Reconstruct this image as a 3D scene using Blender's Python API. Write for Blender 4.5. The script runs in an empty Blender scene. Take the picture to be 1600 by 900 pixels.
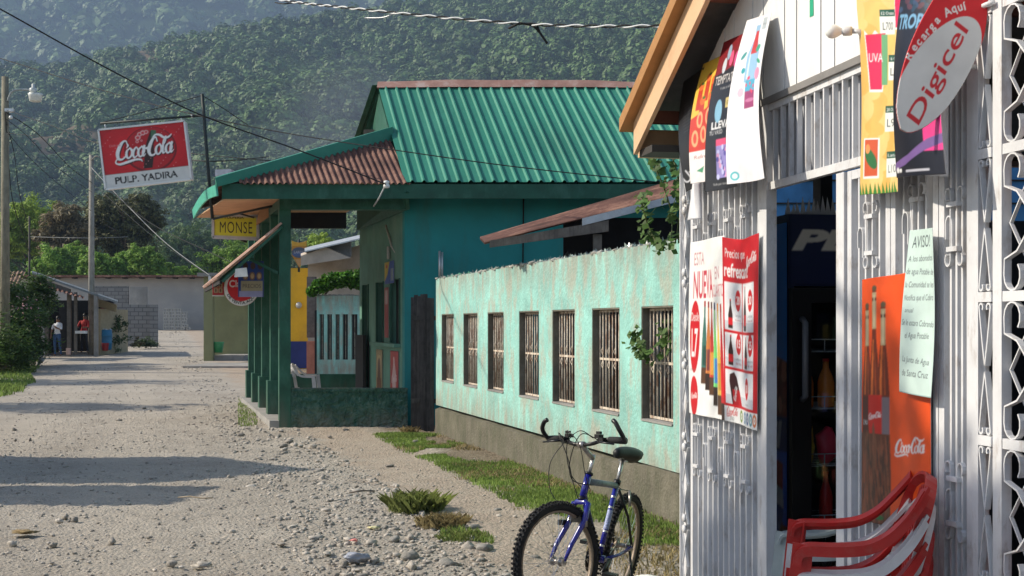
import bpy, bmesh, math, random
import numpy as np
from mathutils import Vector, Matrix, noise
random.seed(11)
R = math.radians
SC = bpy.context.scene
COL = SC.collection

# ------------------------------------------------------------------ camera, sky, sun, exposure
F = 2000.0                      # focal length in pixels of the 1600-wide photograph
HC = 1.64                       # eye height
HZ = 508.0                      # horizon row in the photograph
cam_d = bpy.data.cameras.new('camera')
cam_d.sensor_width = 36.0
cam_d.lens = 36.0 * F / 1600.0
cam_d.shift_y = (HZ - 450.0) / 1600.0
cam_d.clip_start = 0.05
cam_d.clip_end = 9000
cam = bpy.data.objects.new('camera', cam_d)
cam.location = (0, 0, HC)
cam.rotation_euler = (R(90), 0, 0)
COL.objects.link(cam)
SC.camera = cam

SUN_EL, SUN_AZ = R(36), R(-86)  # azimuth from +Y, negative towards -X
world = bpy.data.worlds.new('World')
SC.world = world
world.use_nodes = True
wn = world.node_tree
for n in list(wn.nodes):
    wn.nodes.remove(n)
wo = wn.nodes.new('ShaderNodeOutputWorld')
wb = wn.nodes.new('ShaderNodeBackground')
ws = wn.nodes.new('ShaderNodeTexSky')
ws.sky_type = 'NISHITA'
ws.sun_disc = False
ws.sun_elevation = SUN_EL
ws.sun_rotation = SUN_AZ
ws.air_density = 1.0
ws.dust_density = 1.5
wb.inputs['Strength'].default_value = 0.115
wn.links.new(ws.outputs[0], wb.inputs['Color'])
wn.links.new(wb.outputs[0], wo.inputs['Surface'])
sd = bpy.data.lights.new('sun', 'SUN')
sd.energy = 4.6
sd.angle = R(0.55)
sd.color = (1.0, 0.91, 0.76)
sun = bpy.data.objects.new('sun', sd)
to_sun = Vector((math.cos(SUN_EL) * math.sin(SUN_AZ), math.cos(SUN_EL) * math.cos(SUN_AZ), math.sin(SUN_EL)))
sun.rotation_euler = to_sun.to_track_quat('Z', 'Y').to_euler()
sun.location = (-20, 0, 30)
COL.objects.link(sun)
SC.view_settings.view_transform = 'Standard'
SC.view_settings.look = 'None'
SC.view_settings.exposure = 0.72
SC.view_settings.gamma = 1.0
SC.view_settings.use_curve_mapping = False
SC.render.engine = 'CYCLES'
SC.cycles.use_denoising = True
SC.cycles.max_bounces = 6
SC.cycles.diffuse_bounces = 3
SC.cycles.glossy_bounces = 3
SC.cycles.transmission_bounces = 4
SC.cycles.transparent_max_bounces = 6
SC.cycles.volume_bounces = 0
SC.cycles.caustics_reflective = False
SC.cycles.caustics_refractive = False

# ------------------------------------------------------------------ materials
def lin(r, g=None, b=None):
    if g is None:
        r, g, b = r
    f = lambda c: (c / 255.0 / 12.92) if c / 255.0 <= 0.04045 else ((c / 255.0 + 0.055) / 1.055) ** 2.4
    return (f(r), f(g), f(b))

_M = {}
def pmat(name, col, rough=0.75, var=0.18, scale=5.0, bump=0.0, bscale=40.0, metal=0.0, spec=0.4,
         stain=None, samt=0.5, sscale=(3, 3, 3), sth=(0.5, 0.65), island=0.0, trans=0.0, coat=0.0, bdist=0.01):
    if name in _M:
        return _M[name]
    m = bpy.data.materials.new(name)
    m.use_nodes = True
    nt = m.node_tree
    N, L = nt.nodes, nt.links
    b = N['Principled BSDF']
    b.inputs['Roughness'].default_value = rough
    b.inputs['Metallic'].default_value = metal
    b.inputs['Specular IOR Level'].default_value = spec
    if coat:
        b.inputs['Coat Weight'].default_value = coat
        b.inputs['Coat Roughness'].default_value = 0.15
    g = N.new('ShaderNodeNewGeometry')
    t = N.new('ShaderNodeTexNoise')
    t.inputs['Scale'].default_value = scale
    t.inputs['Detail'].default_value = 6
    t.inputs['Roughness'].default_value = 0.65
    L.new(g.outputs['Position'], t.inputs['Vector'])
    mr = N.new('ShaderNodeMapRange')
    mr.inputs['From Min'].default_value = 0.3
    mr.inputs['From Max'].default_value = 0.7
    mr.inputs['To Min'].default_value = 1 - var
    mr.inputs['To Max'].default_value = 1 + var
    L.new(t.outputs['Fac'], mr.inputs['Value'])
    last = mr.outputs['Result']
    if island:
        mi = N.new('ShaderNodeMapRange')
        mi.inputs['To Min'].default_value = 1 - island
        mi.inputs['To Max'].default_value = 1 + island
        L.new(g.outputs['Random Per Island'], mi.inputs['Value'])
        mm = N.new('ShaderNodeMath'); mm.operation = 'MULTIPLY'
        L.new(last, mm.inputs[0]); L.new(mi.outputs['Result'], mm.inputs[1])
        last = mm.outputs[0]
    vm = N.new('ShaderNodeVectorMath'); vm.operation = 'SCALE'
    vm.inputs[0].default_value = col
    L.new(last, vm.inputs['Scale'])
    out = vm.outputs[0]
    if stain is not None:
        mp = N.new('ShaderNodeMapping')
        mp.inputs['Scale'].default_value = sscale
        L.new(g.outputs['Position'], mp.inputs['Vector'])
        t2 = N.new('ShaderNodeTexNoise')
        t2.inputs['Scale'].default_value = 1.0
        t2.inputs['Detail'].default_value = 7
        t2.inputs['Roughness'].default_value = 0.7
        L.new(mp.outputs[0], t2.inputs['Vector'])
        m2 = N.new('ShaderNodeMapRange')
        m2.inputs['From Min'].default_value = sth[0]
        m2.inputs['From Max'].default_value = sth[1]
        m2.inputs['To Max'].default_value = samt
        L.new(t2.outputs['Fac'], m2.inputs['Value'])
        mx = N.new('ShaderNodeMix'); mx.data_type = 'RGBA'
        L.new(m2.outputs['Result'], mx.inputs['Factor'])
        L.new(out, mx.inputs['A'])
        mx.inputs['B'].default_value = (*stain, 1)
        out = mx.outputs['Result']
    L.new(out, b.inputs['Base Color'])
    if bump:
        t3 = N.new('ShaderNodeTexNoise')
        t3.inputs['Scale'].default_value = bscale
        t3.inputs['Detail'].default_value = 5
        L.new(g.outputs['Position'], t3.inputs['Vector'])
        bp = N.new('ShaderNodeBump')
        bp.inputs['Strength'].default_value = bump
        bp.inputs['Distance'].default_value = bdist
        L.new(t3.outputs['Fac'], bp.inputs['Height'])
        L.new(bp.outputs['Normal'], b.inputs['Normal'])
    if trans:
        tr = N.new('ShaderNodeBsdfTranslucent')
        sc = N.new('ShaderNodeVectorMath'); sc.operation = 'SCALE'
        sc.inputs['Scale'].default_value = 1.3
        L.new(out, sc.inputs[0]); L.new(sc.outputs[0], tr.inputs['Color'])
        ms = N.new('ShaderNodeMixShader')
        ms.inputs[0].default_value = trans
        o = N['Material Output']
        L.new(b.outputs[0], ms.inputs[1]); L.new(tr.outputs[0], ms.inputs[2]); L.new(ms.outputs[0], o.inputs['Surface'])
    _M[name] = m
    return m

def print_mat():
    """printed artwork: colour stored per vertex"""
    if 'printed' in _M:
        return _M['printed']
    m = bpy.data.materials.new('printed')
    m.use_nodes = True
    N, L = m.node_tree.nodes, m.node_tree.links
    a = N.new('ShaderNodeAttribute'); a.attribute_name = 'ink'
    b = N['Principled BSDF']
    b.inputs['Roughness'].default_value = 0.38
    g = N.new('ShaderNodeNewGeometry')
    t = N.new('ShaderNodeTexNoise'); t.inputs['Scale'].default_value = 14; t.inputs['Detail'].default_value = 6
    L.new(g.outputs['Position'], t.inputs['Vector'])
    mr = N.new('ShaderNodeMapRange'); mr.inputs['To Min'].default_value = 0.80; mr.inputs['To Max'].default_value = 1.08
    L.new(t.outputs['Fac'], mr.inputs['Value'])
    v = N.new('ShaderNodeVectorMath'); v.operation = 'SCALE'
    L.new(a.outputs['Color'], v.inputs[0]); L.new(mr.outputs['Result'], v.inputs['Scale'])
    L.new(v.outputs[0], b.inputs['Base Color'])
    _M['printed'] = m
    return m

# ------------------------------------------------------------------ objects
def props(o, label=None, cat=None, group=None, kind=None):
    if label: o['label'] = label
    if cat: o['category'] = cat
    if group: o['group'] = group
    if kind: o['kind'] = kind
    return o

def thing(name, loc, label, cat, group=None, rz=0.0):
    e = bpy.data.objects.new(name, None)
    e.empty_display_size = 0.1
    e.location = loc
    e.rotation_euler = (0, 0, rz)
    COL.objects.link(e)
    return props(e, label, cat, group)

def origin_of(p):
    while p.parent is not None:
        p = p.parent
    return Vector(p.location)

class MB:
    def __init__(self):
        self.v, self.f, self.mi, self.sm, self.mats = [], [], [], [], []
    def _m(self, m):
        if m is None: return 0
        if m not in self.mats: self.mats.append(m)
        return self.mats.index(m)
    def add(self, vs, fs, m=None, smooth=False):
        o = len(self.v)
        self.v.extend([tuple(v) for v in vs])
        k = self._m(m)
        for f in fs:
            self.f.append(tuple(i + o for i in f)); self.mi.append(k); self.sm.append(smooth)
        return self
    def box(self, c, s, m=None, rz=0.0, M=None):
        hx, hy, hz = s[0] / 2, s[1] / 2, s[2] / 2
        vs = [Vector((x, y, z)) for z in (-hz, hz) for y in (-hy, hy) for x in (-hx, hx)]
        T = Matrix.Translation(Vector(c)) @ (M.to_4x4() if M is not None else Matrix.Rotation(rz, 4, 'Z'))
        return self.add([T @ v for v in vs], [(0, 2, 3, 1), (4, 5, 7, 6), (0, 1, 5, 4), (2, 6, 7, 3), (0, 4, 6, 2), (1, 3, 7, 5)], m)
    def hexa(self, b, t, m=None):
        """b, t: 4 points bottom ring and 4 points top ring"""
        return self.add(list(b) + list(t), [(3, 2, 1, 0), (4, 5, 6, 7), (0, 1, 5, 4), (1, 2, 6, 5), (2, 3, 7, 6), (3, 0, 4, 7)], m)
    def prism(self, pts, ext, m=None):
        pts = [Vector(p) for p in pts]; ext = Vector(ext); n = len(pts)
        fs = [tuple(range(n - 1, -1, -1)), tuple(range(n, 2 * n))]
        fs += [(i, (i + 1) % n, n + (i + 1) % n, n + i) for i in range(n)]
        return self.add(pts + [p + ext for p in pts], fs, m)
    def tube(self, path, r, m=None, seg=8, closed=False, flat=None, smooth=True, cap=True):
        """flat=(w,t,normal): rectangular strip instead of round"""
        P = [Vector(p) for p in path]; n = len(P)
        rs = r if isinstance(r, (list, tuple)) else [r] * n
        vs = []; up = None
        for i in range(n):
            if closed: d = P[(i + 1) % n] - P[i - 1]
            else: d = P[min(i + 1, n - 1)] - P[max(i - 1, 0)]
            if d.length < 1e-9: d = Vector((0, 0, 1))
            d.normalize()
            if up is None:
                up = Vector((0, 0, 1)) if abs(d.z) < 0.9 else Vector((1, 0, 0))
            if flat:
                a = Vector(flat[2]).normalized(); a = (a - d * a.dot(d)).normalized(); c = d.cross(a)
                w, t = flat[0] / 2, flat[1] / 2
                ring = [P[i] + a * w + c * t, P[i] - a * w + c * t, P[i] - a * w - c * t, P[i] + a * w - c * t]
            else:
                a = (up - d * up.dot(d))
                if a.length < 1e-5: a = d.orthogonal()
                a.normalize(); up = a; c = d.cross(a)
                ring = [P[i] + (a * math.cos(2 * math.pi * k / seg) + c * math.sin(2 * math.pi * k / seg)) * rs[i] for k in range(seg)]
            vs += ring
        s = 4 if flat else seg
        fs = []
        for i in range(n if closed else n - 1):
            j = (i + 1) % n
            for k in range(s):
                fs.append((i * s + k, i * s + (k + 1) % s, j * s + (k + 1) % s, j * s + k))
        if cap and not closed:
            fs.append(tuple(range(s - 1, -1, -1))); fs.append(tuple(range((n - 1) * s, n * s)))
        return self.add(vs, fs, m, smooth and not flat)
    def lathe(self, prof, c, m=None, seg=20, axis=(0, 0, 1), smooth=True):
        ax = Vector(axis).normalized(); q = Vector((0, 0, 1)).rotation_difference(ax)
        vs = []; c = Vector(c)
        for (r, z) in prof:
            for k in range(seg):
                a = 2 * math.pi * k / seg
                vs.append(c + q @ Vector((r * math.cos(a), r * math.sin(a), z)))
        fs = [(i * seg + k, i * seg + (k + 1) % seg, (i + 1) * seg + (k + 1) % seg, (i + 1) * seg + k) for i in range(len(prof) - 1) for k in range(seg)]
        fs.append(tuple(range(seg - 1, -1, -1))); fs.append(tuple(range((len(prof) - 1) * seg, len(prof) * seg)))
        return self.add(vs, fs, m, smooth)
    def ball(self, c, r, m=None, sub=2, squash=(1, 1, 1), rough=0.0, seed=0):
        bm = bmesh.new(); bmesh.ops.create_icosphere(bm, subdivisions=sub, radius=1)
        vs = []
        for v in bm.verts:
            k = 1 + rough * noise.noise(v.co * 1.7 + Vector((seed * 3.1, seed, 0)))
            vs.append((c[0] + v.co.x * r * squash[0] * k, c[1] + v.co.y * r * squash[1] * k, c[2] + v.co.z * r * squash[2] * k))
        fs = [tuple(v.index for v in f.verts) for f in bm.faces]
        bm.free()
        return self.add(vs, fs, m, True)
    def build(self, name, parent=None, m=None, label=None, cat=None, group=None, kind=None, local=False, bevel=0.0):
        if m is not None and not self.mats: self.mats = [m]
        me = bpy.data.meshes.new(name)
        o0 = Vector((0, 0, 0))
        loc = Vector((0, 0, 0))
        if parent is not None and not local: o0 = origin_of(parent)
        if parent is None and self.v and not local:
            a = np.array(self.v); c = (a.min(0) + a.max(0)) / 2
            loc = Vector((c[0], c[1], a[:, 2].min())); o0 = loc
        me.from_pydata([(x - o0.x, y - o0.y, z - o0.z) for x, y, z in self.v], [], self.f)
        for mm in self.mats: me.materials.append(mm)
        me.polygons.foreach_set('material_index', self.mi)
        me.polygons.foreach_set('use_smooth', self.sm)
        me.update()
        ob = bpy.data.objects.new(name, me)
        ob.location = loc
        COL.objects.link(ob)
        if parent is not None: ob.parent = parent
        if bevel:
            bv = ob.modifiers.new('bevel', 'BEVEL'); bv.width = bevel; bv.segments = 2; bv.limit_method = 'ANGLE'
        return props(ob, label, cat, group, kind)

def np_mesh(name, V, Fq, m, parent=None, smooth=False, **kw):
    """big meshes: V (N,3), Fq (M,k) constant k"""
    me = bpy.data.meshes.new(name)
    V = np.asarray(V, dtype=np.float32); Fq = np.asarray(Fq, dtype=np.int32)
    o0 = np.zeros(3, np.float32); loc = (0, 0, 0)
    if parent is not None: o0 = np.array(origin_of(parent), np.float32)
    V = V - o0
    k = Fq.shape[1]
    me.vertices.add(len(V)); me.vertices.foreach_set('co', V.ravel())
    me.loops.add(Fq.size); me.loops.foreach_set('vertex_index', Fq.ravel())
    me.polygons.add(len(Fq)); me.polygons.foreach_set('loop_start', np.arange(0, Fq.size, k, dtype=np.int32))
    if smooth: me.polygons.foreach_set('use_smooth', np.ones(len(Fq), bool))
    me.materials.append(m)
    me.update(calc_edges=True)
    ob = bpy.data.objects.new(name, me); COL.objects.link(ob)
    if parent is not None: ob.parent = parent
    return props(ob, kw.get('label'), kw.get('cat'), kw.get('group'), kw.get('kind'))

def copy_tree(o, parent=None):
    c = o.copy(); COL.objects.link(c); c.parent = parent
    for ch in [x for x in KIDS.get(o.name, o.children)]:
        copy_tree(ch, c)
    return c
KIDS = {}

def px(x, y, Y):
    return Vector(((x - 800.0) / F * Y, Y, HC - (y - HZ) / F * Y))

def smooth_path(pts, n=6):
    P = [Vector(p) for p in pts]; out = []
    for i in range(len(P) - 1):
        p0 = P[max(i - 1, 0)]; p1 = P[i]; p2 = P[i + 1]; p3 = P[min(i + 2, len(P) - 1)]
        for k in range(n):
            t = k / n
            out.append(0.5 * ((2 * p1) + (-p0 + p2) * t + (2 * p0 - 5 * p1 + 4 * p2 - p3) * t * t + (-p0 + 3 * p1 - 3 * p2 + p3) * t ** 3))
    out.append(P[-1])
    return out

# ------------------------------------------------------------------ artwork canvas (colours kept per vertex of the real sheet)
_T = {}
def text_geo(s, shear=0.0, bold=0.0, spacing=1.0):
    k = (s, shear, bold, spacing)
    if k not in _T:
        cu = bpy.data.curves.new('lettering', 'FONT'); cu.body = s; cu.shear = shear; cu.offset = bold; cu.resolution_u = 4; cu.space_character = spacing
        o = bpy.data.objects.new('lettering', cu); me = o.to_mesh(); me.calc_loop_triangles()
        V = np.array([(v.co.x, v.co.y) for v in me.vertices]) if len(me.vertices) else np.zeros((0, 2))
        T = np.array([tuple(t.vertices) for t in me.loop_triangles]) if len(me.loop_triangles) else np.zeros((0, 3), int)
        o.to_mesh_clear(); bpy.data.objects.remove(o); bpy.data.curves.remove(cu)
        _T[k] = (V, T)
    return _T[k]

class Canvas:
    """u right, v up, in 0..w, 0..h; res = samples per unit (2x supersampled)"""
    def __init__(self, w, h, res, bg):
        self.w, self.h = w, h
        self.nx, self.ny = max(2, int(w * res)), max(2, int(h * res))
        self.k = 2
        self.a = np.zeros((self.ny * self.k, self.nx * self.k, 3)); self.a[:] = lin(bg)
        self.sx = self.nx * self.k / w; self.sy = self.ny * self.k / h
        yy, xx = np.mgrid[0:self.ny * self.k, 0:self.nx * self.k]
        self.U = (xx + 0.5) / self.sx; self.V = (yy + 0.5) / self.sy
    def _win(self, x0, x1, y0, y1):
        a = max(0, int(x0 * self.sx) - 1); b = min(self.a.shape[1], int(x1 * self.sx) + 2)
        c = max(0, int(y0 * self.sy) - 1); d = min(self.a.shape[0], int(y1 * self.sy) + 2)
        return slice(c, d), slice(a, b)
    def rect(self, x0, y0, x1, y1, c):
        s = self._win(x0, x1, y0, y1); U, V = self.U[s], self.V[s]
        self.a[s][(U >= x0) & (U <= x1) & (V >= y0) & (V <= y1)] = lin(c); return self
    def ell(self, cx, cy, rx, ry, c, ang=0.0, r2=0.0):
        r = max(rx, ry); s = self._win(cx - r, cx + r, cy - r, cy + r); U, V = self.U[s] - cx, self.V[s] - cy
        ca, sa = math.cos(ang), math.sin(ang)
        d = ((U * ca + V * sa) / rx) ** 2 + ((-U * sa + V * ca) / ry) ** 2
        self.a[s][(d <= 1) & (d >= r2 * r2)] = lin(c); return self
    def poly(self, pts, c):
        P = np.array(pts, float); s = self._win(P[:, 0].min(), P[:, 0].max(), P[:, 1].min(), P[:, 1].max())
        U, V = self.U[s], self.V[s]; ins = np.zeros(U.shape, bool)
        for i in range(len(P)):
            x0, y0 = P[i]; x1, y1 = P[i - 1]
            if y0 == y1: continue
            cnd = ((y0 > V) != (y1 > V)) & (U < (x1 - x0) * (V - y0) / (y1 - y0) + x0)
            ins ^= cnd
        self.a[s][ins] = lin(c); return self
    def tris(self, P, T, c):
        c = lin(c)
        for t in T:
            p = P[t]; s = self._win(p[:, 0].min(), p[:, 0].max(), p[:, 1].min(), p[:, 1].max())
            U, V = self.U[s], self.V[s]
            if U.size == 0: continue
            d = []
            for i in range(3):
                x0, y0 = p[i]; x1, y1 = p[(i + 1) % 3]
                d.append((x1 - x0) * (V - y0) - (y1 - y0) * (U - x0))
            ins = ((d[0] >= -1e-12) & (d[1] >= -1e-12) & (d[2] >= -1e-12)) | ((d[0] <= 1e-12) & (d[1] <= 1e-12) & (d[2] <= 1e-12))
            self.a[s][ins] = c
    def text(self, s, x, y, h, c, w=None, ang=0.0, shear=0.0, bold=0.0, spacing=1.0, anchor='c', arc=None):
        V, T = text_geo(s, shear, bold, spacing)
        if len(V) == 0: return self
        V = V.copy(); V[:, 0] -= V[:, 0].min(); W = V[:, 0].max()
        k = h / 0.72; kx = k if w is None else w / W
        V[:, 0] *= kx; V[:, 1] *= k
        if anchor == 'c': V[:, 0] -= V[:, 0].max() / 2
        if arc is not None:               # arc=(radius,angle at middle)
            rr, a0 = arc
            th = a0 - V[:, 0] / rr if rr > 0 else a0 - V[:, 0] / rr
            rad = abs(rr) + (V[:, 1] if rr > 0 else -V[:, 1])
            V = np.stack([x + rad * np.cos(th), y + rad * np.sin(th)], 1)
        else:
            ca, sa = math.cos(ang), math.sin(ang)
            V = np.stack([x + V[:, 0] * ca - V[:, 1] * sa, y + V[:, 0] * sa + V[:, 1] * ca], 1)
        self.tris(V, T, c); return self
    def stroke(self, pts, ws, c):
        """round brush through pts with widths ws"""
        c = lin(c); P = smooth_path([(p[0], p[1], w) for p, w in zip(pts, ws)], 14)
        for q in P:
            r = max(q.z / 2, 0.35 / self.sx)
            s = self._win(q.x - r, q.x + r, q.y - r, q.y + r)
            U, V = self.U[s], self.V[s]
            self.a[s][(U - q.x) ** 2 + (V - q.y) ** 2 <= r * r] = c
        return self
    def script(self, x, y, w, c, ang=0.0):
        """the flowing soft-drink lettering, w wide, baseline start x,y"""
        k = w / 3.05
        ca, sa = math.cos(ang), math.sin(ang)
        def S(pts, ws):
            q = []
            for (a, b) in pts:
                a2 = a + 0.22 * b
                q.append((x + k * (a2 * ca - b * sa), y + k * (a2 * sa + b * ca)))
            self.stroke(q, [v * k for v in ws], c)
        # first C with the long tail
        S([(.50, .78), (.42, .93), (.27, .90), (.12, .66), (.04, .34), (.10, .06), (.28, -.02), (.46, .10), (.52, .26)], [.05, .07, .11, .17, .19, .15, .10, .07, .04])
        S([(.50, .78), (.55, .68), (.50, .56)], [.05, .09, .04])
        S([(.06, .06), (-.02, -.14), (.20, -.26), (.60, -.20), (1.0, -.12), (1.28, -.16), (1.38, -.27)], [.06, .07, .11, .13, .11, .09, .03])
        def o(cx):
            S([(cx, .52), (cx - .13, .40), (cx - .15, .18), (cx - .04, .0), (cx + .10, .10), (cx + .14, .32), (cx + .03, .52), (cx, .52)], [.06, .10, .13, .09, .09, .12, .09, .06])
        o(.66)
        S([(.80, .44), (.92, .40)], [.04, .03])
        S([(1.08, .42), (1.0, .53), (.90, .40), (.86, .18), (.94, .0), (1.08, .08), (1.14, .20)], [.08, .07, .10, .12, .09, .05, .03])
        o(1.28)
        S([(1.42, .54), (1.37, .20), (1.42, .02), (1.52, .12)], [.12, .12, .09, .03])
        S([(1.52, .40), (1.64, .42)], [.11, .10])
        # second C, its ribbon sweeps over the end
        S([(2.08, .70), (1.98, .93), (1.84, .84), (1.72, .56), (1.68, .26), (1.78, .02), (1.96, .0), (2.08, .16)], [.06, .08, .13, .18, .18, .13, .09, .04])
        S([(1.74, .74), (1.92, 1.04), (2.18, 1.02), (2.40, .86), (2.64, .84), (2.80, .98)], [.04, .08, .12, .12, .10, .04])
        o(2.20)
        S([(2.34, .30), (2.50, .62), (2.52, .90), (2.43, .72), (2.40, .30), (2.44, .04), (2.54, .08)], [.04, .06, .07, .09, .12, .10, .04])
        o(2.72)
        S([(2.86, .54), (2.81, .20), (2.86, .02), (2.98, .14)], [.12, .12, .09, .03])
        return self
    def px(self):
        k = self.k
        return self.a.reshape(self.ny, k, self.nx, k, 3).mean((1, 3))

def sheet(name, cv, fn, parent=None, thick=0.0, back=(225, 225, 225), mask=None, **kw):
    """sheet whose front carries the canvas; fn(u,v)->point with u,v in 0..1; a closed slab if thick"""
    A = cv.px(); ny, nx = A.shape[:2]
    us = (np.arange(nx + 1)) / nx; vs = (np.arange(ny + 1)) / ny
    P = np.array([[tuple(fn(u, v)) for u in us] for v in vs], dtype=float)   # ny+1,nx+1,3
    # vertex colours
    Ap = np.pad(A, ((1, 1), (1, 1), (0, 0)), mode='edge')
    C = (Ap[:-1, :-1] + Ap[1:, :-1] + Ap[:-1, 1:] + Ap[1:, 1:]) / 4
    idx = np.arange((ny + 1) * (nx + 1)).reshape(ny + 1, nx + 1)
    Q = np.stack([idx[:-1, :-1], idx[:-1, 1:], idx[1:, 1:], idx[1:, :-1]], -1).reshape(-1, 4)
    if mask is not None:
        uu, vv = np.meshgrid((np.arange(nx) + .5) / nx, (np.arange(ny) + .5) / ny)
        Q = Q[mask(uu, vv).ravel()]
    V = P.reshape(-1, 3); Cc = C.reshape(-1, 3)
    if thick:
        du = P[:, 1:] - P[:, :-1]; du = np.concatenate([du, du[:, -1:]], 1); dv = P[1:] - P[:-1]; dv = np.concatenate([dv, dv[-1:]], 0)
        N = np.cross(du, dv); N /= np.linalg.norm(N, axis=2, keepdims=True) + 1e-12
        n0 = len(V)
        V = np.concatenate([V, (P - N * thick).reshape(-1, 3)])
        Cc = np.concatenate([Cc, np.tile(np.array(lin(back)), (n0, 1))])
        E = {}
        for q in Q:
            for i in range(4):
                a, b = int(q[i]), int(q[(i + 1) % 4])
                if (b, a) in E: del E[(b, a)]
                else: E[(a, b)] = 1
        side = np.array([(b, a, a + n0, b + n0) for a, b in E])
        Q = np.concatenate([Q, Q[:, ::-1] + n0, side])
    ob = np_mesh(name, V, Q, print_mat(), parent, **kw)
    at = ob.data.color_attributes.new('ink', 'FLOAT_COLOR', 'POINT')
    at.data.foreach_set('color', np.concatenate([Cc, np.ones((len(Cc), 1))], 1).astype(np.float32).ravel())
    if parent is None:
        c = V.mean(0); ob.location = c
        co = np.empty(len(V) * 3, np.float32); ob.data.vertices.foreach_get('co', co)
        co = co.reshape(-1, 3) - c.astype(np.float32); ob.data.vertices.foreach_set('co', co.ravel()); ob.data.update()
    return ob

# ------------------------------------------------------------------ leaves
def leaf_quads(C, size, rng, up=0.3, out=None, aspect=0.6, droop=0.0, ow=1.3):
    """C (N,3) centres; returns V,F for N leaf quads. out: (N,3) preferred normals"""
    n = len(C)
    nr = rng.normal(size=(n, 3)); nr[:, 2] = np.abs(nr[:, 2]) + up
    if out is not None: nr = nr * 0.6 + out * ow
    nr /= np.linalg.norm(nr, axis=1, keepdims=True)
    t = rng.normal(size=(n, 3)); t[:, 2] -= droop
    t -= nr * (t * nr).sum(1, keepdims=True); t /= np.linalg.norm(t, axis=1, keepdims=True)
    b = np.cross(nr, t)
    s = (size * (0.6 + 0.8 * rng.random(n)))[:, None]
    V = np.stack([C - t * s, C + b * s * aspect * .5 - nr * s * .12, C + t * s, C - b * s * aspect * .5 - nr * s * .12], 1).reshape(-1, 3)
    Fq = np.arange(4 * n).reshape(n, 4)
    return V, Fq

def crown_points(rng, centre, rad, nclump, per, clump=0.32, squash=0.8):
    """points in clumps spread through an uneven crown"""
    d = rng.normal(size=(nclump, 3)); d /= np.linalg.norm(d, axis=1, keepdims=True)
    r = rng.random(nclump) ** 0.45
    K = d * r[:, None] * rad * (0.75 + 0.45 * rng.random((nclump, 1)))
    K[:, 2] *= squash
    cr = rad * clump * (0.5 + rng.random(nclump))
    q = rng.normal(size=(nclump, per, 3)); q /= np.linalg.norm(q, axis=2, keepdims=True)
    P = K[:, None] + q * (rng.random((nclump, per, 1)) ** 0.5) * cr[:, None, None] * np.array([1, 1, .7])
    out = np.broadcast_to(q, P.shape)
    return P.reshape(-1, 3) + np.array(centre), out.reshape(-1, 3)

def leaf_mat(name, col, island=0.35, var=0.3, scale=0.8, trans=0.25):
    return pmat(name, col, rough=0.6, var=var, scale=scale, island=island, trans=trans, spec=0.3)
BARK = lambda: pmat('bark', (.09, .07, .05), .95, .3, 8, bump=.6, bscale=20)

def tree(name, base, height, rad, mat_, label, cat='tree', group=None, ncl=60, per=60, leaf=0.16, squash=0.8, crown_z=0.68, seed=1, lobes=None, trunk_r=None):
    rng = np.random.default_rng(seed)
    t = thing(name, base, label, cat, group)
    b = Vector(base); m = MB(); tr = trunk_r or height * 0.022
    lean = Vector((rng.normal() * .04, rng.normal() * .04, 1))
    top = b + lean * height * 0.8
    m.tube([b - Vector((0, 0, .2)), b + lean * height * .2, b + lean * height * .5, top], [tr * 1.4, tr, tr * .7, tr * .2], seg=7)
    for k in range(9):
        a = rng.random() * 6.28; z0 = height * (0.25 + 0.45 * rng.random())
        s = b + lean * z0
        e = s + Vector((math.cos(a) * rad * .75, math.sin(a) * rad * .75, height * .22 * (0.4 + rng.random())))
        m.tube([s, (s + e) / 2 + Vector((0, 0, height * .04)), e], [tr * .5, tr * .3, tr * .08], seg=5)
    m.build('trunk', t, BARK())
    Ps, Os = [], []
    for (ox, oy, oz, rr) in (lobes or [(0, 0, 0, 1.0)]):
        p, o = crown_points(rng, (b.x + ox * rad, b.y + oy * rad, b.z + height * crown_z + oz * rad), rad * rr, max(4, int(ncl * rr)), per, squash=squash)
        Ps.append(p); Os.append(o)
    P = np.concatenate(Ps); O = np.concatenate(Os)
    V, Q = leaf_quads(P, leaf, rng, out=O)
    np_mesh('crown', V, Q, mat_, t)
    return t
# ================================================================== GROUND, HILLS, HAZE
def wallx(y): return 4.332 - 0.2802 * y          # road face of the turquoise wall

def gz(x, y):
    z = 0.0003 * max(0.0, min(y, 95.0) - 24.0) ** 2
    z -= 0.10 * math.exp(-((x - .9) ** 2 / 1.0 + (y - 8.1) ** 2 / 1.2))
    return z

def gz_np(x, y):
    z = 0.0003 * np.clip(np.minimum(y, 95.0) - 24.0, 0, None) ** 2
    return z - 0.10 * np.exp(-((x - .9) ** 2 / 1.0 + (y - 8.1) ** 2 / 1.2))

def wnoise(x, y, seed=0, oct=4, base=1.0):
    """cheap vectorised smooth noise in -1..1"""
    r = np.random.default_rng(seed); out = 0; amp = 1.0; tot = 0
    for o in range(oct):
        s = 0
        for k in range(6):
            a = r.random() * 6.283; f = base * (2.03 ** o) * (0.7 + 0.6 * r.random())
            s = s + np.sin((x * math.cos(a) + y * math.sin(a)) * f + r.random() * 6.283)
        out = out + amp * s / 6 * 1.6; tot += amp; amp *= 0.55
    return out / tot

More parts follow.
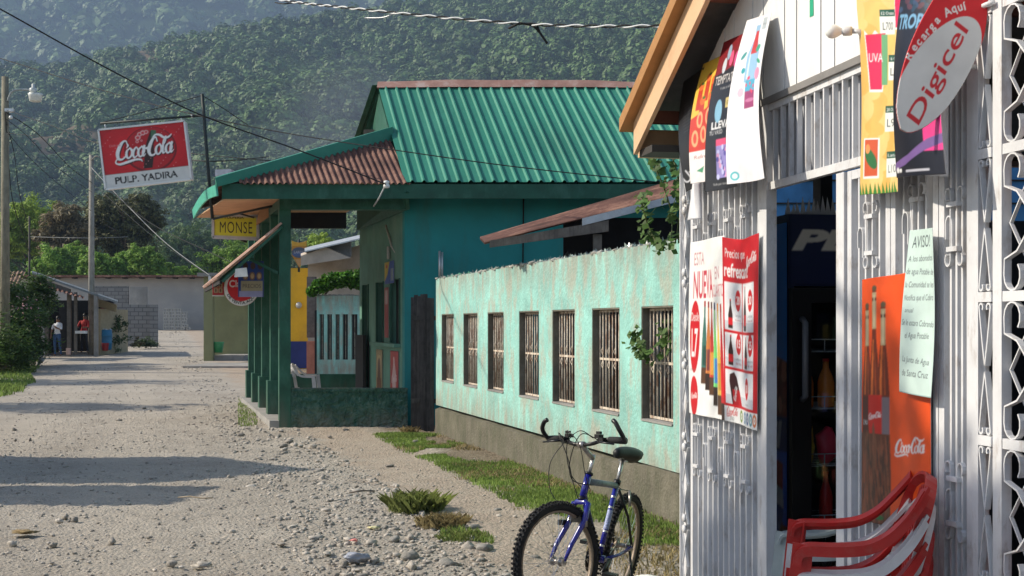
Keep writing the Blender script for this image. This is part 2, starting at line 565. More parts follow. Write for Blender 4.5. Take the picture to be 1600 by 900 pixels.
def ground_mat():
    m = bpy.data.materials.new('dirt_road'); m.use_nodes = True
    N, L = m.node_tree.nodes, m.node_tree.links
    b = N['Principled BSDF']; b.inputs['Roughness'].default_value = 0.95; b.inputs['Specular IOR Level'].default_value = .2
    g = N.new('ShaderNodeNewGeometry')
    def noi(sc, det=8, ro=.65):
        t = N.new('ShaderNodeTexNoise'); t.inputs['Scale'].default_value = sc; t.inputs['Detail'].default_value = det; t.inputs['Roughness'].default_value = ro
        L.new(g.outputs['Position'], t.inputs['Vector']); return t.outputs['Fac']
    def rng_(v, a, c, d=0., e=1.):
        r = N.new('ShaderNodeMapRange'); r.inputs['From Min'].default_value = a; r.inputs['From Max'].default_value = c
        r.inputs['To Min'].default_value = d; r.inputs['To Max'].default_value = e; L.new(v, r.inputs['Value']); return r.outputs['Result']
    def mix(f, A, B):
        x = N.new('ShaderNodeMix'); x.data_type = 'RGBA'; L.new(f, x.inputs['Factor'])
        for i, q in (('A', A), ('B', B)):
            if isinstance(q, tuple): x.inputs[i].default_value = (*q, 1)
            else: L.new(q, x.inputs[i])
        return x.outputs['Result']
    def ma(op, a, c):
        x = N.new('ShaderNodeMath'); x.operation = op
        for i, q in enumerate((a, c)):
            if isinstance(q, (int, float)): x.inputs[i].default_value = q
            else: L.new(q, x.inputs[i])
        return x.outputs[0]
    # distance from the turquoise wall line
    dt = N.new('ShaderNodeVectorMath'); dt.operation = 'DOT_PRODUCT'; dt.inputs[1].default_value = (-.963, -.27, 0)
    L.new(g.outputs['Position'], dt.inputs[0])
    d = ma('ADD', dt.outputs['Value'], 4.172)
    d = ma('ADD', d, ma('MULTIPLY', ma('SUBTRACT', noi(1.1, 5), .5), 1.6))
    gravel = mix(rng_(noi(.55), .35, .65), (.375, .33, .272), (.495, .445, .375))
    gravel = mix(rng_(noi(3.5, 9, .75), .45, .68, 0, .5), gravel, (.27, .235, .195))
    gravel = mix(rng_(noi(22, 4, .8), .52, .70, 0, .7), gravel, (.50, .475, .43))
    gravel = mix(rng_(noi(60, 3, .8), .53, .66, 0, .75), gravel, (.20, .18, .155))
    sand = mix(rng_(noi(2.2), .3, .7), (.37, .30, .235), (.45, .38, .305))
    sand = mix(rng_(noi(30, 5, .8), .55, .7, 0, .4), sand, (.24, .21, .18))
    dd = dt.outputs['Value']; dd = ma('ADD', dd, 4.172); dd = ma('ADD', dd, ma('MULTIPLY', ma('SUBTRACT', noi(.35, 3), .5), 1.2))
    for c_ in (4.5, 6.1):
        gravel = mix(ma('MULTIPLY', rng_(ma('ABSOLUTE', ma('SUBTRACT', dd, c_), 0), .25, .5, 1, 0), rng_(noi(4, 6), .35, .6, .2, .65)), gravel, (.47, .42, .35))
    pathf = ma('MULTIPLY', rng_(d, .75, 1.0), rng_(d, 1.75, 2.1, 1, 0))
    col = mix(pathf, gravel, sand)
    soil = mix(rng_(noi(6), .3, .7), (.17, .135, .095), (.27, .225, .165))
    col = mix(rng_(d, .5, .85, 1, 0), col, soil)
    L.new(col, b.inputs['Base Color'])
    vo = N.new('ShaderNodeTexVoronoi'); vo.inputs['Scale'].default_value = 34; L.new(g.outputs['Position'], vo.inputs['Vector'])
    h = ma('ADD', ma('MULTIPLY', vo.outputs['Distance'], -.55), ma('MULTIPLY', noi(14, 9, .75), 1.2))
    bp = N.new('ShaderNodeBump'); bp.inputs['Strength'].default_value = .9; bp.inputs['Distance'].default_value = .03
    L.new(h, bp.inputs['Height']); L.new(bp.outputs['Normal'], b.inputs['Normal'])
    return m

GM = ground_mat()
def axis(lo, hi, st, far_lo, far_hi, g=1.35):
    a = list(np.arange(lo, hi + 1e-6, st)); s = st; q = hi
    while q < far_hi: s *= g; q += s; a.append(q)
    s = st; q = lo; pre = []
    while q > far_lo: s *= g; q -= s; pre.append(q)
    return np.array(pre[::-1] + a)
gx = axis(-7.5, 4.5, .06, -2400, 2400); gy = axis(4.5, 30, .06, -190, 3500)
XX, YY = np.meshgrid(gx, gy)
near = np.clip((60 - np.hypot(XX, YY)) / 30, 0, 1)
ZZ = gz_np(XX, YY) + near * (0.018 * wnoise(XX, YY, 3, 5, 2.2) + 0.03 * wnoise(XX, YY, 5, 2, .5)) 
fine = ((XX > -7.6) & (XX < 4.6) & (YY > 4.4) & (YY < 31))
ZZ += fine * 0.006 * np.random.default_rng(2).normal(size=ZZ.shape) * np.clip(1.4 - 0*XX, 0, 1)
ZZ = ZZ - np.where((YY > 140), 0.0, 0.0)
idx = np.arange(XX.size).reshape(XX.shape)
Q = np.stack([idx[:-1, :-1], idx[:-1, 1:], idx[1:, 1:], idx[1:, :-1]], -1).reshape(-1, 4)
np_mesh('ground', np.stack([XX, YY, ZZ], -1).reshape(-1, 3), Q, GM, smooth=True, kind='structure')

# ---- hills
def crest_px(p):
    return np.interp(p, [-900, -200, 0, 87, 141, 173, 240, 340, 400, 500, 620, 720, 900, 1100, 1800, 2600],
                     [170, 125, 108, 112, 96, 83, 73, 56, 46, 29, 10, -15, -50, -80, -110, -90])
DN, D0 = 1150.0, 300.0
def near_hill(x, y):
    p = 800 + F * x / np.maximum(y, 1)
    zc = (HZ - crest_px(p)) / F * DN
    t = np.clip((y - D0) / (DN - D0), 0, None)
    up = zc * np.where(t <= 1, 0.12 * np.minimum(t, 1) + 0.88 * np.minimum(t, 1) ** 1.45, 1 - (t - 1) * 0.9)
    amp = np.clip(t * 3, 0, 1) * np.clip((1.02 - t) * 6, 0.0, 1)
    return up + amp * (26 * wnoise(x * 1.5, y * .8, 21, 3, .013) + 5 * wnoise(x, y, 22, 3, .06)) - 1.5 * (t < .005)
def far_hill(x, y):
    t = np.clip((y - 1350) / 1350, 0, 1.2)
    return 840 * (0.1 * t + 0.9 * t ** 1.25) + 45 * wnoise(x, y, 31, 4, .006) * np.clip(t * 3, 0, 1) + .06 * x - 10
forest = leaf_mat('forest_leaves', (.080, .142, .036), island=.38, var=.50, scale=.018, trans=.10)
under = pmat('forest_floor', (.03, .048, .017), .95, .35, .02, stain=(.16, .115, .075), samt=.0)
def hill_mesh(name, fn, xs, ys, kindm):
    XX, YY = np.meshgrid(xs, ys); XX = XX * YY / ys[-1]
    ZZ = fn(XX, YY)
    idx = np.arange(XX.size).reshape(XX.shape)
    Q = np.stack([idx[:-1, :-1], idx[:-1, 1:], idx[1:, 1:], idx[1:, :-1]], -1).reshape(-1, 4)
    return np_mesh(name, np.stack([XX, YY, ZZ], -1).reshape(-1, 3), Q, kindm, smooth=True, kind='structure')

def bare(x, y):
    """cleared, burnt patches of the slope: 1 inside"""
    p = 800 + F * x / y; z = near_hill(x, y); q = HZ - (z - HC) * F / y
    k = .35 * wnoise(x, y, 40, 3, .03)
    a = ((p - 265) / 75) ** 2 + ((q - 90) / 22) ** 2
    b = ((p - 75) / 85) ** 2 + ((q - 222) / 38) ** 2
    return np.minimum(a, b) + k < 1
def hill_mat():
    m = bpy.data.materials.new('hillside'); m.use_nodes = True
    N, L = m.node_tree.nodes, m.node_tree.links
    b = N['Principled BSDF']; b.inputs['Roughness'].default_value = 1; b.inputs['Specular IOR Level'].default_value = 0
    a = N.new('ShaderNodeAttribute'); a.attribute_name = 'bare'
    g = N.new('ShaderNodeNewGeometry'); t = N.new('ShaderNodeTexNoise'); t.inputs['Scale'].default_value = .12; t.inputs['Detail'].default_value = 8
    L.new(g.outputs['Position'], t.inputs['Vector'])
    x1 = N.new('ShaderNodeMix'); x1.data_type = 'RGBA'; x1.inputs['A'].default_value = (.12, .10, .06, 1); x1.inputs['B'].default_value = (.165, .125, .095, 1)
    L.new(t.outputs['Fac'], x1.inputs['Factor'])
    x2 = N.new('ShaderNodeMix'); x2.data_type = 'RGBA'; x2.inputs['A'].default_value = (.028, .045, .016, 1)
    L.new(a.outputs['Fac'], x2.inputs['Factor']); L.new(x1.outputs['Result'], x2.inputs['B']); L.new(x2.outputs['Result'], b.inputs['Base Color'])
    return m
HM = hill_mat()
BROWNP = 0
hs = np.linspace(-1000, 1000, 260); hy = np.concatenate([np.linspace(296, 1150, 200), np.linspace(1170, 1500, 12)])
ho = hill_mesh('forested_hillside', near_hill, hs, hy, HM)
co = np.empty(len(ho.data.vertices) * 3, np.float32); ho.data.vertices.foreach_get('co', co); co = co.reshape(-1, 3)
at = ho.data.attributes.new('bare', 'FLOAT', 'POINT'); at.data.foreach_set('value', bare(co[:, 0], co[:, 1]).astype(np.float32))
fh = hill_mesh('distant_mountain', far_hill, np.linspace(-2200, 2200, 120), np.linspace(1340, 2900, 110), HM)

def canopy(name, fn, n, y0, y1, p0, p1, rad, leaves, lsize, seed, label, cat, bareok=True, m=None):
    rng = np.random.default_rng(seed)
    y = np.sqrt(rng.random(n) * (y1 ** 2 - y0 ** 2) + y0 ** 2); p = p0 + (p1 - p0) * rng.random(n); x = (p - 800) / F * y
    if bareok:
        bb = bare(x, y); k = ~bb | (rng.random(n) < .30); x, y = x[k], y[k]
    n = len(x); z = fn(x, y)
    r = rad * (0.40 + 1.5 * rng.random(n) ** 3.0)
    C = np.stack([x, y, z + r * .55], 1)
    d = rng.normal(size=(n, leaves, 3)); d[..., 2] = np.abs(d[..., 2]) * 1.0 - .35; d /= np.linalg.norm(d, axis=2, keepdims=True)
    # lumpy radius: a few bumps for every crown
    ph = rng.normal(size=(n, 4, 3)); ph /= np.linalg.norm(ph, axis=2, keepdims=True)
    lump = np.max(np.einsum('nld,nkd->nlk', d, ph), axis=2)
    rr = r[:, None] * (0.62 + 0.45 * np.clip(lump, 0, 1) ** 2)
    P = C[:, None] + d * rr[..., None] * np.array([1, 1, .95])
    V, Q = leaf_quads(P.reshape(-1, 3), 1.0, rng, out=d.reshape(-1, 3), aspect=1.4, ow=2.6)
    s = lsize * (r / rad)[:, None].repeat(leaves, 1).reshape(-1)
    cc = P.reshape(-1, 3).repeat(4, 0); V = cc + (V - cc) * s.repeat(4)[:, None]
    return np_mesh(name, V, Q, m or forest, label=label, cat=cat, kind='stuff')
canopy('hillside_forest', near_hill, 7200, 330, 720, -250, 1330, 4.4, 165, .62, 5, 'dense green forest covering the nearer hillside', 'forest')
canopy('upper_forest', near_hill, 13500, 700, 1165, -250, 1330, 4.9, 95, .95, 7, 'hazy green forest on the upper nearer hillside up to its crest', 'forest')
canopy('mountain_forest', far_hill, 6500, 1500, 2850, -250, 1350, 17, 46, 5.2, 6, 'bluish hazy forest on the far mountain at top left', 'forest', bareok=False)
# shaggy palms among the trees
rng = np.random.default_rng(9); n = 1500
y = np.sqrt(rng.random(n) * (1100 ** 2 - 380 ** 2) + 380 ** 2); p = 250 + 1000 * rng.random(n); x = (p - 800) / F * y
k = ~bare(x, y); x, y = x[k], y[k]; z = near_hill(x, y) + 6.5 + 3 * rng.random(len(x))
a = rng.random((len(x), 15)) * 6.283; ln = 3.6 + 1.6 * rng.random((len(x), 15)); el = .15 + 1.1 * rng.random((len(x), 15))
d = np.stack([np.cos(a) * np.cos(el), np.sin(a) * np.cos(el), np.sin(el)], -1); sd_ = np.stack([-np.sin(a), np.cos(a), a * 0], -1) * .42
c0 = np.stack([x, y, z], 1)[:, None]
mid = c0 + d * ln[..., None] * .6; tip = c0 + d * ln[..., None] - np.array([0, 0, 1.2])
V = np.stack([c0 + d * .2, mid + sd_, tip, mid - sd_], 2).reshape(-1, 3)
np_mesh('palm_grove', V, np.arange(len(V)).reshape(-1, 4), leaf_mat('palm_leaves', (.085, .12, .055), island=.4, scale=.02, trans=.1), label='shaggy pale palm crowns scattered through the hillside forest', cat='palms', kind='stuff')

# ---- the air
hz = MB().box((0, 1450, 489), (5400, 3300, 1000)).build('haze', local=True, kind='stuff')
hm = bpy.data.materials.new('haze'); hm.use_nodes = True
hn = hm.node_tree; hn.nodes.remove(hn.nodes['Principled BSDF'])
pv = hn.nodes.new('ShaderNodeVolumePrincipled')
pv.inputs['Color'].default_value = (.38, .53, .76, 1); pv.inputs['Density'].default_value = 0.00031; pv.inputs['Anisotropy'].default_value = 0.0
hn.links.new(pv.outputs[0], hn.nodes['Material Output'].inputs['Volume'])
hz.data.materials.append(hm)
props(hz, 'pale blue haze filling the valley air', 'haze')

# drifting smoke behind the houses
sm = bpy.data.materials.new('smoke'); sm.use_nodes = True; sn = sm.node_tree; sn.nodes.remove(sn.nodes['Principled BSDF'])
pv = sn.nodes.new('ShaderNodeVolumePrincipled'); pv.inputs['Color'].default_value = (.72, .82, .95, 1)
tc = sn.nodes.new('ShaderNodeTexCoord'); nz = sn.nodes.new('ShaderNodeTexNoise'); nz.inputs['Scale'].default_value = 2.2; nz.inputs['Detail'].default_value = 3
sn.links.new(tc.outputs['Generated'], nz.inputs['Vector'])
ln_ = sn.nodes.new('ShaderNodeVectorMath'); ln_.operation = 'DISTANCE'; ln_.inputs[1].default_value = (.5, .5, .5); sn.links.new(tc.outputs['Generated'], ln_.inputs[0])
m1 = sn.nodes.new('ShaderNodeMapRange'); m1.inputs['From Min'].default_value = .48; m1.inputs['From Max'].default_value = .12; sn.links.new(ln_.outputs['Value'], m1.inputs['Value'])
m2 = sn.nodes.new('ShaderNodeMapRange'); m2.inputs['From Min'].default_value = .42; m2.inputs['From Max'].default_value = .66; m2.inputs['To Max'].default_value = .016; sn.links.new(nz.outputs['Fac'], m2.inputs['Value'])
m3 = sn.nodes.new('ShaderNodeMath'); m3.operation = 'MULTIPLY'; sn.links.new(m1.outputs['Result'], m3.inputs[0]); sn.links.new(m2.outputs['Result'], m3.inputs[1]); sn.links.new(m3.outputs[0], pv.inputs['Density'])
sn.links.new(pv.outputs[0], sn.nodes['Material Output'].inputs['Volume'])
for (a, b, Y, w, h, lb) in ((590, 205, 290, 70, 42, 'pale bluish smoke drifting low behind the green porch roof'), (235, 380, 280, 46, 30, 'thin bluish smoke rising right of the dark olive tree')):
    c = px(a, b, Y); o = MB().box((0, 0, 0), (w, 50, h)).build('smoke', local=True, label=lb, cat='smoke', kind='stuff'); o.location = c; o.data.materials.append(sm)

# ---- loose stones
def rock_mesh(P, S, rng, sub=False):
    bm = bmesh.new(); bmesh.ops.create_icosphere(bm, subdivisions=2 if sub else 1, radius=1)
    B = np.array([tuple(v.co) for v in bm.verts]); Fc = np.array([[v.index for v in f.verts] for f in bm.faces]); bm.free()
    n = len(P)
    V = B[None] * (1 + .28 * rng.normal(size=(n, len(B), 1)).clip(-1.2, 1.2)) * (np.array([1, 1, .6]) * (0.6 + .8 * rng.random((n, 1, 3))))
    a = rng.random(n) * 6.283; ca, sa = np.cos(a)[:, None], np.sin(a)[:, None]
    V = np.stack([V[..., 0] * ca - V[..., 1] * sa, V[..., 0] * sa + V[..., 1] * ca, V[..., 2]], -1) * S[:, None, None] + P[:, None]
    Fq = (Fc[None] + (np.arange(n) * len(B))[:, None, None]).reshape(-1, 3)
    return V.reshape(-1, 3), Fq
stone_m = pmat('stone', (.37, .335, .29), .85, .25, 30, bump=.4, bscale=90, island=.38)
rng = np.random.default_rng(4)
def scatter(n, pyr, pxr, dens=None):
    """uniform on the ground seen between two image rows / columns"""
    y0 = HC * F / (pyr[1] - HZ); y1 = HC * F / (pyr[0] - HZ)
    y = np.exp(np.log(y0) + rng.random(n) * (np.log(y1) - np.log(y0)))
    p = pxr[0] + rng.random(n) * (pxr[1] - pxr[0]); x = (p - 800) / F * y
    return x, y
x, y = scatter(60000, (535, 1000), (-150, 1080))
dw = (wallx(y) - x) * .963
pr = np.where(dw < .1, 0, np.where(dw < 1.0, .10, np.where(dw < 1.9, .12, np.where(dw < 3.2, .95, .50)))) * (0.45 + .55 * (wnoise(x, y, 50, 3, 1.3) > -.1))
inside = (y > 20.4) & (x > -3.78 - .2802 * (y - 20.6)); shop = (y < 7.3) & (x > 2.28 - .19 * y); pr = np.where(inside | shop, 0, pr)
k = rng.random(len(x)) < pr; x, y, dw = x[k], y[k], dw[k]
s = (0.0055 + 0.011 * rng.random(len(x)) ** 3.0) * np.where((dw > 1.8) & (dw < 3.2), 1.5, 1.0) * (1 + 0.02 * y)
P = np.stack([x, y, gz_np(x, y) + s * .15 + 0.018 * wnoise(x, y, 3, 5, 2.2) + 0.03 * wnoise(x, y, 5, 2, .5)], 1)
V, Q = rock_mesh(P, s, rng)
np_mesh('road_gravel', V, Q, stone_m, label='loose grey gravel strewn over the dirt road', cat='gravel', kind='stuff')
print('stones', len(x))
x, y = scatter(5200, (560, 1000), (-100, 1080)); dw = (wallx(y) - x) * .963
inside = (y > 20.2) & (x > -3.9 - .2802 * (y - 20.6)); shop = (y < 7.4) & (x > 2.2 - .19 * y)
pr = np.where(dw < .2, 0, np.where(dw < 1.2, .02, np.where(dw < 1.8, .05, np.where(dw < 3.0, .50, .06)))); pr = np.where(inside | shop | (y > 26), 0, pr)
k = rng.random(len(x)) < pr; x, y, dw = x[k], y[k], dw[k]
s = (0.014 + 0.032 * rng.random(len(x)) ** 3) * (1 + .01 * y)
P = np.stack([x, y, gz_np(x, y) + s * .2], 1)
V, Q = rock_mesh(P, s, rng, True)
np_mesh('road_cobbles', V, Q, stone_m, label='rounded grey river stones along the right edge of the road', cat='stones', kind='stuff', smooth=False)
# single rocks one can point to
rk = [(541, 673, .055, 'dark angular rock on the road in front of the low green wall'), (515, 683, .04, 'dark rock just left of the biggest one before the low green wall'),
      (609, 729, .05, 'dark pointed rock on the bare path left of the grass strip'), (777, 799, .045, 'pinkish round rock on the path just left of the bicycle'),
      (384, 788, .035, 'lone brown rock in the middle of the gravel road'), (344, 795, .032, 'small dark rock left of the lone brown rock on the gravel road'),
      (640, 872, .075, 'large grey cobble on the near gravel left of the bicycle'), (700, 880, .065, 'flat tan cobble between the plastic bag and the front tyre'),
      (617, 845, .05, 'grey cobble above the crumpled plastic bag'), (740, 826, .06, 'grey cobble by the green weeds left of the front tyre'),
      (755, 858, .07, 'wide grey cobble right below the green weeds'), (302, 652, .04, 'dark rock on the road left of the green porch')]
for (a, b, s, lb) in rk:
    yy = HC * F / (b - HZ); xx = (a - 800) / F * yy
    s *= .78; V, Q = rock_mesh(np.array([[0, 0, s * .2]]), np.array([s]), rng, True)
    o = np_mesh('rock', V, Q, pmat('rock', (.24, .215, .19), .85, .3, 25, bump=.5, bscale=60) if 'dark' in lb or 'brown' in lb else pmat('cobble_grey', (.25, .235, .21), .85, .25, 30, bump=.5, bscale=70), label=lb, cat='rock', group='larger rocks on the road')
    o.location = (xx, yy, gz(xx, yy))

# ---- grass
def blades(name, x, y, h, m, label, cat='grass', kind='stuff', parent=None, lean=.5, w=.006):
    n = len(x); z = gz_np(x, y) + 0.018 * wnoise(x, y, 3, 5, 2.2) + 0.03 * wnoise(x, y, 5, 2, .5)
    a = rng.random(n) * 6.283; hh = h * (.4 + .9 * rng.random(n)); l = lean * rng.random(n) * hh
    b = np.stack([x, y, z - .004], 1); s = np.stack([np.cos(a + 1.57), np.sin(a + 1.57), a * 0], 1) * (w * (0.6 + .8 * rng.random(n)))[:, None]
    mid = b + np.stack([np.cos(a) * l * .35, np.sin(a) * l * .35, hh * .6], 1)
    tip = b + np.stack([np.cos(a) * l, np.sin(a) * l, hh * .95], 1)
    V = np.stack([b - s, b + s, mid + s * .7, tip, mid - s * .7], 1).reshape(-1, 3)
    return np_mesh(name, V, np.arange(5 * n).reshape(n, 5), m, parent, label=label, cat=cat, kind=kind)
gm = leaf_mat('grass', (.19, .27, .065), island=.4, var=.35, scale=1.2, trans=.25)
dry = leaf_mat('dry_grass', (.33, .27, .14), island=.35, var=.3, scale=1.2, trans=.2)
def strip(n, y0, y1, d0, d1, thr=-.2, seed=60):
    y = y0 + (y1 - y0) * rng.random(n); d = d0 + (d1 - d0) * rng.random(n); x = wallx(y) - d / .963
    k = (wnoise(x, y, seed, 3, 2.2) > thr) & (rng.random(n) < np.clip((d - d0) / .12, .25, 1) * np.clip((d1 - d) / .2, .1, 1)); return x[k], y[k]
x, y = strip(52000, 10.6, 19.3, .06, 1.05, -.15); kk_ = rng.random(len(x)) < .35 + .65 * (wnoise(x, y, 67, 3, 5) > -.05); x, y = x[kk_], y[kk_]
x2, y2 = strip(9000, 7.4, 10.6, .05, .85, .05)
x3, y3 = scatter(2600, (590, 665), (372, 402)); x4, y4 = scatter(1700, (826, 872), (688, 772)); x4, y4 = x4 + .0, y4; k4 = (wnoise(x4, y4, 61, 3, 4) > -.1) & (((x4 + .55) / .42) ** 2 + ((y4 - 9.75) / .5) ** 2 + .5 * wnoise(x4, y4, 66, 3, 5) < 1)
k3 = x3 < -3.85 - .2802 * (y3 - 20.6)
blades('green_grass', np.concatenate([x, x2, x3[k3], x4[k4]]), np.concatenate([y, y2, y3[k3], y4[k4]]), .045, gm, 'short green grass along the foot of the turquoise wall and road edge')
x, y = strip(15000, 7.4, 19.3, .04, 1.15, .15, 62); x2, y2 = scatter(2500, (800, 850), (665, 735)); k = (wnoise(x2, y2, 63, 3, 4) > .0) & (((x2 + .52) / .33) ** 2 + ((y2 - 10.4) / .5) ** 2 < 1)
blades('dry_grass', np.concatenate([x, x2[k]]), np.concatenate([y, y2[k]]), .05, dry, 'yellowed dry grass mixed along the foot of the wall', lean=.9)
x, y = scatter(15000, (570, 640), (-60, 90)); pp = 800 + F * x / y; k = (wnoise(x, y, 64, 3, 1.) > -.5) & (pp < 52 + 28 * wnoise(x, y, 65, 3, .8) - (y < 34) * (34 - y) * 8)
blades('verge_grass', x[k], y[k], .12, gm, 'green grass on the shaded verge at the left edge of the road', w=.014)
tm = leaf_mat('weed_grass', (.25, .30, .10), island=.4, scale=2, trans=.35)
def tuft(a, b, n, r, h, m, label):
    yy = HC * F / (b - HZ); xx = (a - 800) / F * yy
    q = rng.random(n) * 6.283; rr = r * rng.random(n) ** .7
    o = blades('grass_tuft', xx + np.cos(q) * rr, yy + np.sin(q) * rr, h, m, label, 'grass', kind=None, lean=1.2, w=.0020)
    c = Vector((xx, yy, 0)); o.data.transform(Matrix.Translation(-c)); o.location = c
    return props(o, group='grass tufts')
tuft(650, 800, 800, .25, .15, tm, 'tall green grass tuft among the stones left of the bicycle')
tuft(690, 824, 600, .20, .085, dry, 'brown dry grass tuft just right of the tall green tuft')
tuft(720, 842, 500, .19, .05, tm, 'low green weed tuft nearest to the front tyre')
tuft(640, 676, 200, .16, .10, dry, 'withered weed tuft at the corner of the low green wall')
# litter
def litter(name, a, b, s, m, label, cat, flat=.25, seed=1, dz=0.0):
    yy = HC * F / (b - HZ); xx = (a - 800) / F * yy
    mb = MB().ball((xx, yy, gz(xx, yy) + s * flat * .5 + .02 + dz), s, m, 3, (1, .7, flat), .9, seed)
    return mb.build(name, label=label, cat=cat)
glassy = pmat('clear_plastic', (.33, .35, .40), .25, .2, 30, bump=.9, bscale=30)
litter('plastic_bag', 556, 880, .075, glassy, 'crumpled bluish clear plastic bag lying on the gravel', 'litter', .45, 3)
litter('wrapper', 583, 829, .045, pmat('wrapper_cream', (.75, .68, .38)), 'cream yellow wrapper on the gravel', 'litter', .2, 4)
litter('pink_wrapper', 553, 849, .028, pmat('wrapper_pink', (.70, .25, .22)), 'small pink paper scrap on the gravel', 'litter', .3, 5)
litter('white_wrapper', 1010, 889, .075, pmat('white_plastic_litter', (.8, .8, .8), .4), 'white plastic wrapper on the grass beyond the bicycle', 'litter', .15, 6)
litter('dry_leaves', 38, 836, .09, pmat('dead_leaf', (.24, .17, .08), .9, .4, 30, bump=.8), 'clump of dead brown leaves on the road at the left', 'litter', .15, 7)
yy = HC * F / (783 - HZ); xx = (305 - 800) / F * yy
MB().tube([(xx - .17, yy + .03, .03), (xx - .05, yy, .045), (xx + .07, yy - .02, .03), (xx + .17, yy - .03, .035)], .006, pmat('twig', (.42, .33, .22)), 6).build('twig', label='pale dry twig lying on the road in the shade edge', cat='twig')
yy = HC * F / (775 - HZ); xx = (565 - 800) / F * yy
MB().tube([(xx - .12, yy, .03), (xx, yy + .02, .05), (xx + .12, yy + .06, .04)], .008, pmat('dark_stick', (.13, .11, .09)), 6).build('stick', label='dark crooked stick on the gravel below the dark pointed rock', cat='stick')
# ================================================================== TURQUOISE WALL
W_D = Vector((-.2698, .9629, 0)); W_N = Vector((-.9629, -.2698, 0))
def T(Y, z, n=0.0): return Vector((wallx(Y), Y, z)) + W_N * n
turq = pmat('turquoise_paint', (.27, .535, .475), .85, .26, 1.9, bump=.6, bscale=28, bdist=.02, stain=(.37, .40, .33), samt=.85, sscale=(5.5, 5.5, 2.2), sth=(.48, .60))
def grime_tone(m, z0, z1, z2, z3, col, amt):
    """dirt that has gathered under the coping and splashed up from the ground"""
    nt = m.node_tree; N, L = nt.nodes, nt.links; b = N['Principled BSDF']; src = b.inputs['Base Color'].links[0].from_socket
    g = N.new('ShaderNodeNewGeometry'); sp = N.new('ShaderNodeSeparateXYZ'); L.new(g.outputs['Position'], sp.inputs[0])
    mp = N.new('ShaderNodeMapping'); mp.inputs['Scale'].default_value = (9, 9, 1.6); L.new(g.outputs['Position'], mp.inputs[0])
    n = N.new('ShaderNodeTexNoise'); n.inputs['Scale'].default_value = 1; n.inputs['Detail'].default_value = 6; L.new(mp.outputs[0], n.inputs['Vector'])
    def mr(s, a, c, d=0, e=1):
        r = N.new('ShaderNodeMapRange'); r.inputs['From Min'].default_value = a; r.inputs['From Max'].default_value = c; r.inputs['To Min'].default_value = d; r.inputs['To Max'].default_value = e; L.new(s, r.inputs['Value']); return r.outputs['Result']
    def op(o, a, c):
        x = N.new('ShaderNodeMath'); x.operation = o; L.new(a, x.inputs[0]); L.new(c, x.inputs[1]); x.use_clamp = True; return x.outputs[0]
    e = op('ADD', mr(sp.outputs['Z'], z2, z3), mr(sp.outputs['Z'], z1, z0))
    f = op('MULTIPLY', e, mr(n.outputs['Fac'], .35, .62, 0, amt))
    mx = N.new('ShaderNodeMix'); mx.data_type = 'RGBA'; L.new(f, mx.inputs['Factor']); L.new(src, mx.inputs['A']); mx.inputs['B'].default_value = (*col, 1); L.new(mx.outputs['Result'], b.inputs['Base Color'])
grime_tone(turq, .42, .80, 2.0, 2.36, (.27, .26, .21), .85)
conc = pmat('old_concrete', (.15, .138, .105), .95, .3, 3, bump=.7, bscale=30, bdist=.02, stain=(.09, .095, .06), samt=.7, sscale=(4, 4, 1.2), sth=(.42, .62))
cement = pmat('grey_cement', (.30, .29, .27), .95, .2, 2, bump=.4, bscale=25, stain=(.18, .175, .165), samt=.6, sscale=(.6, .6, .5))
jamb = pmat('bare_jamb', (.16, .15, .12), .95, .3, 6, bump=.6, bscale=30)
rustbar = pmat('rusty_bar', (.60, .53, .43), .75, .25, 10, stain=(.22, .10, .05), samt=.8, sscale=(18, 18, 6), sth=(.48, .6))
def wall_block(mb, a, b, z0, z1, m, out=0.0, inn=.18):
    """block of wall from depth a to b"""
    p = [T(a, z0, out), T(b, z0, out), T(b, z0, -inn), T(a, z0, -inn)]
    q = [v + Vector((0, 0, z1 - z0)) for v in p]
    mb.hexa(p, q, m)
wins = []
for (l, r) in [(690, 709), (724, 746), (762, 787), (811, 842), (863, 898), (925, 968), (1002, 1052)]:
    wins.append((8664 / (r - 239.6), 8664 / (l - 239.6)))
YA, YB = 7.42, 19.62
tw = thing('garden_wall', T(14, 0), 'long weathered turquoise wall with seven barred openings and a mossy concrete base', 'wall')
mb = MB(); edges = [YA] + [v for w in wins[::-1] for v in w] + [YB]
for i in range(0, len(edges), 2): wall_block(mb, edges[i], edges[i + 1], .42, 2.345, turq)
for a, b in wins:
    wall_block(mb, a, b, .42, .795, turq); wall_block(mb, a, b, 1.805, 2.345, turq)
mb.build('wall', tw)
mb = MB()
P0 = []; n = 60
for i in range(n):
    a = YA + (YB - YA) * i / n; b = YA + (YB - YA) * (i + 1) / n
    zt = lambda y: .36 + .03 * noise.noise(Vector((y * 1.3, 0, 0))) + .05 * (y < 12) * min(1, (12 - y))
    p = [T(a, -.3, .012), T(b, -.3, .012), T(b, -.3, -.18), T(a, -.3, -.18)]
    q = [T(a, .42, .012), T(b, .42, .012), T(b, .42, -.18), T(a, .42, -.18)]
    q[0].z = zt(a); q[1].z = zt(b)
    p[0] = T(a, -.3, .012); mb.hexa(p, q, conc)
mb.build('plinth', tw)
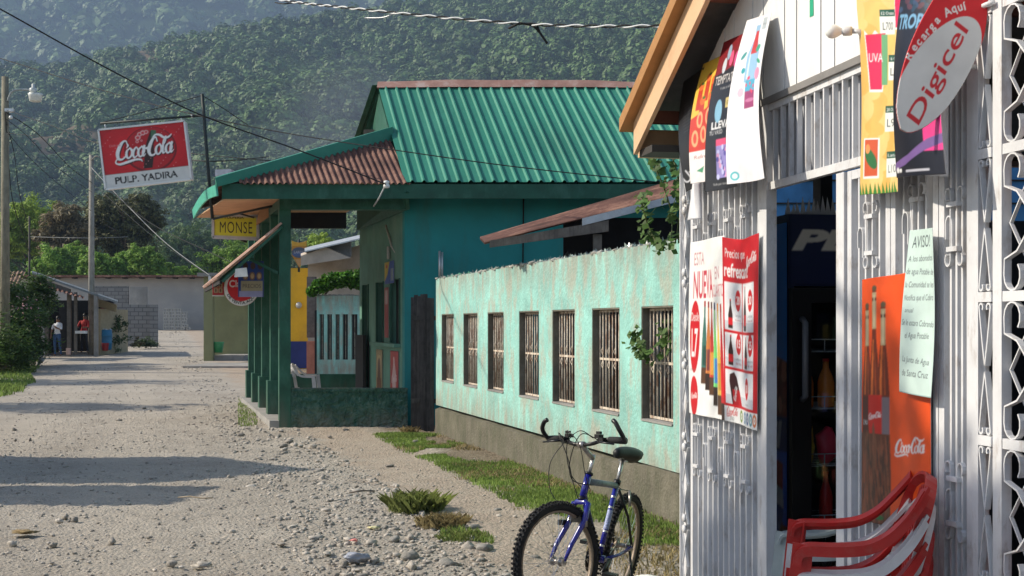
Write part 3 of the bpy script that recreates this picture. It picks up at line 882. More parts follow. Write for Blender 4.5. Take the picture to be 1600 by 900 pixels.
# chipped coping with broken glass and stones set along the top
mb = MB(); rr = random.Random(5); cop = pmat('coping_cement', (.36, .35, .31), .95, .25, 12, bump=.8, bscale=40)
for i in range(260):
    y = YA + (YB - YA) * i / 260
    mb.ball(T(y, 2.345, -.01 - .13 * rr.random()), .02 + .035 * rr.random(), cop, 1, (1, 1, .55), .8, i)
mb.build('rough_coping', tw)
Vv = []; rng = np.random.default_rng(77)
mb = MB(); g1 = pmat('glass_shard', (.30, .36, .32), .2, .2, 10, island=.4); g2 = pmat('green_glass_shard', (.10, .34, .20), .2)
for i in range(900):
    y = YA + (YB - YA) * rr.random(); c = T(y, 2.355, -.16 * rr.random()); h = .012 + .035 * rr.random() ** 2; w = .010 + .014 * rr.random()
    a = rr.random() * 3.14; e = Vector((math.cos(a), math.sin(a), 0)) * w; t = c + Vector((rr.uniform(-.02, .02), rr.uniform(-.02, .02), h))
    f = Vector((-e.y, e.x, 0)) * .25
    mb.add([c - e, c + f, c + e, c - f, t], [(0, 1, 4), (1, 2, 4), (2, 3, 4), (3, 0, 4)], g2 if noise.noise(c * .9) > .22 and rr.random() < .5 else g1)
mb.build('glass_shards', tw, kind='stuff')
for k, (a, b) in enumerate(wins):
    # dark jamb lining then the iron grille set back in the opening
    mb = MB(); t = .012
    for (p, q, z0, z1) in ((a, a + t, .795, 1.805), (b - t, b, .795, 1.805)): wall_block(mb, p, q, z0, z1, jamb, -.004, .17)
    wall_block(mb, a + t, b - t, 1.79, 1.805, jamb, -.004, .17); wall_block(mb, a + t, b - t, .795, .812, cement, .01, .17)
    fr = mb.build('opening', tw)
    g = MB(); d = -.075
    for z in (.83, 1.31, 1.775): g.tube([T(a + .02, z, d), T(b - .02, z, d)], 1, rustbar, flat=(.022, .012, (0, 0, 1)))
    gr = g.build('grille', tw)
    nb = 9
    g = MB()
    for j in range(nb):
        y = a + .03 + (b - a - .06) * j / (nb - 1)
        g.tube([T(y, .82, d), T(y, 1.785, d)], .0075, rustbar, 6)
        if j % 2 and j < nb - 1:
            for s in (1, -1):
                g.tube([T(y, 1.32, d) + W_D * .0 + Vector((0, 0, s * .02)), T(y, 1.32 + s * .07, d + .01) + W_D * .03, T(y, 1.32 + s * .11, d) + W_D * .0, T(y, 1.32 + s * .07, d + .01) - W_D * .03, T(y, 1.32 + s * .02, d)], .006, rustbar, 5)
    g.build('bars', gr)
# chipped lintels over the two nearest openings
mb = MB()
for i, (a, b) in enumerate(wins[-2:]):
    for j in range(14 if i == 0 else 6):
        y = (a + b) / 2 + (rr.random() - .5) * (b - a) * .9 if i == 0 else a + .04 + rr.random() * .22
        mb.ball(T(y, 1.80, -.03), .022, jamb, 1, (1.3, 1.3, .7), .6, j)
mb.build('broken_lintel', tw)

# ================================================================== COURTYARD behind the wall
redwall = pmat('terracotta_wall', (.30, .14, .09), .9, .25, 2.5, bump=.3, stain=(.40, .34, .26), samt=.6, sscale=(1.5, 1.5, 1))
woodg = pmat('grey_wood', (.17, .15, .125), .9, .3, 7, stain=(.08, .07, .06), samt=.6, sscale=(30, 30, 3))
rust = pmat('rusty_zinc', (.15, .07, .052), .8, .55, 2, bump=.3, stain=(.33, .19, .13), samt=.7, sscale=(2, 2, 2))
zinc = pmat('bare_zinc', (.55, .57, .58), .42, .2, 5, metal=.55, stain=(.30, .20, .14), samt=.5, sscale=(4, 4, 4), sth=(.55, .7))
blueb = pmat('blue_boards', (.035, .12, .27), .8, .3, 3, stain=(.10, .20, .32), samt=.5, sscale=(3, 3, 40))
dark = pmat('dark_timber', (.025, .024, .024), .9)
sh = thing('courtyard_shed', (1.2, 15.5, 0), 'open shed with a rusty sloping sheet roof and blue boards behind the turquoise wall', 'shed')
A, Bq, Cq, Dq = px(757, 379, 14.9), px(1120, 288, 14.9), px(1120, 262, 16.3), px(750, 372, 16.3)
def corr(mb, A, B, C, D, n, amp, m, thick=.006, prof='sine', sub=8, top=None):
    """corrugated sheet: ridges run from A-B (eave) up to D-C"""
    A, B, C, D = map(Vector, (A, B, C, D)); N = (B - A).cross(D - A).normalized()
    if N.z < 0: N = -N
    v = []; k = n * sub
    for i in range(k + 1):
        t = i / k; ph = (i % sub) / sub
        if prof == 'sine': h = amp * math.sin(2 * math.pi * ph)
        else: h = amp * (1 if (i % sub) in (5, 6) else 0)
        a = A.lerp(B, t); b = D.lerp(C, t)
        if top: b = top(t, a, b)
        v += [a + N * h, b + N * h, b + N * (h - thick), a + N * (h - thick)]
    f = []
    for i in range(k):
        o, p = 4 * i, 4 * i + 4
        f += [(o, p, p + 1, o + 1), (o + 3, o + 2, p + 2, p + 3), (o, o + 3, p + 3, p), (o + 1, p + 1, p + 2, o + 2)]
    f += [(0, 1, 2, 3), (4 * k + 3, 4 * k + 2, 4 * k + 1, 4 * k)]
    return mb.add(v, f, m)
mb = MB(); corr(mb, A, Dq, Cq, Bq, 10, .02, rust); mb.build('roof', sh)
mb = MB(); a2, b2 = A.lerp(Bq, .42) + Vector((0, -.03, .0)), Bq + Vector((0, -.03, .0))
mb.hexa([a2 + Vector((0, 0, -.09)), b2 + Vector((0, 0, -.09)), b2 + Vector((0, .02, -.09)), a2 + Vector((0, .02, -.09))],
        [a2 + Vector((0, 0, -.005)), b2 + Vector((0, 0, -.005)), b2 + Vector((0, .02, -.005)), a2 + Vector((0, .02, -.005))], zinc)
mb.build('roof_trim', sh)
mb = MB(); a2, b2 = px(765, 384, 14.88), px(951, 348, 14.88)
mb.hexa([a2 + Vector((0, 0, -.02)), b2 + Vector((0, 0, -.10)), b2 + Vector((0, .03, -.10)), a2 + Vector((0, .03, -.02))],
        [a2 + Vector((0, 0, .06)), b2 + Vector((0, 0, .03)), b2 + Vector((0, .03, .03)), a2 + Vector((0, .03, .06))], woodg); mb.build('fascia', sh)
mb = MB(); mb.box((.7, 15.7, 1.27), (.08, 1.0, 2.5), dark); mb.box((2.0, 16.25, 1.5), (2.7, .06, 3.0), dark)
mb.box((2.72, 15.6, 1.35), (1.3, .05, 2.7), blueb)
for k in range(9): mb.box((2.72, 15.56, .3 + k * .28), (1.3, .02, .012), dark)
for x_ in (1.0, 2.0): mb.box((x_, 15.0, 1.35), (.1, .1, 2.7), woodg)
mb.build('wall', sh)
# the low house across the courtyard, seen through the bars
ch = thing('courtyard_house', (2.2, 14.0, 0), 'terracotta walled house glimpsed through the bars of the turquoise wall', 'house')
mb = MB(); o = W_N * -2.4
def wl(y0, y1, z0, z1, n0, n1, m):
    mb.hexa([T(y0, z0, n0), T(y1, z0, n0), T(y1, z0, n1), T(y0, z0, n1)], [T(y0, z1, n0), T(y1, z1, n0), T(y1, z1, n1), T(y0, z1, n1)], m)
wl(8.3, 19.0, 0, 2.05, -3.0, -3.15, redwall); mb.build('wall', ch)
for (p_, q_) in ((10, 11), (13.4, 14.2)): mb = MB(); wl(p_, q_, 0, 1.9, -2.99, -2.94, woodg); mb.build('door', ch)
for (p_, q_) in ((11.6, 12.6), (16, 17)): mb = MB(); wl(p_, q_, .9, 1.8, -2.99, -2.96, pmat('white_trim', (.7, .7, .68))); mb.build('window', ch)
mb = MB(); rr = random.Random(8)
for k in range(26):
    y = 9.5 + k * .34; wl(y, y + .06 + .1 * rr.random(), 0, .7 + .9 * rr.random(), -1.6 - .6 * rr.random(), -1.75 - .6 * rr.random(), [woodg, redwall, pmat('tan_board', (.45, .36, .24))][k % 3])
props(mb.build('lumber_pile'), 'old boards leaning in the courtyard behind the barred openings', 'lumber')

# ================================================================== GREEN HOUSE WITH PORCH
teal = pmat('teal_paint', (.010, .235, .235), .6, .14, 1.0, bump=.3, bscale=10, stain=(.03, .16, .15), samt=.6, sscale=(2.5, 2.5, .5))
grime_tone(teal, 0, 2.6, 3.5, 4.0, (.02, .13, .13), .6)  # splashed dirt at the foot, darker teal towards the eave
dgreen = pmat('dark_green_paint', (.012, .085, .052), .55, .3, 3, bump=.35, bscale=14, stain=(.045, .15, .105), samt=.6, sscale=(5, 5, 2))
grime_tone(dgreen, 0, .55, 9, 10, (.16, .15, .11), .6)
roughg = pmat('rough_green_render', (.020, .095, .066), .5, .4, 6, bump=1.0, bscale=11, bdist=.12, stain=(.10, .16, .125), samt=.7, sscale=(6, 6, 6), sth=(.5, .66))
grime_tone(roughg, -.05, .35, .60, .64, (.20, .19, .15), .8)
roofg = pmat('green_roof_sheet', (.030, .215, .148), .55, .18, .8, stain=(.065, .27, .195), samt=.6, sscale=(1.6, .5, .5), sth=(.48, .7), spec=.4)
midg = pmat('facade_green', (.11, .25, .19), .7, .2, 2, bump=.2, stain=(.19, .30, .24), samt=.6, sscale=(2, 2, .8))
tanw = pmat('soffit_boards', (.50, .31, .17), .7, .2, 3, stain=(.35, .20, .11), samt=.6, sscale=(1, 14, 1))
H0 = Vector((-3.74, 20.6, 0))
gh = thing('green_house', (-1.6, 22, 0), 'teal house with a big green corrugated roof and open corner porch', 'house')
def G(x, y, z): return Vector((x - .2802 * (y - 20.6), y, z))      # house frame: x along the front, y along the street
def gbox(mb, x0, x1, y0, y1, z0, z1, m):
    mb.hexa([G(x0, y0, z0), G(x1, y0, z0), G(x1, y1, z0), G(x0, y1, z0)], [G(x0, y0, z1), G(x1, y0, z1), G(x1, y1, z1), G(x0, y1, z1)], m)
mb = MB()
gbox(mb, -1.67, 6.0, 20.9, 21.08, -.2, 3.93, teal)
mb.build('front_wall', gh)
mb = MB()
# porch facade with door and two openings
ops = [(21.25, 22.15), (22.75, 23.55), (24.35, 25.1)]
FX0, FX1 = -1.67, -1.52
cur = 21.09
for (a, b) in ops:
    gbox(mb, FX0, FX1, cur, a, -.2, 4.05, midg); cur = b
    gbox(mb, FX0, FX1, a, b, 2.42, 4.05, midg)
gbox(mb, FX0, FX1, cur, 25.45, -.2, 4.05, midg)
gbox(mb, FX0, FX1, 21.25, 22.15, -.2, 1.30, midg); gbox(mb, FX0, FX1, 22.75, 23.55, -.2, 1.30, midg)
gbox(mb, FX0 - .12, FX0 - .003, 21.2, 23.6, 1.27, 1.33, midg)
gbox(mb, -1.5, 5.9, 25.2, 25.35, -.2, 3.9, teal)
mb.build('porch_facade', gh)
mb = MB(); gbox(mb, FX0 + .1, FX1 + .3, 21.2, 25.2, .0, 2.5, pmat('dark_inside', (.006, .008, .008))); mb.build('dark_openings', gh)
for (a, b) in ops:
    for y in (a + .02, b - .05): mb = MB(); gbox(mb, FX0 - .02, FX0 + .02, y, y + .03, 1.34, 2.42, dgreen); mb.build('window_jamb', gh)
mb = MB(); gbox(mb, FX0 - .14, FX0 - .08, 24.2, 25.1, .12, 1.45, dark); mb.build('door', gh)
mb = MB()   # floor and step
gbox(mb, -3.9, -1.68, 20.62, 27.5, -.2, .10, cement); mb.build('porch_floor', gh)
mb = MB(); gbox(mb, -3.555, -1.68, 20.6, 20.75, -.2, .57, roughg)
gbox(mb, -3.55, -1.68, 20.585, 20.765, .57, .625, roughg); lw = mb.build('low_wall', gh)
mb = MB(); gbox(mb, -3.45, -1.15, 27.2, 27.35, .1, .60, dgreen); mb.build('low_wall', gh)
for k, y in enumerate((20.6, 22.15, 23.9, 25.6, 27.2)):
    mb = MB()
    gbox(mb, -3.745, -3.56, y, y + .18, .1 if k else -.2, 3.50 if k == 0 else 3.54, dgreen)
    if k: gbox(mb, -3.80, -3.50, y - .06, y + .24, .02, .68, dgreen)
    mb.build('column', gh)
mb = MB()
gbox(mb, -3.745, -1.67, 20.58, 20.79, 3.50, 3.74, dgreen); gbox(mb, -3.72, -1.67, 27.2, 27.36, 3.70, 4.03, dark)
gbox(mb, -3.745, -3.56, 20.8, 27.19, 3.545, 4.02, dgreen); mb.build('beam', gh)
mb = MB(); gbox(mb, -3.70, -1.67, 20.8, 27.2, 4.03, 4.07, tanw)
mb.build('ceiling', gh)
ZE = 3.90
# main roof
E0, E1 = Vector((-1.697, 20.2, ZE)), Vector((6.6, 20.2, ZE)); upv = Vector((-.675, 2.42, 1.99))
mb = MB(); corr(mb, E0, E1, E1 + upv, E0 + upv, 45, .035, roofg, .008, 'trap')
mb.build('roof', gh)
mb = MB(); bk = Vector((-.66, 2.4, -1.9))
corr(mb, E0 + upv + bk + Vector((-.5, .0, 0)), E1 + upv + bk, E1 + upv + Vector((0, .02, 0)), E0 + upv + Vector((-.1, .02, 0)), 45, .035, dgreen, .008, 'trap')
mb.build('rear_roof', gh)
mb = MB(); ridge = []
rp = [E0 + upv + Vector((8.3 * i / 40, 0, 0)) for i in range(41)]
vs = []
for i, p in enumerate(rp):
    w = .02 * noise.noise(Vector((i * .25, 2, 0))) + .035 * math.sin(min(i, 22) / 22 * math.pi)
    vs += [p + Vector((0, -.14, -.075 + w * .3)), p + Vector((0, -.02, .05 + w)), p + Vector((0, .16, -.03)), p + Vector((0, .14, -.06))]
mb.add(vs, [(4 * i + k, 4 * i + (k + 1) % 4, 4 * i + 4 + (k + 1) % 4, 4 * i + 4 + k) for i in range(40) for k in range(4)], pmat('ridge_rust', (.36, .20, .16), .7, .25, 3, stain=(.5, .46, .42), samt=.5))
mb.build('ridge_cap', gh)
mb = MB()   # gable end board under the left verge
a, b = E0, E0 + upv
mb.prism([a + Vector((.02, 0, -.16)), b + Vector((.02, 0, -.16)), b + bk + Vector((0, 0, -.1)), b + bk + Vector((0, 0, -.5)), a + Vector((.02, .3, -.4))], (.04, 0, 0), dgreen)
mb.build('gable_board', gh)
mb = MB()   # stub of the lower rear roof left of the verge
q0, q1 = px(574, 216, 23.6), px(597, 172, 23.6)
mb.hexa([q0, px(612, 214, 23.6), px(612, 214, 23.2), px(574, 216, 23.2)], [px(592, 170, 23.6), px(606, 168, 23.6), px(606, 168, 23.2), px(592, 170, 23.2)], dgreen)
mb.box(tuple(px(590, 208, 23.1)), (.5, .06, .12), woodg)
mb.build('rear_gable', gh)
# porch hip roof
HA = Vector((-4.57, 19.8, 3.83)); HB = Vector((-1.60, 20.19, 3.875)); HT = Vector((-1.90, 21.45, 4.84))
mb = MB(); HC_ = HT + (E0 - E0)
up2 = upv.normalized()
def hiptop(t, a, b):
    # columns climb along the slope until the hip line HA-HT
    s = max(0.0, min(1.0, (a.x - HA.x) / (HT.x + .0 - HA.x + .48)))
    h = HA.lerp(HT, s) ; return Vector((h.x, h.y, h.z - .02))
corr(mb, HA + Vector((.35, .05, .01)), HB, HT, HT, 27, .02, rust, .006, 'sine', 6, hiptop)
mb.build('rusty_porch_roof', gh)
mb = MB()   # left plane of the hip roof, running up the street side
HD = px(302, 326, 25.0); HE = HT + Vector((-.2802 * 4.0, 4.0, 0)); dn = Vector((0, 0, -.04))
mb.hexa([HA, HT, HE, HD], [HA + dn, HT + dn, HE + dn, HD + dn], rust)
mb.build('street_side_roof', gh)
mb = MB()   # wide green hip flashing
f0, f1 = px(337, 287, 19.75), px(614, 214, 21.35)
mb.hexa([f0 + Vector((.02, 0, -.05)), f1 + Vector((0, 0, -.07)), f1 + Vector((-.05, .25, .02)), f0 + Vector((-.05, .2, 0))],
        [f0 + Vector((0, -.02, .09)), f1 + Vector((0, -.02, .17)), f1 + Vector((-.05, .25, .21)), f0 + Vector((-.05, .2, .13))], roofg)
mb.build('hip_flashing', gh)
mb = MB()   # fascia boards
mb.hexa([Vector((HA.x + .06, 19.9, 3.60)), Vector((-1.7, 20.22, 3.64)), Vector((-1.7, 20.26, 3.64)), Vector((HA.x + .06, 19.94, 3.60))],
        [Vector((HA.x + .06, 19.9, 3.84)), Vector((-1.7, 20.22, 3.87)), Vector((-1.7, 20.26, 3.87)), Vector((HA.x + .06, 19.94, 3.84))], dgreen)
mb.hexa([Vector((-1.7, 20.22, 3.64)), Vector((6.6, 20.22, 3.64)), Vector((6.6, 20.26, 3.64)), Vector((-1.7, 20.26, 3.64))],
        [Vector((-1.7, 20.22, 3.87)), Vector((6.6, 20.22, 3.87)), Vector((6.6, 20.26, 3.87)), Vector((-1.7, 20.26, 3.87))], dgreen)
mb.build('fascia', gh)
mb = MB()   # street-side eave: sagging green boards
N_ = 12; vs = []
for i in range(N_ + 1):
    t = i / N_; p = HA.lerp(HD, t) + Vector((-.02, 0, -.02 + .10 * math.sin(t * math.pi)))
    vs += [p, p + Vector((.03, 0, 0)), p + Vector((.05, 0, -.17)), p + Vector((.02, 0, -.17))]
mb.add(vs, [(4 * i + k, 4 * i + (k + 1) % 4, 4 * i + 4 + (k + 1) % 4, 4 * i + 4 + k) for i in range(N_) for k in range(4)] + [(3, 2, 1, 0), (4 * N_, 4 * N_ + 1, 4 * N_ + 2, 4 * N_ + 3)],
       pmat('pale_green_board', (.06, .36, .26), .6, .2, 4))
mb.build('street_side_fascia', gh)
mb = MB()   # boarded soffit
mb.hexa([HA + Vector((.1, .15, -.22)), Vector((-3.5, 20.2, 3.66)), G(-3.76, 25, 3.75), HD + Vector((.06, 0, -.18))],
        [HA + Vector((.1, .15, -.20)), Vector((-3.5, 20.2, 3.68)), G(-3.76, 25, 3.77), HD + Vector((.06, 0, -.16))], tanw)
mb.build('soffit', gh)
MB().prism([px(400, 352, 22.5), px(404, 332, 22.5), px(430, 306, 22.5), px(437, 308, 22.5), px(436, 326, 22.5), px(418, 340, 22.5)], (0, .05, 0), tanw).build('soffit_end_board', gh)
mb = MB(); rib = pmat('teal_roof_soffit', (.03, .03, .03))
mb.hexa([Vector((-1.67, 20.27, 3.80)), Vector((6.5, 20.27, 3.80)), Vector((6.5, 20.9, 3.80)), Vector((-1.67, 20.9, 3.80))],
        [Vector((-1.67, 20.27, 3.83)), Vector((6.5, 20.27, 3.83)), Vector((6.5, 20.9, 3.83)), Vector((-1.67, 20.9, 3.83))], dgreen); mb.build('front_soffit', gh)
for (x_, y0, y1) in ((-1.2, 2.9, 3.6),):
    pass
# conduit on the teal wall
MB().tube([px(818, 305, 20.86), px(817, 410, 20.86)], .012, pmat('black_cable', (.012, .012, .012)), 6).build('conduit', gh)
MB().tube([px(687, 392, 20.7), px(687, 440, 20.7)], .02, zinc, 6).tube([px(691, 394, 20.7), px(691, 440, 20.7)], .015, zinc, 6).build('roof_rods', gh)
# hanging posters in porch
cables = _M['black_cable']
ins = thing('service_insulator', px(604, 289, 19.9), 'white porcelain wire insulator on the green fascia above the porch', 'insulator')
MB().lathe([(.02, -.05), (.05, -.04), (.05, 0), (.03, .02), (.045, .03), (.045, .06), (.01, .07)], px(604, 289, 19.9), pmat('porcelain', (.75, .75, .72), .3), 12).build('porcelain', ins)
MB().tube([px(602, 290, 19.95), px(592, 310, 20.0), px(584, 322, 20.3)], .013, pmat('grey_bracket', (.45, .45, .45), .5), 6).build('bracket', ins)

# awning on the street side
aw = thing('awning', (-4.2, 22, 2.4), 'small rusty sheet awning sloping down from the porch columns over the kiosk', 'awning')
a0, a1 = px(441, 349, 20.5), px(338, 434, 20.5); L_ = Vector((-.2802 * 5.5, 5.5, 0))
mb = MB(); corr(mb, a1, a1 + L_, a0 + L_, a0, 26, .03, pmat('pink_rust_sheet', (.42, .25, .19), .75, .3, 3, stain=(.62, .56, .50), samt=.6, sscale=(3, 3, 3)), .006); mb.build('sheet', aw)
mb = MB()
for s in (0, .33, .66, 1):
    mb.tube([a0 + L_ * s + Vector((0, 0, -.06)), a1 + L_ * s + Vector((.1, 0, -.06))], 1, dgreen, flat=(.06, .04, (0, 1, 0)))
mb.tube([a1 + Vector((.05, .1, -.05)), a1 + L_ + Vector((.05, 0, -.05))], 1, dark, flat=(.08, .04, (0, 0, 1)))
mb.tube([px(392, 405, 20.9), px(436, 427, 20.7)], 1, dgreen, flat=(.05, .05, (0, 0, 1))); mb.build('rafters', aw)
mb = MB(); k0 = px(367, 411, 20.45)
mb.prism([px(368, 420, 20.45), px(385, 418, 20.45), px(387, 432, 20.45), px(366, 433, 20.45)], (0, .03, 0), pmat('white_board', (.75, .74, .70)))
props(mb.build('scrap_board'), 'small white board hanging from the rusty awning edge', 'board')

# wooden gate between turquoise wall and house
gt = thing('wooden_gate', (-1.3, 19.9, 0), 'dark weathered plank gate between the teal house and the turquoise wall', 'gate')
mb = MB(); rr = random.Random(3); wd = pmat('black_wood', (.050, .047, .045), .9, .4, 6, stain=(.13, .12, .11), samt=.6, sscale=(30, 30, 2), island=.3)
for k in range(7):
    x0 = px(643 + k * 5.5, 500, 20.3).x; mb.box((x0 + .025, 20.25 - k * .08, 1.04 + rr.uniform(-.06, .05)), (.062, .025, 2.15), wd)
mb.build('planks', gt)
for z_ in (1.75, .45): MB().box((px(663, 500, 20).x, 20.06, z_), (.42, .03, .07), wd).build('crossbar', gt)

# ================================================================== FARTHER HOUSES ON THE RIGHT
yel = pmat('yellow_paint', (.62, .38, .02), .7, .12, 2, stain=(.35, .22, .05), samt=.35, sscale=(2, 2, 1))
navy = pmat('navy_paint', (.015, .03, .16), .7, .2, 2)
cream = pmat('cream_render', (.47, .40, .33), .85, .15, 2, stain=(.30, .25, .20), samt=.5, sscale=(1, 1, .6))
olive = pmat('olive_paint', (.26, .27, .14), .8, .12, 1.5, stain=(.18, .19, .11), samt=.4, sscale=(1, 1, .5))
white = pmat('white_paint', (.72, .73, .72), .5, .10, 3, bump=.1)
def slab(mb, pts, dz, m): mb.prism(pts, (0, 0, dz), m)
# yellow shop
yh = thing('yellow_house', px(450, 572, 44), 'yellow house with a navy blue painted base beyond the green porch', 'house')
ex = px(393, 500, 44).x; xr = px(481, 500, 44).x
mb = MB(); mb.box(((ex + xr) / 2, 45, 1.75), (xr - ex, 2.0, 3.7), yel)
mb.build('wall', yh)
mb = MB(); mb.box(((ex + xr) / 2, 44.98, .62), (xr - ex + .04, 2.03, .92), navy); mb.build('painted_base', yh)
mb = MB(); mb.box((px(468, 500, 43.7).x, 43.85, -.02), (1.6, .5, .30), cement); mb.build('step', yh)
mb = MB().lathe([(.0, 0), (.11, .01), (.11, .03), (0, .04)], px(467, 477, 43.93), pmat('meter_glass', (.35, .36, .35), .3), 14, axis=(0, -1, 0)); mb.build('electric_meter', yh)
# cream building with the slanted zinc roof
cb = thing('cream_house', px(530, 560, 41.5), 'cream rendered house with a slanted zinc roof beyond the leafy vine', 'house')
mb = MB(); a = px(481, 430, 42); b = px(700, 430, 42)
mb.box(((a.x + b.x) / 2, 43, 1.9), (b.x - a.x, 2.0, 3.9), cream)
mb.prism([px(520, 395, 41.9), px(600, 372, 41.9), px(600, 420, 41.9), px(520, 420, 41.9)], (0, 1.5, 0), cream)
mb.build('wall', cb)
mb = MB(); mb.hexa([px(470, 415, 40.4), px(548, 403, 40.4), px(548, 400, 42), px(470, 411, 42)], [px(470, 400, 40.4), px(508, 386, 40.4), px(508, 383, 42), px(470, 396, 42)], cream)
mb.prism([px(508, 386, 41), px(548, 376, 41), px(548, 400, 41), px(508, 404, 41)], (0, .2, 0), pmat('grey_panel', (.25, .25, .26)))
mb.build('canopy', cb)
mb = MB(); mb.hexa([px(476, 394, 40.2), px(700, 342, 40.2), px(700, 341, 43.5), px(476, 393, 43.5)], [px(476, 392, 40.2), px(700, 340, 40.2), px(700, 335, 43.5), px(476, 387, 43.5)], zinc); mb.build('roof', cb)
mb = MB(); mb.box(tuple(px(487, 480, 40)), (.26, .3, 1.9), pmat('brown_brick', (.17, .14, .12), .9, .3, 8)); mb.build('brick_pier', cb)
mb = MB(); mb.box((px(487, 566, 39.5).x, 39.6, .62), (.30, .3, 1.05), pmat('salmon_paint', (.50, .19, .13), .8)); mb.build('salmon_pier', cb)
# second turquoise fence
f2 = thing('courtyard_wall', px(530, 588, 38), 'farther turquoise wall with tall narrow openings under a leafy vine', 'wall')
mb = MB(); xs = [495, 499, 506, 511, 518.6, 524, 530.5, 535, 543.5, 549, 558]
Yf = 38.0
def fb(x0, x1, z0, z1, m, d0=0, d1=.18): 
    a, b = px(x0, 0, Yf).x, px(x1, 0, Yf).x; mb.box(((a + b) / 2, Yf + (d0 + d1) / 2, (z0 + z1) / 2), (b - a, d1 - d0, z1 - z0), m)
zb, zt0, zt1 = 1.64 + (508 - 562) / F * Yf, 1.64 + (508 - 491) / F * Yf, 1.64 + (508 - 462) / F * Yf
fb(495, 575, -.1, zb, turq); fb(495, 575, zt0, zt1, turq)
for i in range(0, 10, 2): fb(xs[i], xs[i + 1], zb, zt0, turq)
fb(558.5, 575, zb, zt0, turq)
mb.build('wall', f2)
mb = MB()
for i in range(1, 10, 2):
    for j in range(1): fb((xs[i] + xs[i + 1]) / 2, (xs[i] + xs[i + 1]) / 2 + .6, zb, zt0, rustbar, .08, .1)
mb.build('bars', f2, kind=None)
mb = MB()
for i in range(40): mb.ball((px(495 + 65 * i / 40, 0, Yf).x, Yf + .08, zt1), .06, cop, 1, (1, 1, .6), .8, i)
mb.build('rough_coping', f2)
mb = MB(); mb.box((px(528, 0, 39.5).x, 39.4, 1.0), (1.4, .05, 2.2), dark)  # dark sheet put in for the shade inside the openings
props(mb.build('dark_screen'), 'dark boarding behind the openings of the farther turquoise wall', 'screen')
vine_m = leaf_mat('vine_leaves', (.075, .19, .02), island=.4, var=.3, scale=3, trans=.3)
rng = np.random.default_rng(31)
vt = thing('leafy_vine', px(520, 462, 38), 'bright green leafy vine heaped over the farther turquoise wall', 'vine')
P = []
for (a, b, r) in [(488, 455, 9), (500, 447, 13), (515, 440, 15), (530, 438, 15), (545, 436, 16), (558, 436, 18), (572, 440, 18)]:
    c = np.array(px(a, b, 37.9)); rr_ = r / F * 38
    q = rng.normal(size=(420, 3)); q /= np.linalg.norm(q, axis=1, keepdims=True)
    P.append(c + q * rr_ * rng.random((420, 1)) ** .4 * np.array([1, 1, .9]))
P = np.concatenate(P); V, Q = leaf_quads(P, .075, rng, up=.5, aspect=1.0, droop=1.0); np_mesh('leaves', V, Q, vine_m, vt)
MB().tube([px(500, 470, 38.2), px(512, 455, 38.1), px(530, 440, 38), px(560, 440, 38)], .03, BARK(), 6).build('stem', vt)
# olive building
ol = thing('olive_house', px(350, 560, 51), 'olive painted house with a flat porch slab and corner pillar', 'house')
g0 = gz(0, 51)
mb = MB(); a, b = px(318, 0, 50.8).x, px(332, 0, 50.8).x; mb.box(((a + b) / 2, 51, g0 + 1.65), (b - a, .36, 3.4), olive); mb.build('pillar', ol)
mb = MB(); c = px(400, 0, 53.5).x; a2 = px(330, 0, 53.5).x; mb.box(((a2 + c) / 2, 53.6, g0 + 1.65), (c - a2, .2, 3.3), olive); mb.build('wall', ol)
mb = MB(); s0 = px(308, 0, 50.4).x; mb.box(((s0 + c + 1) / 2, 52.3, px(0, 429, 50.5).z), (c + 1 - s0, 3.8, .14), cement); mb.build('roof_slab', ol)
mb = MB(); mb.box(((b + c) / 2, 52.3, g0 + .05), (c - b, 2.4, .34), cement); mb.build('porch_floor', ol)
mb = MB(); mb.box((px(327, 0, 50.3).x, 50.4, px(0, 441, 50.3).z), (.10, .10, .5), white); mb.build('gutter_spout', ol)
bu = MB().lathe([(.17, 0), (.235, .40), (.25, .43), (.22, .43), (.16, .03)], px(341, 551, 51.2), pmat('green_plastic', (.05, .30, .13), .4), 16)
props(bu.build('green_bucket'), 'green plastic bucket on the olive porch floor', 'bucket')
mb = MB(); mb.box((px(350, 0, 46).x + .6, 47.0, gz(0, 47) - .05), (3.6, 4.2, .18), cement); props(mb.build('sidewalk', kind='structure'))

# ================================================================== FAR END: grey hall, block walls, blocks
gwall = pmat('grey_hall_render', (.36, .34, .32), .9, .12, .6, stain=(.30, .30, .295), samt=.7, sscale=(.25, .25, .7), sth=(.46, .6))
Yg = 92.0; zg = gz(0, Yg)
hall = thing('grey_hall', (px(180, 0, Yg).x, Yg, zg), 'long low grey rendered hall with a rusty roof edge closing the street', 'building')
xa, xb = px(30, 0, Yg).x, px(420, 0, Yg).x
mb = MB(); zt = px(0, 434, Yg).z; mb.box(((xa + xb) / 2, Yg + 4, (zg - 1 + zt) / 2), (xb - xa, 8, zt - zg + 1), gwall); mb.build('wall', hall)
mb = MB(); mb.box(((xa + xb) / 2, Yg + 3.6, zt + .09), (xb - xa + .6, 9, .14), rust)
mb.build('roof', hall)
for i in range(16): MB().box((xa + 1.2 * i + .5, Yg - .3, zt - .03), (.25, .58, .10), dark).build('rafter_end', hall)
block = pmat('concrete_block', (.19, .19, .19), .95, .25, 2, bump=.4, stain=(.27, .27, .26), samt=.6, sscale=(1, 1, 1))
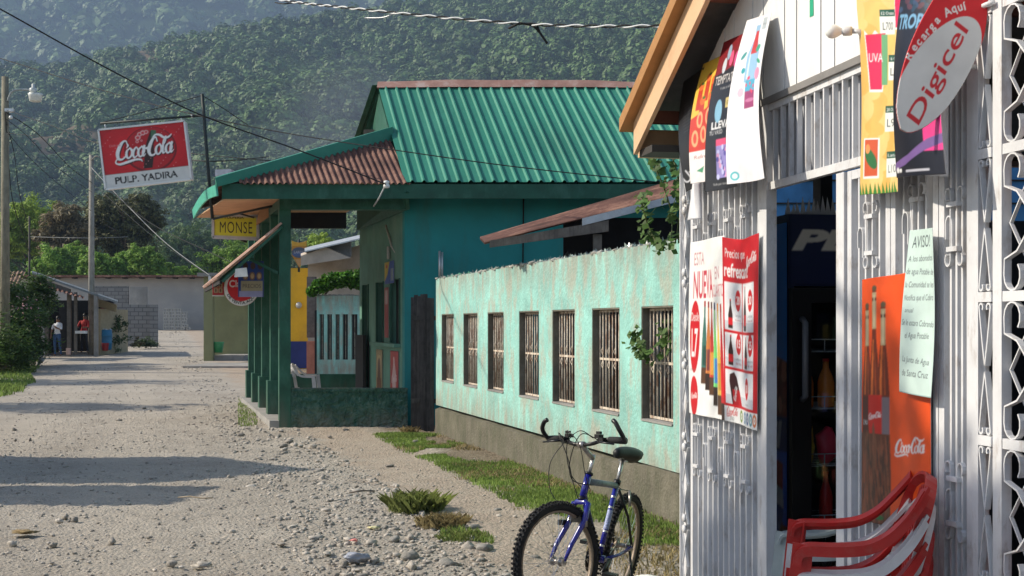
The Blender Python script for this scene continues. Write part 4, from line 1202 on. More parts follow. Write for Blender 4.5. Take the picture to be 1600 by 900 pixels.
def block_mat():
    m = bpy.data.materials.new('block_masonry'); m.use_nodes = True
    N, L = m.node_tree.nodes, m.node_tree.links; b = N['Principled BSDF']; b.inputs['Roughness'].default_value = .95
    g = N.new('ShaderNodeTexCoord'); mp = N.new('ShaderNodeMapping'); mp.inputs['Rotation'].default_value = (R(90), 0, 0)
    br = N.new('ShaderNodeTexBrick'); br.inputs['Scale'].default_value = 1; br.inputs['Brick Width'].default_value = .42; br.inputs['Row Height'].default_value = .21
    br.inputs['Mortar Size'].default_value = .02; br.inputs['Color1'].default_value = (.17, .17, .17, 1); br.inputs['Color2'].default_value = (.22, .22, .215, 1); br.inputs['Mortar'].default_value = (.10, .10, .10, 1)
    L.new(g.outputs['Object'], mp.inputs[0]); L.new(mp.outputs[0], br.inputs['Vector']); L.new(br.outputs['Color'], b.inputs['Base Color'])
    return m
bmat = block_mat()
Yb = 66.0; zb_ = gz(0, Yb)
bw = MB(); 
def seg(mb, x0, x1, y, ytop, Y, m, th=.2, zb=None):
    a, b = px(x0, 0, Y).x, px(x1, 0, Y).x; z1 = px(0, ytop, Y).z; z0 = (gz(0, Y) if zb is None else zb) - .3
    mb.box(((a + b) / 2, Y + th / 2, (z0 + z1) / 2), (b - a, th, z1 - z0), m)
seg(bw, 176, 244, 0, 476, 66, bmat)
props(bw.build('block_wall'), 'unpainted concrete block wall at the bend of the road, behind the red plant', 'wall')
bw = MB(); seg(bw, 234, 245, 0, 476, 65.7, bmat, .25); props(bw.build('block_pier'), 'short concrete pier ending the block wall by the road', 'pier')
bw = MB(); seg(bw, 140, 200, 0, 447, 72, bmat); seg(bw, 203, 229, 0, 448, 71.8, cement); props(bw.build('higher_block_wall'), 'higher grey block wall standing behind the lower block wall', 'wall')
# stacked cinder blocks
bl = pmat('pale_block', (.42, .41, .38), .95, .2, 3)
rr = random.Random(4); hole = dark
def cinder(x, y, z, label, rz=0.0):
    mb = MB(); w, h, d = .40, .19, .2
    for zz in (0, h - .035): mb.box((x, y, z + zz + .0175), (w, d, .035), bl)
    for xx in (-w / 2 + .02, 0, w / 2 - .02): mb.box((x + xx, y, z + h / 2), (.04, d - .004, h - .07), bl)
    o = mb.build('cinder_block', label=label, cat='block', group='cinder blocks piled by the grey hall')
    return o
x0 = px(256, 0, 90.5).x; zz = gz(0, 90.5)
for r_ in range(7):
    for c_ in range(4):
        if r_ == 6 and c_ == 3: continue
        cinder(x0 + c_ * .42 + .2 + rr.uniform(-.03, .03), 90.5, zz + r_ * .215, 'pale hollow cinder block in the big square pile against the grey hall')
for (a, z_) in ((288, 0), (293, 0), (290, .2)):
    cinder(px(a, 0, 90).x, 90, gz(0, 90) + z_, 'loose pale cinder block right of the big pile by the grey hall')

# ================================================================== LEFT SIDE: shack, people, drum
sk = thing('wooden_shack', (px(110, 0, 56).x, 57, gz(0, 56)), 'dark timber shack with a sloping zinc roof open to the street', 'shack')
zs = gz(0, 56)
mb = MB(); Ys = 55.0
mb.hexa([px(50, 428, Ys), px(184, 474, Ys), px(184, 473, Ys + 5), px(50, 427, Ys + 5)], [px(50, 425, Ys), px(184, 471, Ys), px(184, 469, Ys + 5), px(50, 423, Ys + 5)], pmat('dull_zinc', (.20, .23, .24), .6, .25, 3, stain=(.16, .10, .07), samt=.5)); mb.build('roof', sk)
mb = MB(); mb.prism([px(49, 430, Ys + .05), px(110, 452, Ys + .05), px(109, 457, Ys + .05), px(49, 447, Ys + .05)], (0, .1, 0), woodg)
mb.build('gable_boards', sk)
mb = MB(); corr(mb, px(62, 447, Ys - .6), px(131, 466, Ys - .6), px(131, 463, Ys + .2), px(62, 441, Ys + .2), 10, .025, rust); mb.build('rusty_front_roof', sk)
mb = MB()
for x_ in (72, 107, 117, 149): mb.box((px(x_, 0, Ys).x, Ys + .1, zs + 1.35), (.16 if x_ != 117 else .1, .14, 2.8), woodg if x_ < 149 else cement)
mb.build('posts', sk)
mb = MB(); mb.box((px(112, 0, 60).x, 60.5, zs + 1.2), (3.6, .1, 2.6), dark); mb.box((px(53, 0, 57).x, 57.5, zs + 1.2), (.1, 5, 2.6), dark); mb.box((px(172, 0, 57.5).x, 58, zs + 1.0), (.1, 4, 2.1), pmat('tan_plank', (.35, .29, .18)))
mb.prism([px(150, 478, 57), px(182, 488, 57), px(182, 476, 57), px(150, 466, 57)], (0, .08, 0), _M['tan_plank'])
mb.build('walls', sk)
mb = MB(); mb.box((px(96, 0, 55.5).x, 56.3, zs - .02), (2.2, 2.6, .12), cement); mb.build('floor', sk)
mb = MB()
for k in range(6): mb.tube([px(60 + k * 2, 482 - k * 1.5, 54.9), px(70 + k * .6, 470 - k * 3, 54.9)], .03, woodg, 4)
props(mb.build('slatted_crate'), 'leaning grey slatted crate at the left side of the shack', 'crate')
MB().box(tuple(px(107, 549, 54.8)), (.16, .16, .28), pmat('pink_block', (.5, .36, .32))).build('block', label='small pinkish block at the foot of the shack post', cat='block')
# drum with rubbish and a red pail
dr = thing('blue_drum', px(163, 546, 56.5), 'blue plastic drum filled with white rubbish beside the utility pole', 'drum')
bp_ = pmat('blue_plastic', (.03, .17, .30), .4, .2, 4)
b0 = px(163, 546.5, 56.5)
MB().lathe([(.30, 0), (.32, .05), (.33, .28), (.345, .30), (.33, .32), (.34, .60), (.355, .62), (.34, .64), (.32, .88), (.30, .88), (.29, .6)], b0, bp_, 18).build('barrel', dr)
mb = MB(); rr = random.Random(2)
for k in range(9): mb.ball((b0.x + rr.uniform(-.22, .22), b0.y + rr.uniform(-.15, .15), b0.z + .84 + rr.random() * .06), .09, pmat('white_rubbish', (.65, .68, .68)), 1, (1, 1, .7), .6, k)
mb.build('rubbish', dr)
b1 = px(164.5, 548, 55.9)
MB().lathe([(.12, 0), (.16, .33), (.17, .34), (.14, .33), (.11, .02)], b1, pmat('red_pail', (.30, .03, .04), .4), 14).build('red_pail', label='small dark red pail in front of the blue drum', cat='pail')
# people
def person(name, joints, rad, base, label, mats, faces_fn, extra=None):
    """joints: dict name->(x,y,z); edges implied; one continuous skin"""
    t = thing(name, base, label, 'person')
    E_ = [('pel', 'chest'), ('chest', 'neck'), ('neck', 'head'), ('head', 'crown'), ('chest', 'shL'), ('shL', 'elL'), ('elL', 'wrL'), ('wrL', 'haL'), ('chest', 'shR'), ('shR', 'elR'), ('elR', 'wrR'), ('wrR', 'haR'),
          ('pel', 'hiL'), ('hiL', 'knL'), ('knL', 'anL'), ('anL', 'toL'), ('pel', 'hiR'), ('hiR', 'knR'), ('knR', 'anR'), ('anR', 'toR')]
    for s in 'LR':
        w, h = Vector(joints['wr' + s]), Vector(joints['ha' + s]); d = (h - w).normalized(); sd2 = d.cross(Vector((0, 1, 0.3))).normalized()
        for i in range(4):
            joints['f%d%s' % (i, s)] = tuple(h + d * (.05 + .012 * (i in (1, 2))) + sd2 * (.022 * (i - 1.5)) ); rad['f%d%s' % (i, s)] = .009; E_.append(('ha' + s, 'f%d%s' % (i, s)))
        joints['th' + s] = tuple(w.lerp(h, .5) + sd2 * .055 + d * .02); rad['th' + s] = .010; E_.append(('wr' + s, 'th' + s))
    names = list(joints); me = bpy.data.meshes.new('body')
    me.from_pydata([joints[k] for k in names], [(names.index(a), names.index(b)) for a, b in E_], [])
    ob = bpy.data.objects.new('body', me); COL.objects.link(ob)
    sk_ = ob.modifiers.new('skin', 'SKIN'); ob.modifiers.new('sub', 'SUBSURF').levels = 2
    for i, k in enumerate(names):
        sv = me.skin_vertices[0].data[i]; r = rad[k]; sv.radius = (r, r) if not isinstance(r, tuple) else r; sv.use_root = (k == 'pel')
    bpy.context.view_layer.update()
    dg = bpy.context.evaluated_depsgraph_get(); m2 = bpy.data.meshes.new_from_object(ob.evaluated_get(dg))
    ob.modifiers.clear(); ob.data = m2
    m2.materials.clear()
    for m in mats: m2.materials.append(m)
    for p in m2.polygons:
        p.material_index = faces_fn(p.center); p.use_smooth = True
    ob.parent = t
    return t
skin = pmat('skin', (.20, .105, .06), .6, .1, 20); jeans = pmat('blue_jeans', (.045, .10, .22), .85, .25, 12); shirt = pmat('white_shirt', (.72, .74, .76), .8, .1, 8)
redsh = pmat('red_shirt', (.42, .03, .03), .8, .2, 8); hair = pmat('black_hair', (.008, .007, .007), .5); trou = pmat('dark_trousers', (.02, .02, .025), .9)
RAD = dict(pel=(.145, .105), chest=(.155, .105), neck=.055, head=(.075, .09), crown=(.055, .065), shL=.062, elL=.042, wrL=.028, haL=.032, shR=.062, elR=.042, wrR=.028, haR=.032,
           hiL=.088, knL=.060, anL=.040, toL=.034, hiR=.088, knR=.060, anR=.040, toR=.034)
J1 = dict(pel=(0, 0, .93), chest=(.02, .02, 1.27), neck=(.04, .02, 1.44), head=(.05, .0, 1.56), crown=(.05, .0, 1.66), shL=(.18, .02, 1.36), elL=(.22, -.10, 1.12), wrL=(.10, -.28, 1.20), haL=(.05, -.32, 1.24),
          shR=(-.15, .02, 1.36), elR=(-.22, .0, 1.10), wrR=(-.24, -.06, .88), haR=(-.24, -.08, .80), hiL=(.09, 0, .86), knL=(.13, -.03, .48), anL=(.16, .05, .08), toL=(.17, -.09, .03), hiR=(-.09, 0, .86), knR=(-.09, -.02, .48), anR=(-.08, .02, .08), toR=(-.08, -.13, .03))
def col1(c):
    if c.z > 1.44 or (abs(c.x) > .17 and c.z < 1.14 and c.z > .7) or (c.y < -.2 and c.z > 1.0): return 2
    return 0 if c.z < .95 and c.z > .07 else (2 if c.z <= .07 else 1)
b1 = px(89, 556, 55.0)
p1 = person('person', dict(J1), dict(RAD), b1, 'person in blue jeans and a white top standing in the shack entrance', [jeans, shirt, skin], col1)
MB().ball((.05, .02, 1.62), .105, hair, 2, (.95, 1.05, 1.15), .12, 2).ball((.05, .07, 1.48), .07, hair, 2, (1, .8, 1.6), .1, 3).build('hair', p1, local=True)
mb = MB()
for s in (-1, 1): mb.ball((.05 + s * .032, -.083, 1.575), .011, shirt, 1); 
mb.ball((.05, -.10, 1.55), .014, skin, 1, (1, 1.2, 1.3)); mb.build('face', p1, local=True)
J2 = dict(J1); J2.update(wrL=(.16, -.34, 1.10), elL=(.24, -.12, 1.10), haL=(.12, -.40, 1.10), wrR=(-.16, -.34, 1.10), elR=(-.24, -.12, 1.10), haR=(-.12, -.40, 1.10))
def col2(c):
    if c.z > 1.45 or (c.y < -.18 and c.z > .9): return 2
    return 0 if c.z < .95 and c.z > .07 else (2 if c.z <= .07 else 1)
b2 = px(131, 551, 55.6)
p2 = person('person', J2, dict(RAD), b2, 'person in a red shirt holding a white tray inside the shack', [trou, redsh, skin], col2)
MB().ball((.05, .02, 1.62), .105, hair, 2, (.95, 1.05, 1.0), .12, 2).build('hair', p2, local=True)
mb = MB()
for s in (-1, 1): mb.ball((.05 + s * .032, -.083, 1.575), .011, shirt, 1); 
mb.ball((.05, -.10, 1.55), .014, skin, 1, (1, 1.2, 1.3)); mb.build('face', p2, local=True)
c = px(127, 519, 55.1); mb = MB()
for (dx, dy, sx, sy) in ((0, -.14, .44, .02), (0, .14, .44, .02), (-.21, 0, .02, .26), (.21, 0, .02, .26)): mb.box((c.x + dx, c.y + dy, c.z), (sx, sy, .12), white, 0)
mb.box((c.x, c.y, c.z - .05), (.40, .26, .02), white); mb.build('white_tray', label='white plastic tray held in front of the person in red', cat='tray')
# red-leaved plant
cr = thing('red_leaf_plant', px(168, 545, 58), 'shrub with a tuft of pinkish red leaves above the blue drum', 'shrub')
rng = np.random.default_rng(12); c = np.array(px(170, 520, 58))
P, O = crown_points(rng, c, .85, 26, 40, .4, 1.2); V, Q = leaf_quads(P, .11, rng, out=O, aspect=.5); np_mesh('leaves', V, Q, leaf_mat('dark_shrub_leaves', (.05, .085, .025), trans=.2), cr)
P, O = crown_points(rng, np.array(px(167, 487, 57.6)), .40, 12, 30, .4, .9); V, Q = leaf_quads(P, .13, rng, out=O, aspect=.45); np_mesh('red_leaves', V, Q, leaf_mat('red_leaves', (.40, .09, .08), trans=.3), cr)
MB().tube([px(168, 548, 58), px(169, 525, 58), px(167, 490, 57.8)], .03, BARK(), 6).build('stem', cr)
def shrub(name, a, b, Y, r, m, label, cat='shrub', group=None, stems=True, n=30, per=50, leaf=.09, seed=1, squash=.9, aspect=.6):
    base = px(a, b, Y); base.z = gz(0, Y); rng = np.random.default_rng(seed)
    t = thing(name, base, label, cat, group); c = px(a, b, Y)
    P, O = crown_points(rng, np.array(c), r, n, per, .38, squash); P = P[P[:, 2] > base.z + .02]; O = np.zeros_like(P); O[:, 2] = .4
    V, Q = leaf_quads(P, leaf, rng, out=O, aspect=aspect); np_mesh('leaves', V, Q, m, t)
    mb = MB()
    for k in range(5 if stems else 0): mb.tube([base, base.lerp(c, .5) + Vector((rng.normal() * r * .2, rng.normal() * r * .2, 0)), c + Vector((rng.normal() * r * .35, rng.normal() * r * .3, r * .3 * squash))], [.035, .025, .01], BARK(), 5)
    if stems: mb.build('stems', t)
    return t
shrub('weed', 214, 536, 57, .28, leaf_mat('yellow_weed', (.25, .21, .10)), 'small dry yellowish weed standing on the road edge before the block wall', 'weed', n=10, per=40, leaf=.06, seed=3, stems=False)
shrub('weed', 228, 536, 63, .55, leaf_mat('dark_shrub_leaves', (.05, .085, .025)), 'low dark weeds at the foot of the block wall', 'weed', n=24, per=60, leaf=.07, seed=5, squash=.35, stems=False)
litter('white_bag', 245, 541, .16, pmat('white_bag_plastic', (.6, .7, .72), .4), 'crumpled white bag by the end of the block wall', 'litter', .5, 8)
for o in [bpy.data.objects['white_bag']]: o.location = px(246, 539, 63) - px(245, 541, 2000 * HC / 33.0)

# hedges, left edge
hedge = leaf_mat('hedge_leaves', (.060, .11, .022), island=.45, var=.4, scale=1.2, trans=.25)
pinkf = leaf_mat('pink_blossom', (.55, .30, .32), island=.3)
for (a, b, Y, r, sd, lb) in [(18, 505, 44, 1.35, 1, 'dense dark hedge bush behind the nearest utility pole'), (42, 500, 47, 1.0, 2, 'hedge bush with pale leaves left of the shack'), (-8, 545, 41, 1.2, 3, 'low shaded bush at the left edge below the hedge'),
                            (30, 548, 46, .95, 4, 'shaded bush at the foot of the hedge right of the pole'), (52, 462, 48, .8, 5, 'leafy hedge top touching the shack roof'), (-30, 470, 45, 1.8, 6, 'tall bush at the picture edge left of the pole')]:
    shrub('hedge_bush', a, b, Y, r, hedge, lb, 'bush', 'bushes along the left verge', n=60, per=90, leaf=.085, seed=sd + 20)
c = np.array(px(28, 490, 43.2)); P, O = crown_points(rng, c, .8, 14, 6, .4, 1); V, Q = leaf_quads(P, .05, rng, aspect=.9); np_mesh('pink_flowers', V, Q, pinkf, label='scattered small pink flowers on the hedge', cat='flowers', kind='stuff')
MB().prism([px(62, 520, 52), px(68, 500, 52), px(70, 560, 52)], (0, .05, 0), cement).prism([px(56, 575, 46), px(61, 560, 46), px(68, 565, 46), px(60, 572, 46)], (0, .2, .1), cement).build('rubble', label='grey broken slab leaning at the foot of the hedge', cat='rubble')
# little rust roof at the left edge
lr = thing('hut', px(10, 560, 52), 'small hut with a reddish corrugated roof half hidden by the hedge at the left edge', 'hut')
mb = MB(); corr(mb, px(-60, 450, 51), px(27, 452, 51), px(40, 424, 54), px(-60, 424, 54), 16, .03, pmat('brown_red_roof', (.27, .17, .11), .8, .3, 3)); mb.build('roof', lr)
mb = MB(); a = px(-60, 0, 52.5).x; b = px(30, 0, 52.5).x; mb.box(((a + b) / 2, 53, gz(0, 52) + 1.2), (b - a, 1, 2.4), woodg); mb.build('wall', lr)

# ================================================================== TREES BEHIND THE HALL
lg = leaf_mat('light_green_leaves', (.24, .34, .05), island=.35, var=.3, scale=.5, trans=.35)
bg = leaf_mat('bright_green_leaves', (.17, .29, .045), island=.4, var=.3, scale=.5, trans=.3)
br = leaf_mat('brownish_leaves', (.155, .125, .065), island=.5, var=.4, scale=.4, trans=.2)
dkm = leaf_mat('dark_brown_green_leaves', (.095, .098, .035), island=.6, var=.6, scale=.35, trans=.15)
mg = leaf_mat('mid_green_leaves', (.075, .13, .035), island=.4, var=.3, scale=.4, trans=.25)
def bgt(a, Y, top, r_px, m, label, seed, lobes=None, ncl=70, per=80, leaf=.2, squash=.85, cz=None, group='trees behind the grey hall'):
    z0 = gz(0, Y); h = px(a, top, Y).z - z0; r = r_px / F * Y
    return tree('tree', (px(a, 0, Y).x, Y, z0), h, r, m, label, seed=seed, lobes=lobes, ncl=ncl, per=per, leaf=leaf, squash=squash, crown_z=cz if cz else max(.5, 1 - r * squash * .95 / h), group=group)
bgt(52, 128, 306, 46, lg, 'feathery light green tree at the left behind the hut', 1, [(0, 0, 0, .8), (-.7, 0, -.5, .8), (.5, 0, -.7, .7), (-1.4, 0, -.9, .8)], ncl=110, per=90, leaf=.22)
bgt(100, 118, 312, 40, br, 'reddish brown leafed tree in front of the light green tree', 2, [(0, 0, .1, .75), (-.6, 0, -.6, .6), (.5, 0, -.6, .7), (0, 0, -1.2, .8)], ncl=80, per=80, leaf=.2)
bgt(190, 122, 292, 50, dkm, 'large dark olive and brown tree under the red hanging sign', 3, [(-.4, 0, 0, .75), (.55, 0, .0, .7), (0, 0, -.5, .8), (.9, 0, -.2, .45), (-.9, 0, -.6, .6), (.25, 0, -1.0, .7)], ncl=120, per=90, leaf=.2)
ks = [(66, 398, 26), (88, 380, 26), (118, 376, 24), (150, 382, 26), (178, 396, 22), (200, 386, 22), (222, 378, 20), (240, 392, 20), (262, 408, 16), (285, 415, 12), (105, 400, 22), (308, 414, 10)]
wd_ = ['leftmost', 'second from the left', 'third from the left', 'fourth from the left', 'fifth from the left', 'sixth from the left', 'seventh from the left', 'eighth from the left', 'ninth from the left', 'low tenth', 'half hidden front', 'rightmost small']
for i, (a, tp, rp_) in enumerate(ks):
    bgt(a, 106 + (i % 3) * 3, tp, rp_, bg, 'bright green bushy tree, %s of the row above the grey hall roof' % wd_[i], 40 + i, [(0, 0, 0, .9), (.3, 0, -.9, .9), (-.5, 0, -.7, .7)], ncl=60, per=60, leaf=.17, squash=1.0, group='bright green trees above the grey hall')
for i, (a, tp, rp_, Y) in enumerate([(340, 385, 30, 120), (372, 372, 30, 118), (400, 365, 30, 125), (500, 365, 25, 90)]):
    bgt(a, Y, tp, rp_, bg if i < 3 else lg, ['leafy green tree behind the olive house, left one', 'leafy green tree right behind the yellow name sign', 'leafy green tree behind the rusty awning', 'pale green feathery tree behind the cream house'][i], 60 + i, [(0, 0, 0, .9), (.3, 0, -.8, .9)], ncl=60, per=60, leaf=.16, group='trees behind the street houses')
for i, (a, tp, rp_, Y) in enumerate([(260, 368, 34, 230), (300, 345, 40, 260), (230, 350, 40, 280), (20, 330, 60, 200), (-60, 300, 80, 180), (350, 340, 50, 270), (110, 330, 60, 240), (430, 350, 60, 260)]):
    bgt(a, Y, tp, rp_, mg, ['hazy mid green tree above the cinder blocks', 'hazy mid green tree left of the porch eave', 'hazy mid green tree behind the dark olive tree', 'mid green tree behind the light green tree', 'mid green tree outside the left edge', 'hazy tree directly behind the yellow name sign', 'hazy tree behind the reddish brown tree', 'hazy tree seen through the porch'][i], 80 + i, [(0, 0, 0, .9), (.4, 0, -.7, .8), (-.6, 0, -.6, .7)], ncl=80, per=70, leaf=.34, group='trees on the valley floor')
# unseen shadow makers added left of the frame: house, shed and trees
nb_ = thing('neighbour_house', (-10.5, 14.6, 0), 'low plastered house with a gabled zinc roof on the left side of the road', 'house')
mb = MB(); mb.box((-10.6, 14.9, 1.6), (4.4, 2.3, 3.2), cream); mb.build('wall', nb_)
mb = MB()
for s in (-1, 1):
    mb.hexa([(-13, 14.9 + s * 1.35, 3.2), (-8.2, 14.9 + s * 1.35, 3.2), (-8.2, 14.9, 4.35), (-13, 14.9, 4.35)], [(-13, 14.9 + s * 1.35, 3.24), (-8.2, 14.9 + s * 1.35, 3.24), (-8.2, 14.9, 4.39), (-13, 14.9, 4.39)], zinc)
mb.build('roof', nb_)
mb = MB(); mb.box((-8.39, 14.5, 1.0), (.05, .9, 2.0), woodg); mb.build('door', nb_)
ns = thing('neighbour_shed', (-10.5, 12.4, 0), 'flat roofed timber shed beside the plastered house on the left', 'shed')
mb = MB(); mb.box((-10.6, 12.75, 1.85), (3.6, 1.2, 3.7), woodg); mb.build('wall', ns)
mb = MB(); mb.hexa([(-12.6, 12.05, 3.7), (-8.3, 12.05, 3.75), (-8.3, 13.42, 3.85), (-12.6, 13.42, 3.8)], [(-12.6, 12.05, 3.75), (-8.3, 12.05, 3.8), (-8.3, 13.42, 3.9), (-12.6, 13.42, 3.85)], rust); mb.build('roof', ns)
tree('tree', (-14.0, 26.0, 0), 5.6, 1.6, mg, 'green mango tree in the yard on the left side of the road', seed=97, ncl=60, per=60, leaf=.12)
tree('tree', (-19.0, 36.0, 0), 7.0, 2.2, mg, 'green yard tree farther up the left side of the road', seed=98, ncl=70, per=60, leaf=.14)
tree('tree', (-23.0, 45.0, .1), 8.0, 2.6, mg, 'broad yard tree beside the left hedge', seed=99, ncl=70, per=60, leaf=.14)

for i, (a, b, h, r_) in enumerate([(-7.6, 3.0, 8.05, 1.8), (-7.9, 5.6, 8.2, 1.8)]):  # unseen trees added to shade the lower shop front, heights set for that
    tree('tree', (a, b, 0), h, r_, mg, ['dense mango tree across the road from the shop, nearer one', 'dense mango tree across the road from the shop, farther one'][i], seed=120 + i, ncl=70, per=80, leaf=.13, lobes=[(0, 0, 0, 1.0), (0, 0, -.9, 1.0)], crown_z=.80)
# ================================================================== THE CORNER SHOP (right)
S_D = Vector((-.1867, .9824, 0)); S_N = Vector((-.9824, -.1867, 0))
def S(Y, z, n=0.0): return Vector((2.3146 - .19 * Y, Y, z)) + S_N * n
def W(a, b, n=0.0):
    q = (a - 800) / F; Y = (2.3146 - .9824 * n + .1867 * q * n) / (q + .19)
    return S(Y, HC - (b - HZ) / F * (Y - .1867 * n), n)
def YW(a): return W(a, 500).y
iron = pmat('white_iron_paint', (.68, .68, .69), .5, .10, 6, spec=.5, stain=(.34, .28, .23), samt=.55, sscale=(14, 14, 5), sth=(.54, .66))
gsheet = pmat('grey_sheet_metal', (.40, .41, .44), .5, .10, 2, stain=(.27, .28, .30), samt=.5, sscale=(3, 3, .6))
siding = pmat('white_siding', (.80, .80, .79), .6, .05, 2, stain=(.62, .60, .56), samt=.35, sscale=(8, 8, .8))
peach = pmat('peach_barge', (.70, .46, .27), .6, .08, 3, stain=(.58, .32, .17), samt=.4, sscale=(2, 2, 2))
ochre = pmat('ochre_edge', (.40, .20, .07), .65, .2, 3)
redbr = pmat('reddish_purlin', (.22, .08, .05), .8, .2, 5)
dsheet = pmat('under_zinc', (.17, .16, .16), .6, .2, 3, stain=(.28, .25, .23), samt=.4, sscale=(3, 3, 3))
shop = thing('corner_shop', S(5, 0), 'white sided corner shop with scrolled white iron grilles and a peach painted roof edge', 'shop')
zr = lambda Y: 2.75 + .48 * (7.38 - Y) if Y > 4.3 else 2.75 + .48 * (7.38 - 4.3) - .48 * (4.3 - Y)
def sbar(mb, Ya, za, Yb, zb, n, w, t, m):
    """strip in the facade plane, w in-plane, t across"""
    mb.tube([S(Ya, za, n), S(Yb, zb, n)], 1, m, flat=(t, w, S_N))
# siding with vertical boards
mb = MB(); y = 3.2; yb = 7.1; bw_ = .125
k = 0
while y < yb - .01:
    y2 = min(y + bw_, yb); g = .004
    z0, za, zb2 = 2.685, zr(y) - .06, zr(y2) - .06
    o = .016 + .002 * (k % 3)
    p = [S(y + g, z0, o), S(y2 - g, z0, o), S(y2 - g, z0, -.0), S(y + g, z0, -.0)]
    q = [S(y + g, max(za, z0 + .02), o), S(y2 - g, max(zb2, z0 + .02), o), S(y2 - g, max(zb2, z0 + .02), 0), S(y + g, max(za, z0 + .02), 0)]
    mb.hexa(p, q, siding); y = y2; k += 1
mb.hexa([S(3.2, 2.69, -.002), S(7.1, 2.69, -.002), S(7.1, 2.69, -.04), S(3.2, 2.69, -.04)], [S(3.2, zr(3.2) - .08, -.002), S(7.1, zr(7.1) - .08, -.002), S(7.1, zr(7.1) - .08, -.04), S(3.2, zr(3.2) - .08, -.04)], pmat('siding_gap', (.10, .10, .10)))
mb.build('siding', shop)
mb = MB(); sbar(mb, 4.93, 2.67, 6.05, 2.67, .012, .03, .036, pmat('weathered_sill', (.23, .22, .21), .8)); mb.build('sill_board', shop)
# roof
mb = MB()
IN = -S_N
def roofpt(Y, up, n): return S(Y, zr(Y) + up, n)
a0, a1 = 7.45, 4.3
corr(mb, roofpt(a0, .10, .27), roofpt(a1, .10, .27), roofpt(a1, .10, -4.5), roofpt(a0, .10, -4.5), 12, .0, dsheet)
mb.build('roof_far_slope', shop)
mb = MB(); corr(mb, roofpt(4.3, .10, .27), roofpt(1.0, .10, .27), roofpt(1.0, .10, -4.5), roofpt(4.3, .10, -4.5), 12, .0, dsheet); mb.build('roof_near_slope', shop)
mb = MB()
def sl(mb, Ya, Yb, u0, u1, n0, n1, m):
    mb.hexa([roofpt(Ya, u0, n0), roofpt(Yb, u0, n0), roofpt(Yb, u0, n1), roofpt(Ya, u0, n1)], [roofpt(Ya, u1, n0), roofpt(Yb, u1, n0), roofpt(Yb, u1, n1), roofpt(Ya, u1, n1)], m)
sl(mb, 7.36, 4.3, -.145, .035, .20, .225, peach); sl(mb, 4.3, 1.0, -.145, .035, .20, .225, peach); mb.build('barge_board', shop)
mb = MB(); sl(mb, 7.45, 4.3, .04, .115, .20, .285, ochre); sl(mb, 4.3, 1.0, .04, .115, .20, .285, ochre)
mb.build('roof_edge', shop)
mb = MB()
for i in range(9): 
    p = roofpt(7.2 - i * .42, .117, .27); mb.ball(tuple(p), .008, zinc, 1)
mb.build('nails', shop, kind=None)
for Y in (7.22, 6.28, 5.4, 4.6): MB().tube([S(Y, zr(Y) - .02, .19), S(Y, zr(Y) - .02, -4.3)], 1, redbr, flat=(.07, .05, (0, 0, 1))).build('purlin', shop)
mb = MB()   # eave closing board beyond the far corner
mb.hexa([S(7.12, 2.60, .19), S(7.35, 2.60, .19), S(7.35, 2.60, -4.4), S(7.12, 2.60, -4.4)], [S(7.12, 2.64, .19), S(7.35, 2.64, .19), S(7.35, 2.64, -4.4), S(7.12, 2.64, -4.4)], pmat('dark_eave', (.05, .045, .04)))
mb.hexa([S(7.36, 2.60, .19), S(7.39, 2.60, .19), S(7.39, 2.60, -4.4), S(7.36, 2.60, -4.4)], [S(7.36, 2.76, .19), S(7.39, 2.76, .19), S(7.39, 2.76, -4.4), S(7.36, 2.76, -4.4)], peach)
mb.build('eave_box', shop)
# side wall, back wall, floor
mb = MB()
for (z0, z1, u0, u1) in ((-.3, 2.24, .12, 4.4), (2.62, 2.90, -.0, 4.4)):
    mb.hexa([S(7.0, z0, -u0), S(7.1, z0, -u0), S(7.1, z0, -u1), S(7.0, z0, -u1)], [S(7.0, z1, -u0), S(7.1, z1, -u0), S(7.1, z1, -u1), S(7.0, z1, -u1)], pmat('inner_wall', (.10, .10, .11), .9))
mb.hexa([S(1.2, -.3, -4.3), S(7.0, -.3, -4.3), S(7.0, -.3, -4.4), S(1.2, -.3, -4.4)], [S(1.2, 2.9, -4.3), S(7.0, 2.9, -4.3), S(7.0, 2.9, -4.4), S(1.2, 2.9, -4.4)], _M['inner_wall'])
mb.hexa([S(1.2, -.3, -.1), S(1.3, -.3, -.1), S(1.3, -.3, -4.3), S(1.2, -.3, -4.3)], [S(1.2, 2.6, -.1), S(1.3, 2.6, -.1), S(1.3, 2.6, -4.3), S(1.2, 2.6, -4.3)], _M['inner_wall'])
mb.build('walls', shop)
mb = MB()
for u in (.35, .75, 1.15, 1.6, 2.1, 2.6, 3.1): mb = MB(); mb.hexa([S(7.0, 2.24, -u), S(7.1, 2.24, -u), S(7.1, 2.24, -u - .07), S(7.0, 2.24, -u - .07)], [S(7.0, 2.62, -u), S(7.1, 2.62, -u), S(7.1, 2.62, -u - .07), S(7.0, 2.62, -u - .07)], dark); mb.build('wall_stud', shop)
mb = MB(); mb.hexa([S(1.2, -.3, .05), S(7.1, -.3, .05), S(7.1, -.3, -4.4), S(1.2, -.3, -4.4)], [S(1.2, .03, .05), S(7.1, .03, .05), S(7.1, .03, -4.4), S(1.2, .03, -4.4)], cement); mb.build('floor_slab', shop)
# blue boarded house beyond, seen above the fridge
bs = thing('blue_house', (4.2, 13.4, 0), 'blue boarded house behind the shop, glimpsed above the fridge', 'house')
mb = MB(); mb.box((4.9, 11.2, 2.2), (5.4, .1, 4.4), pmat('bright_blue_boards', (.06, .21, .42), .8, .3, 3))  # board colour raised to stand for sunlight on them
for k in range(22): mb.box((4.9, 11.14, .1 + k * .2), (5.4, .02, .012), dark)
mb.build('wall', bs)

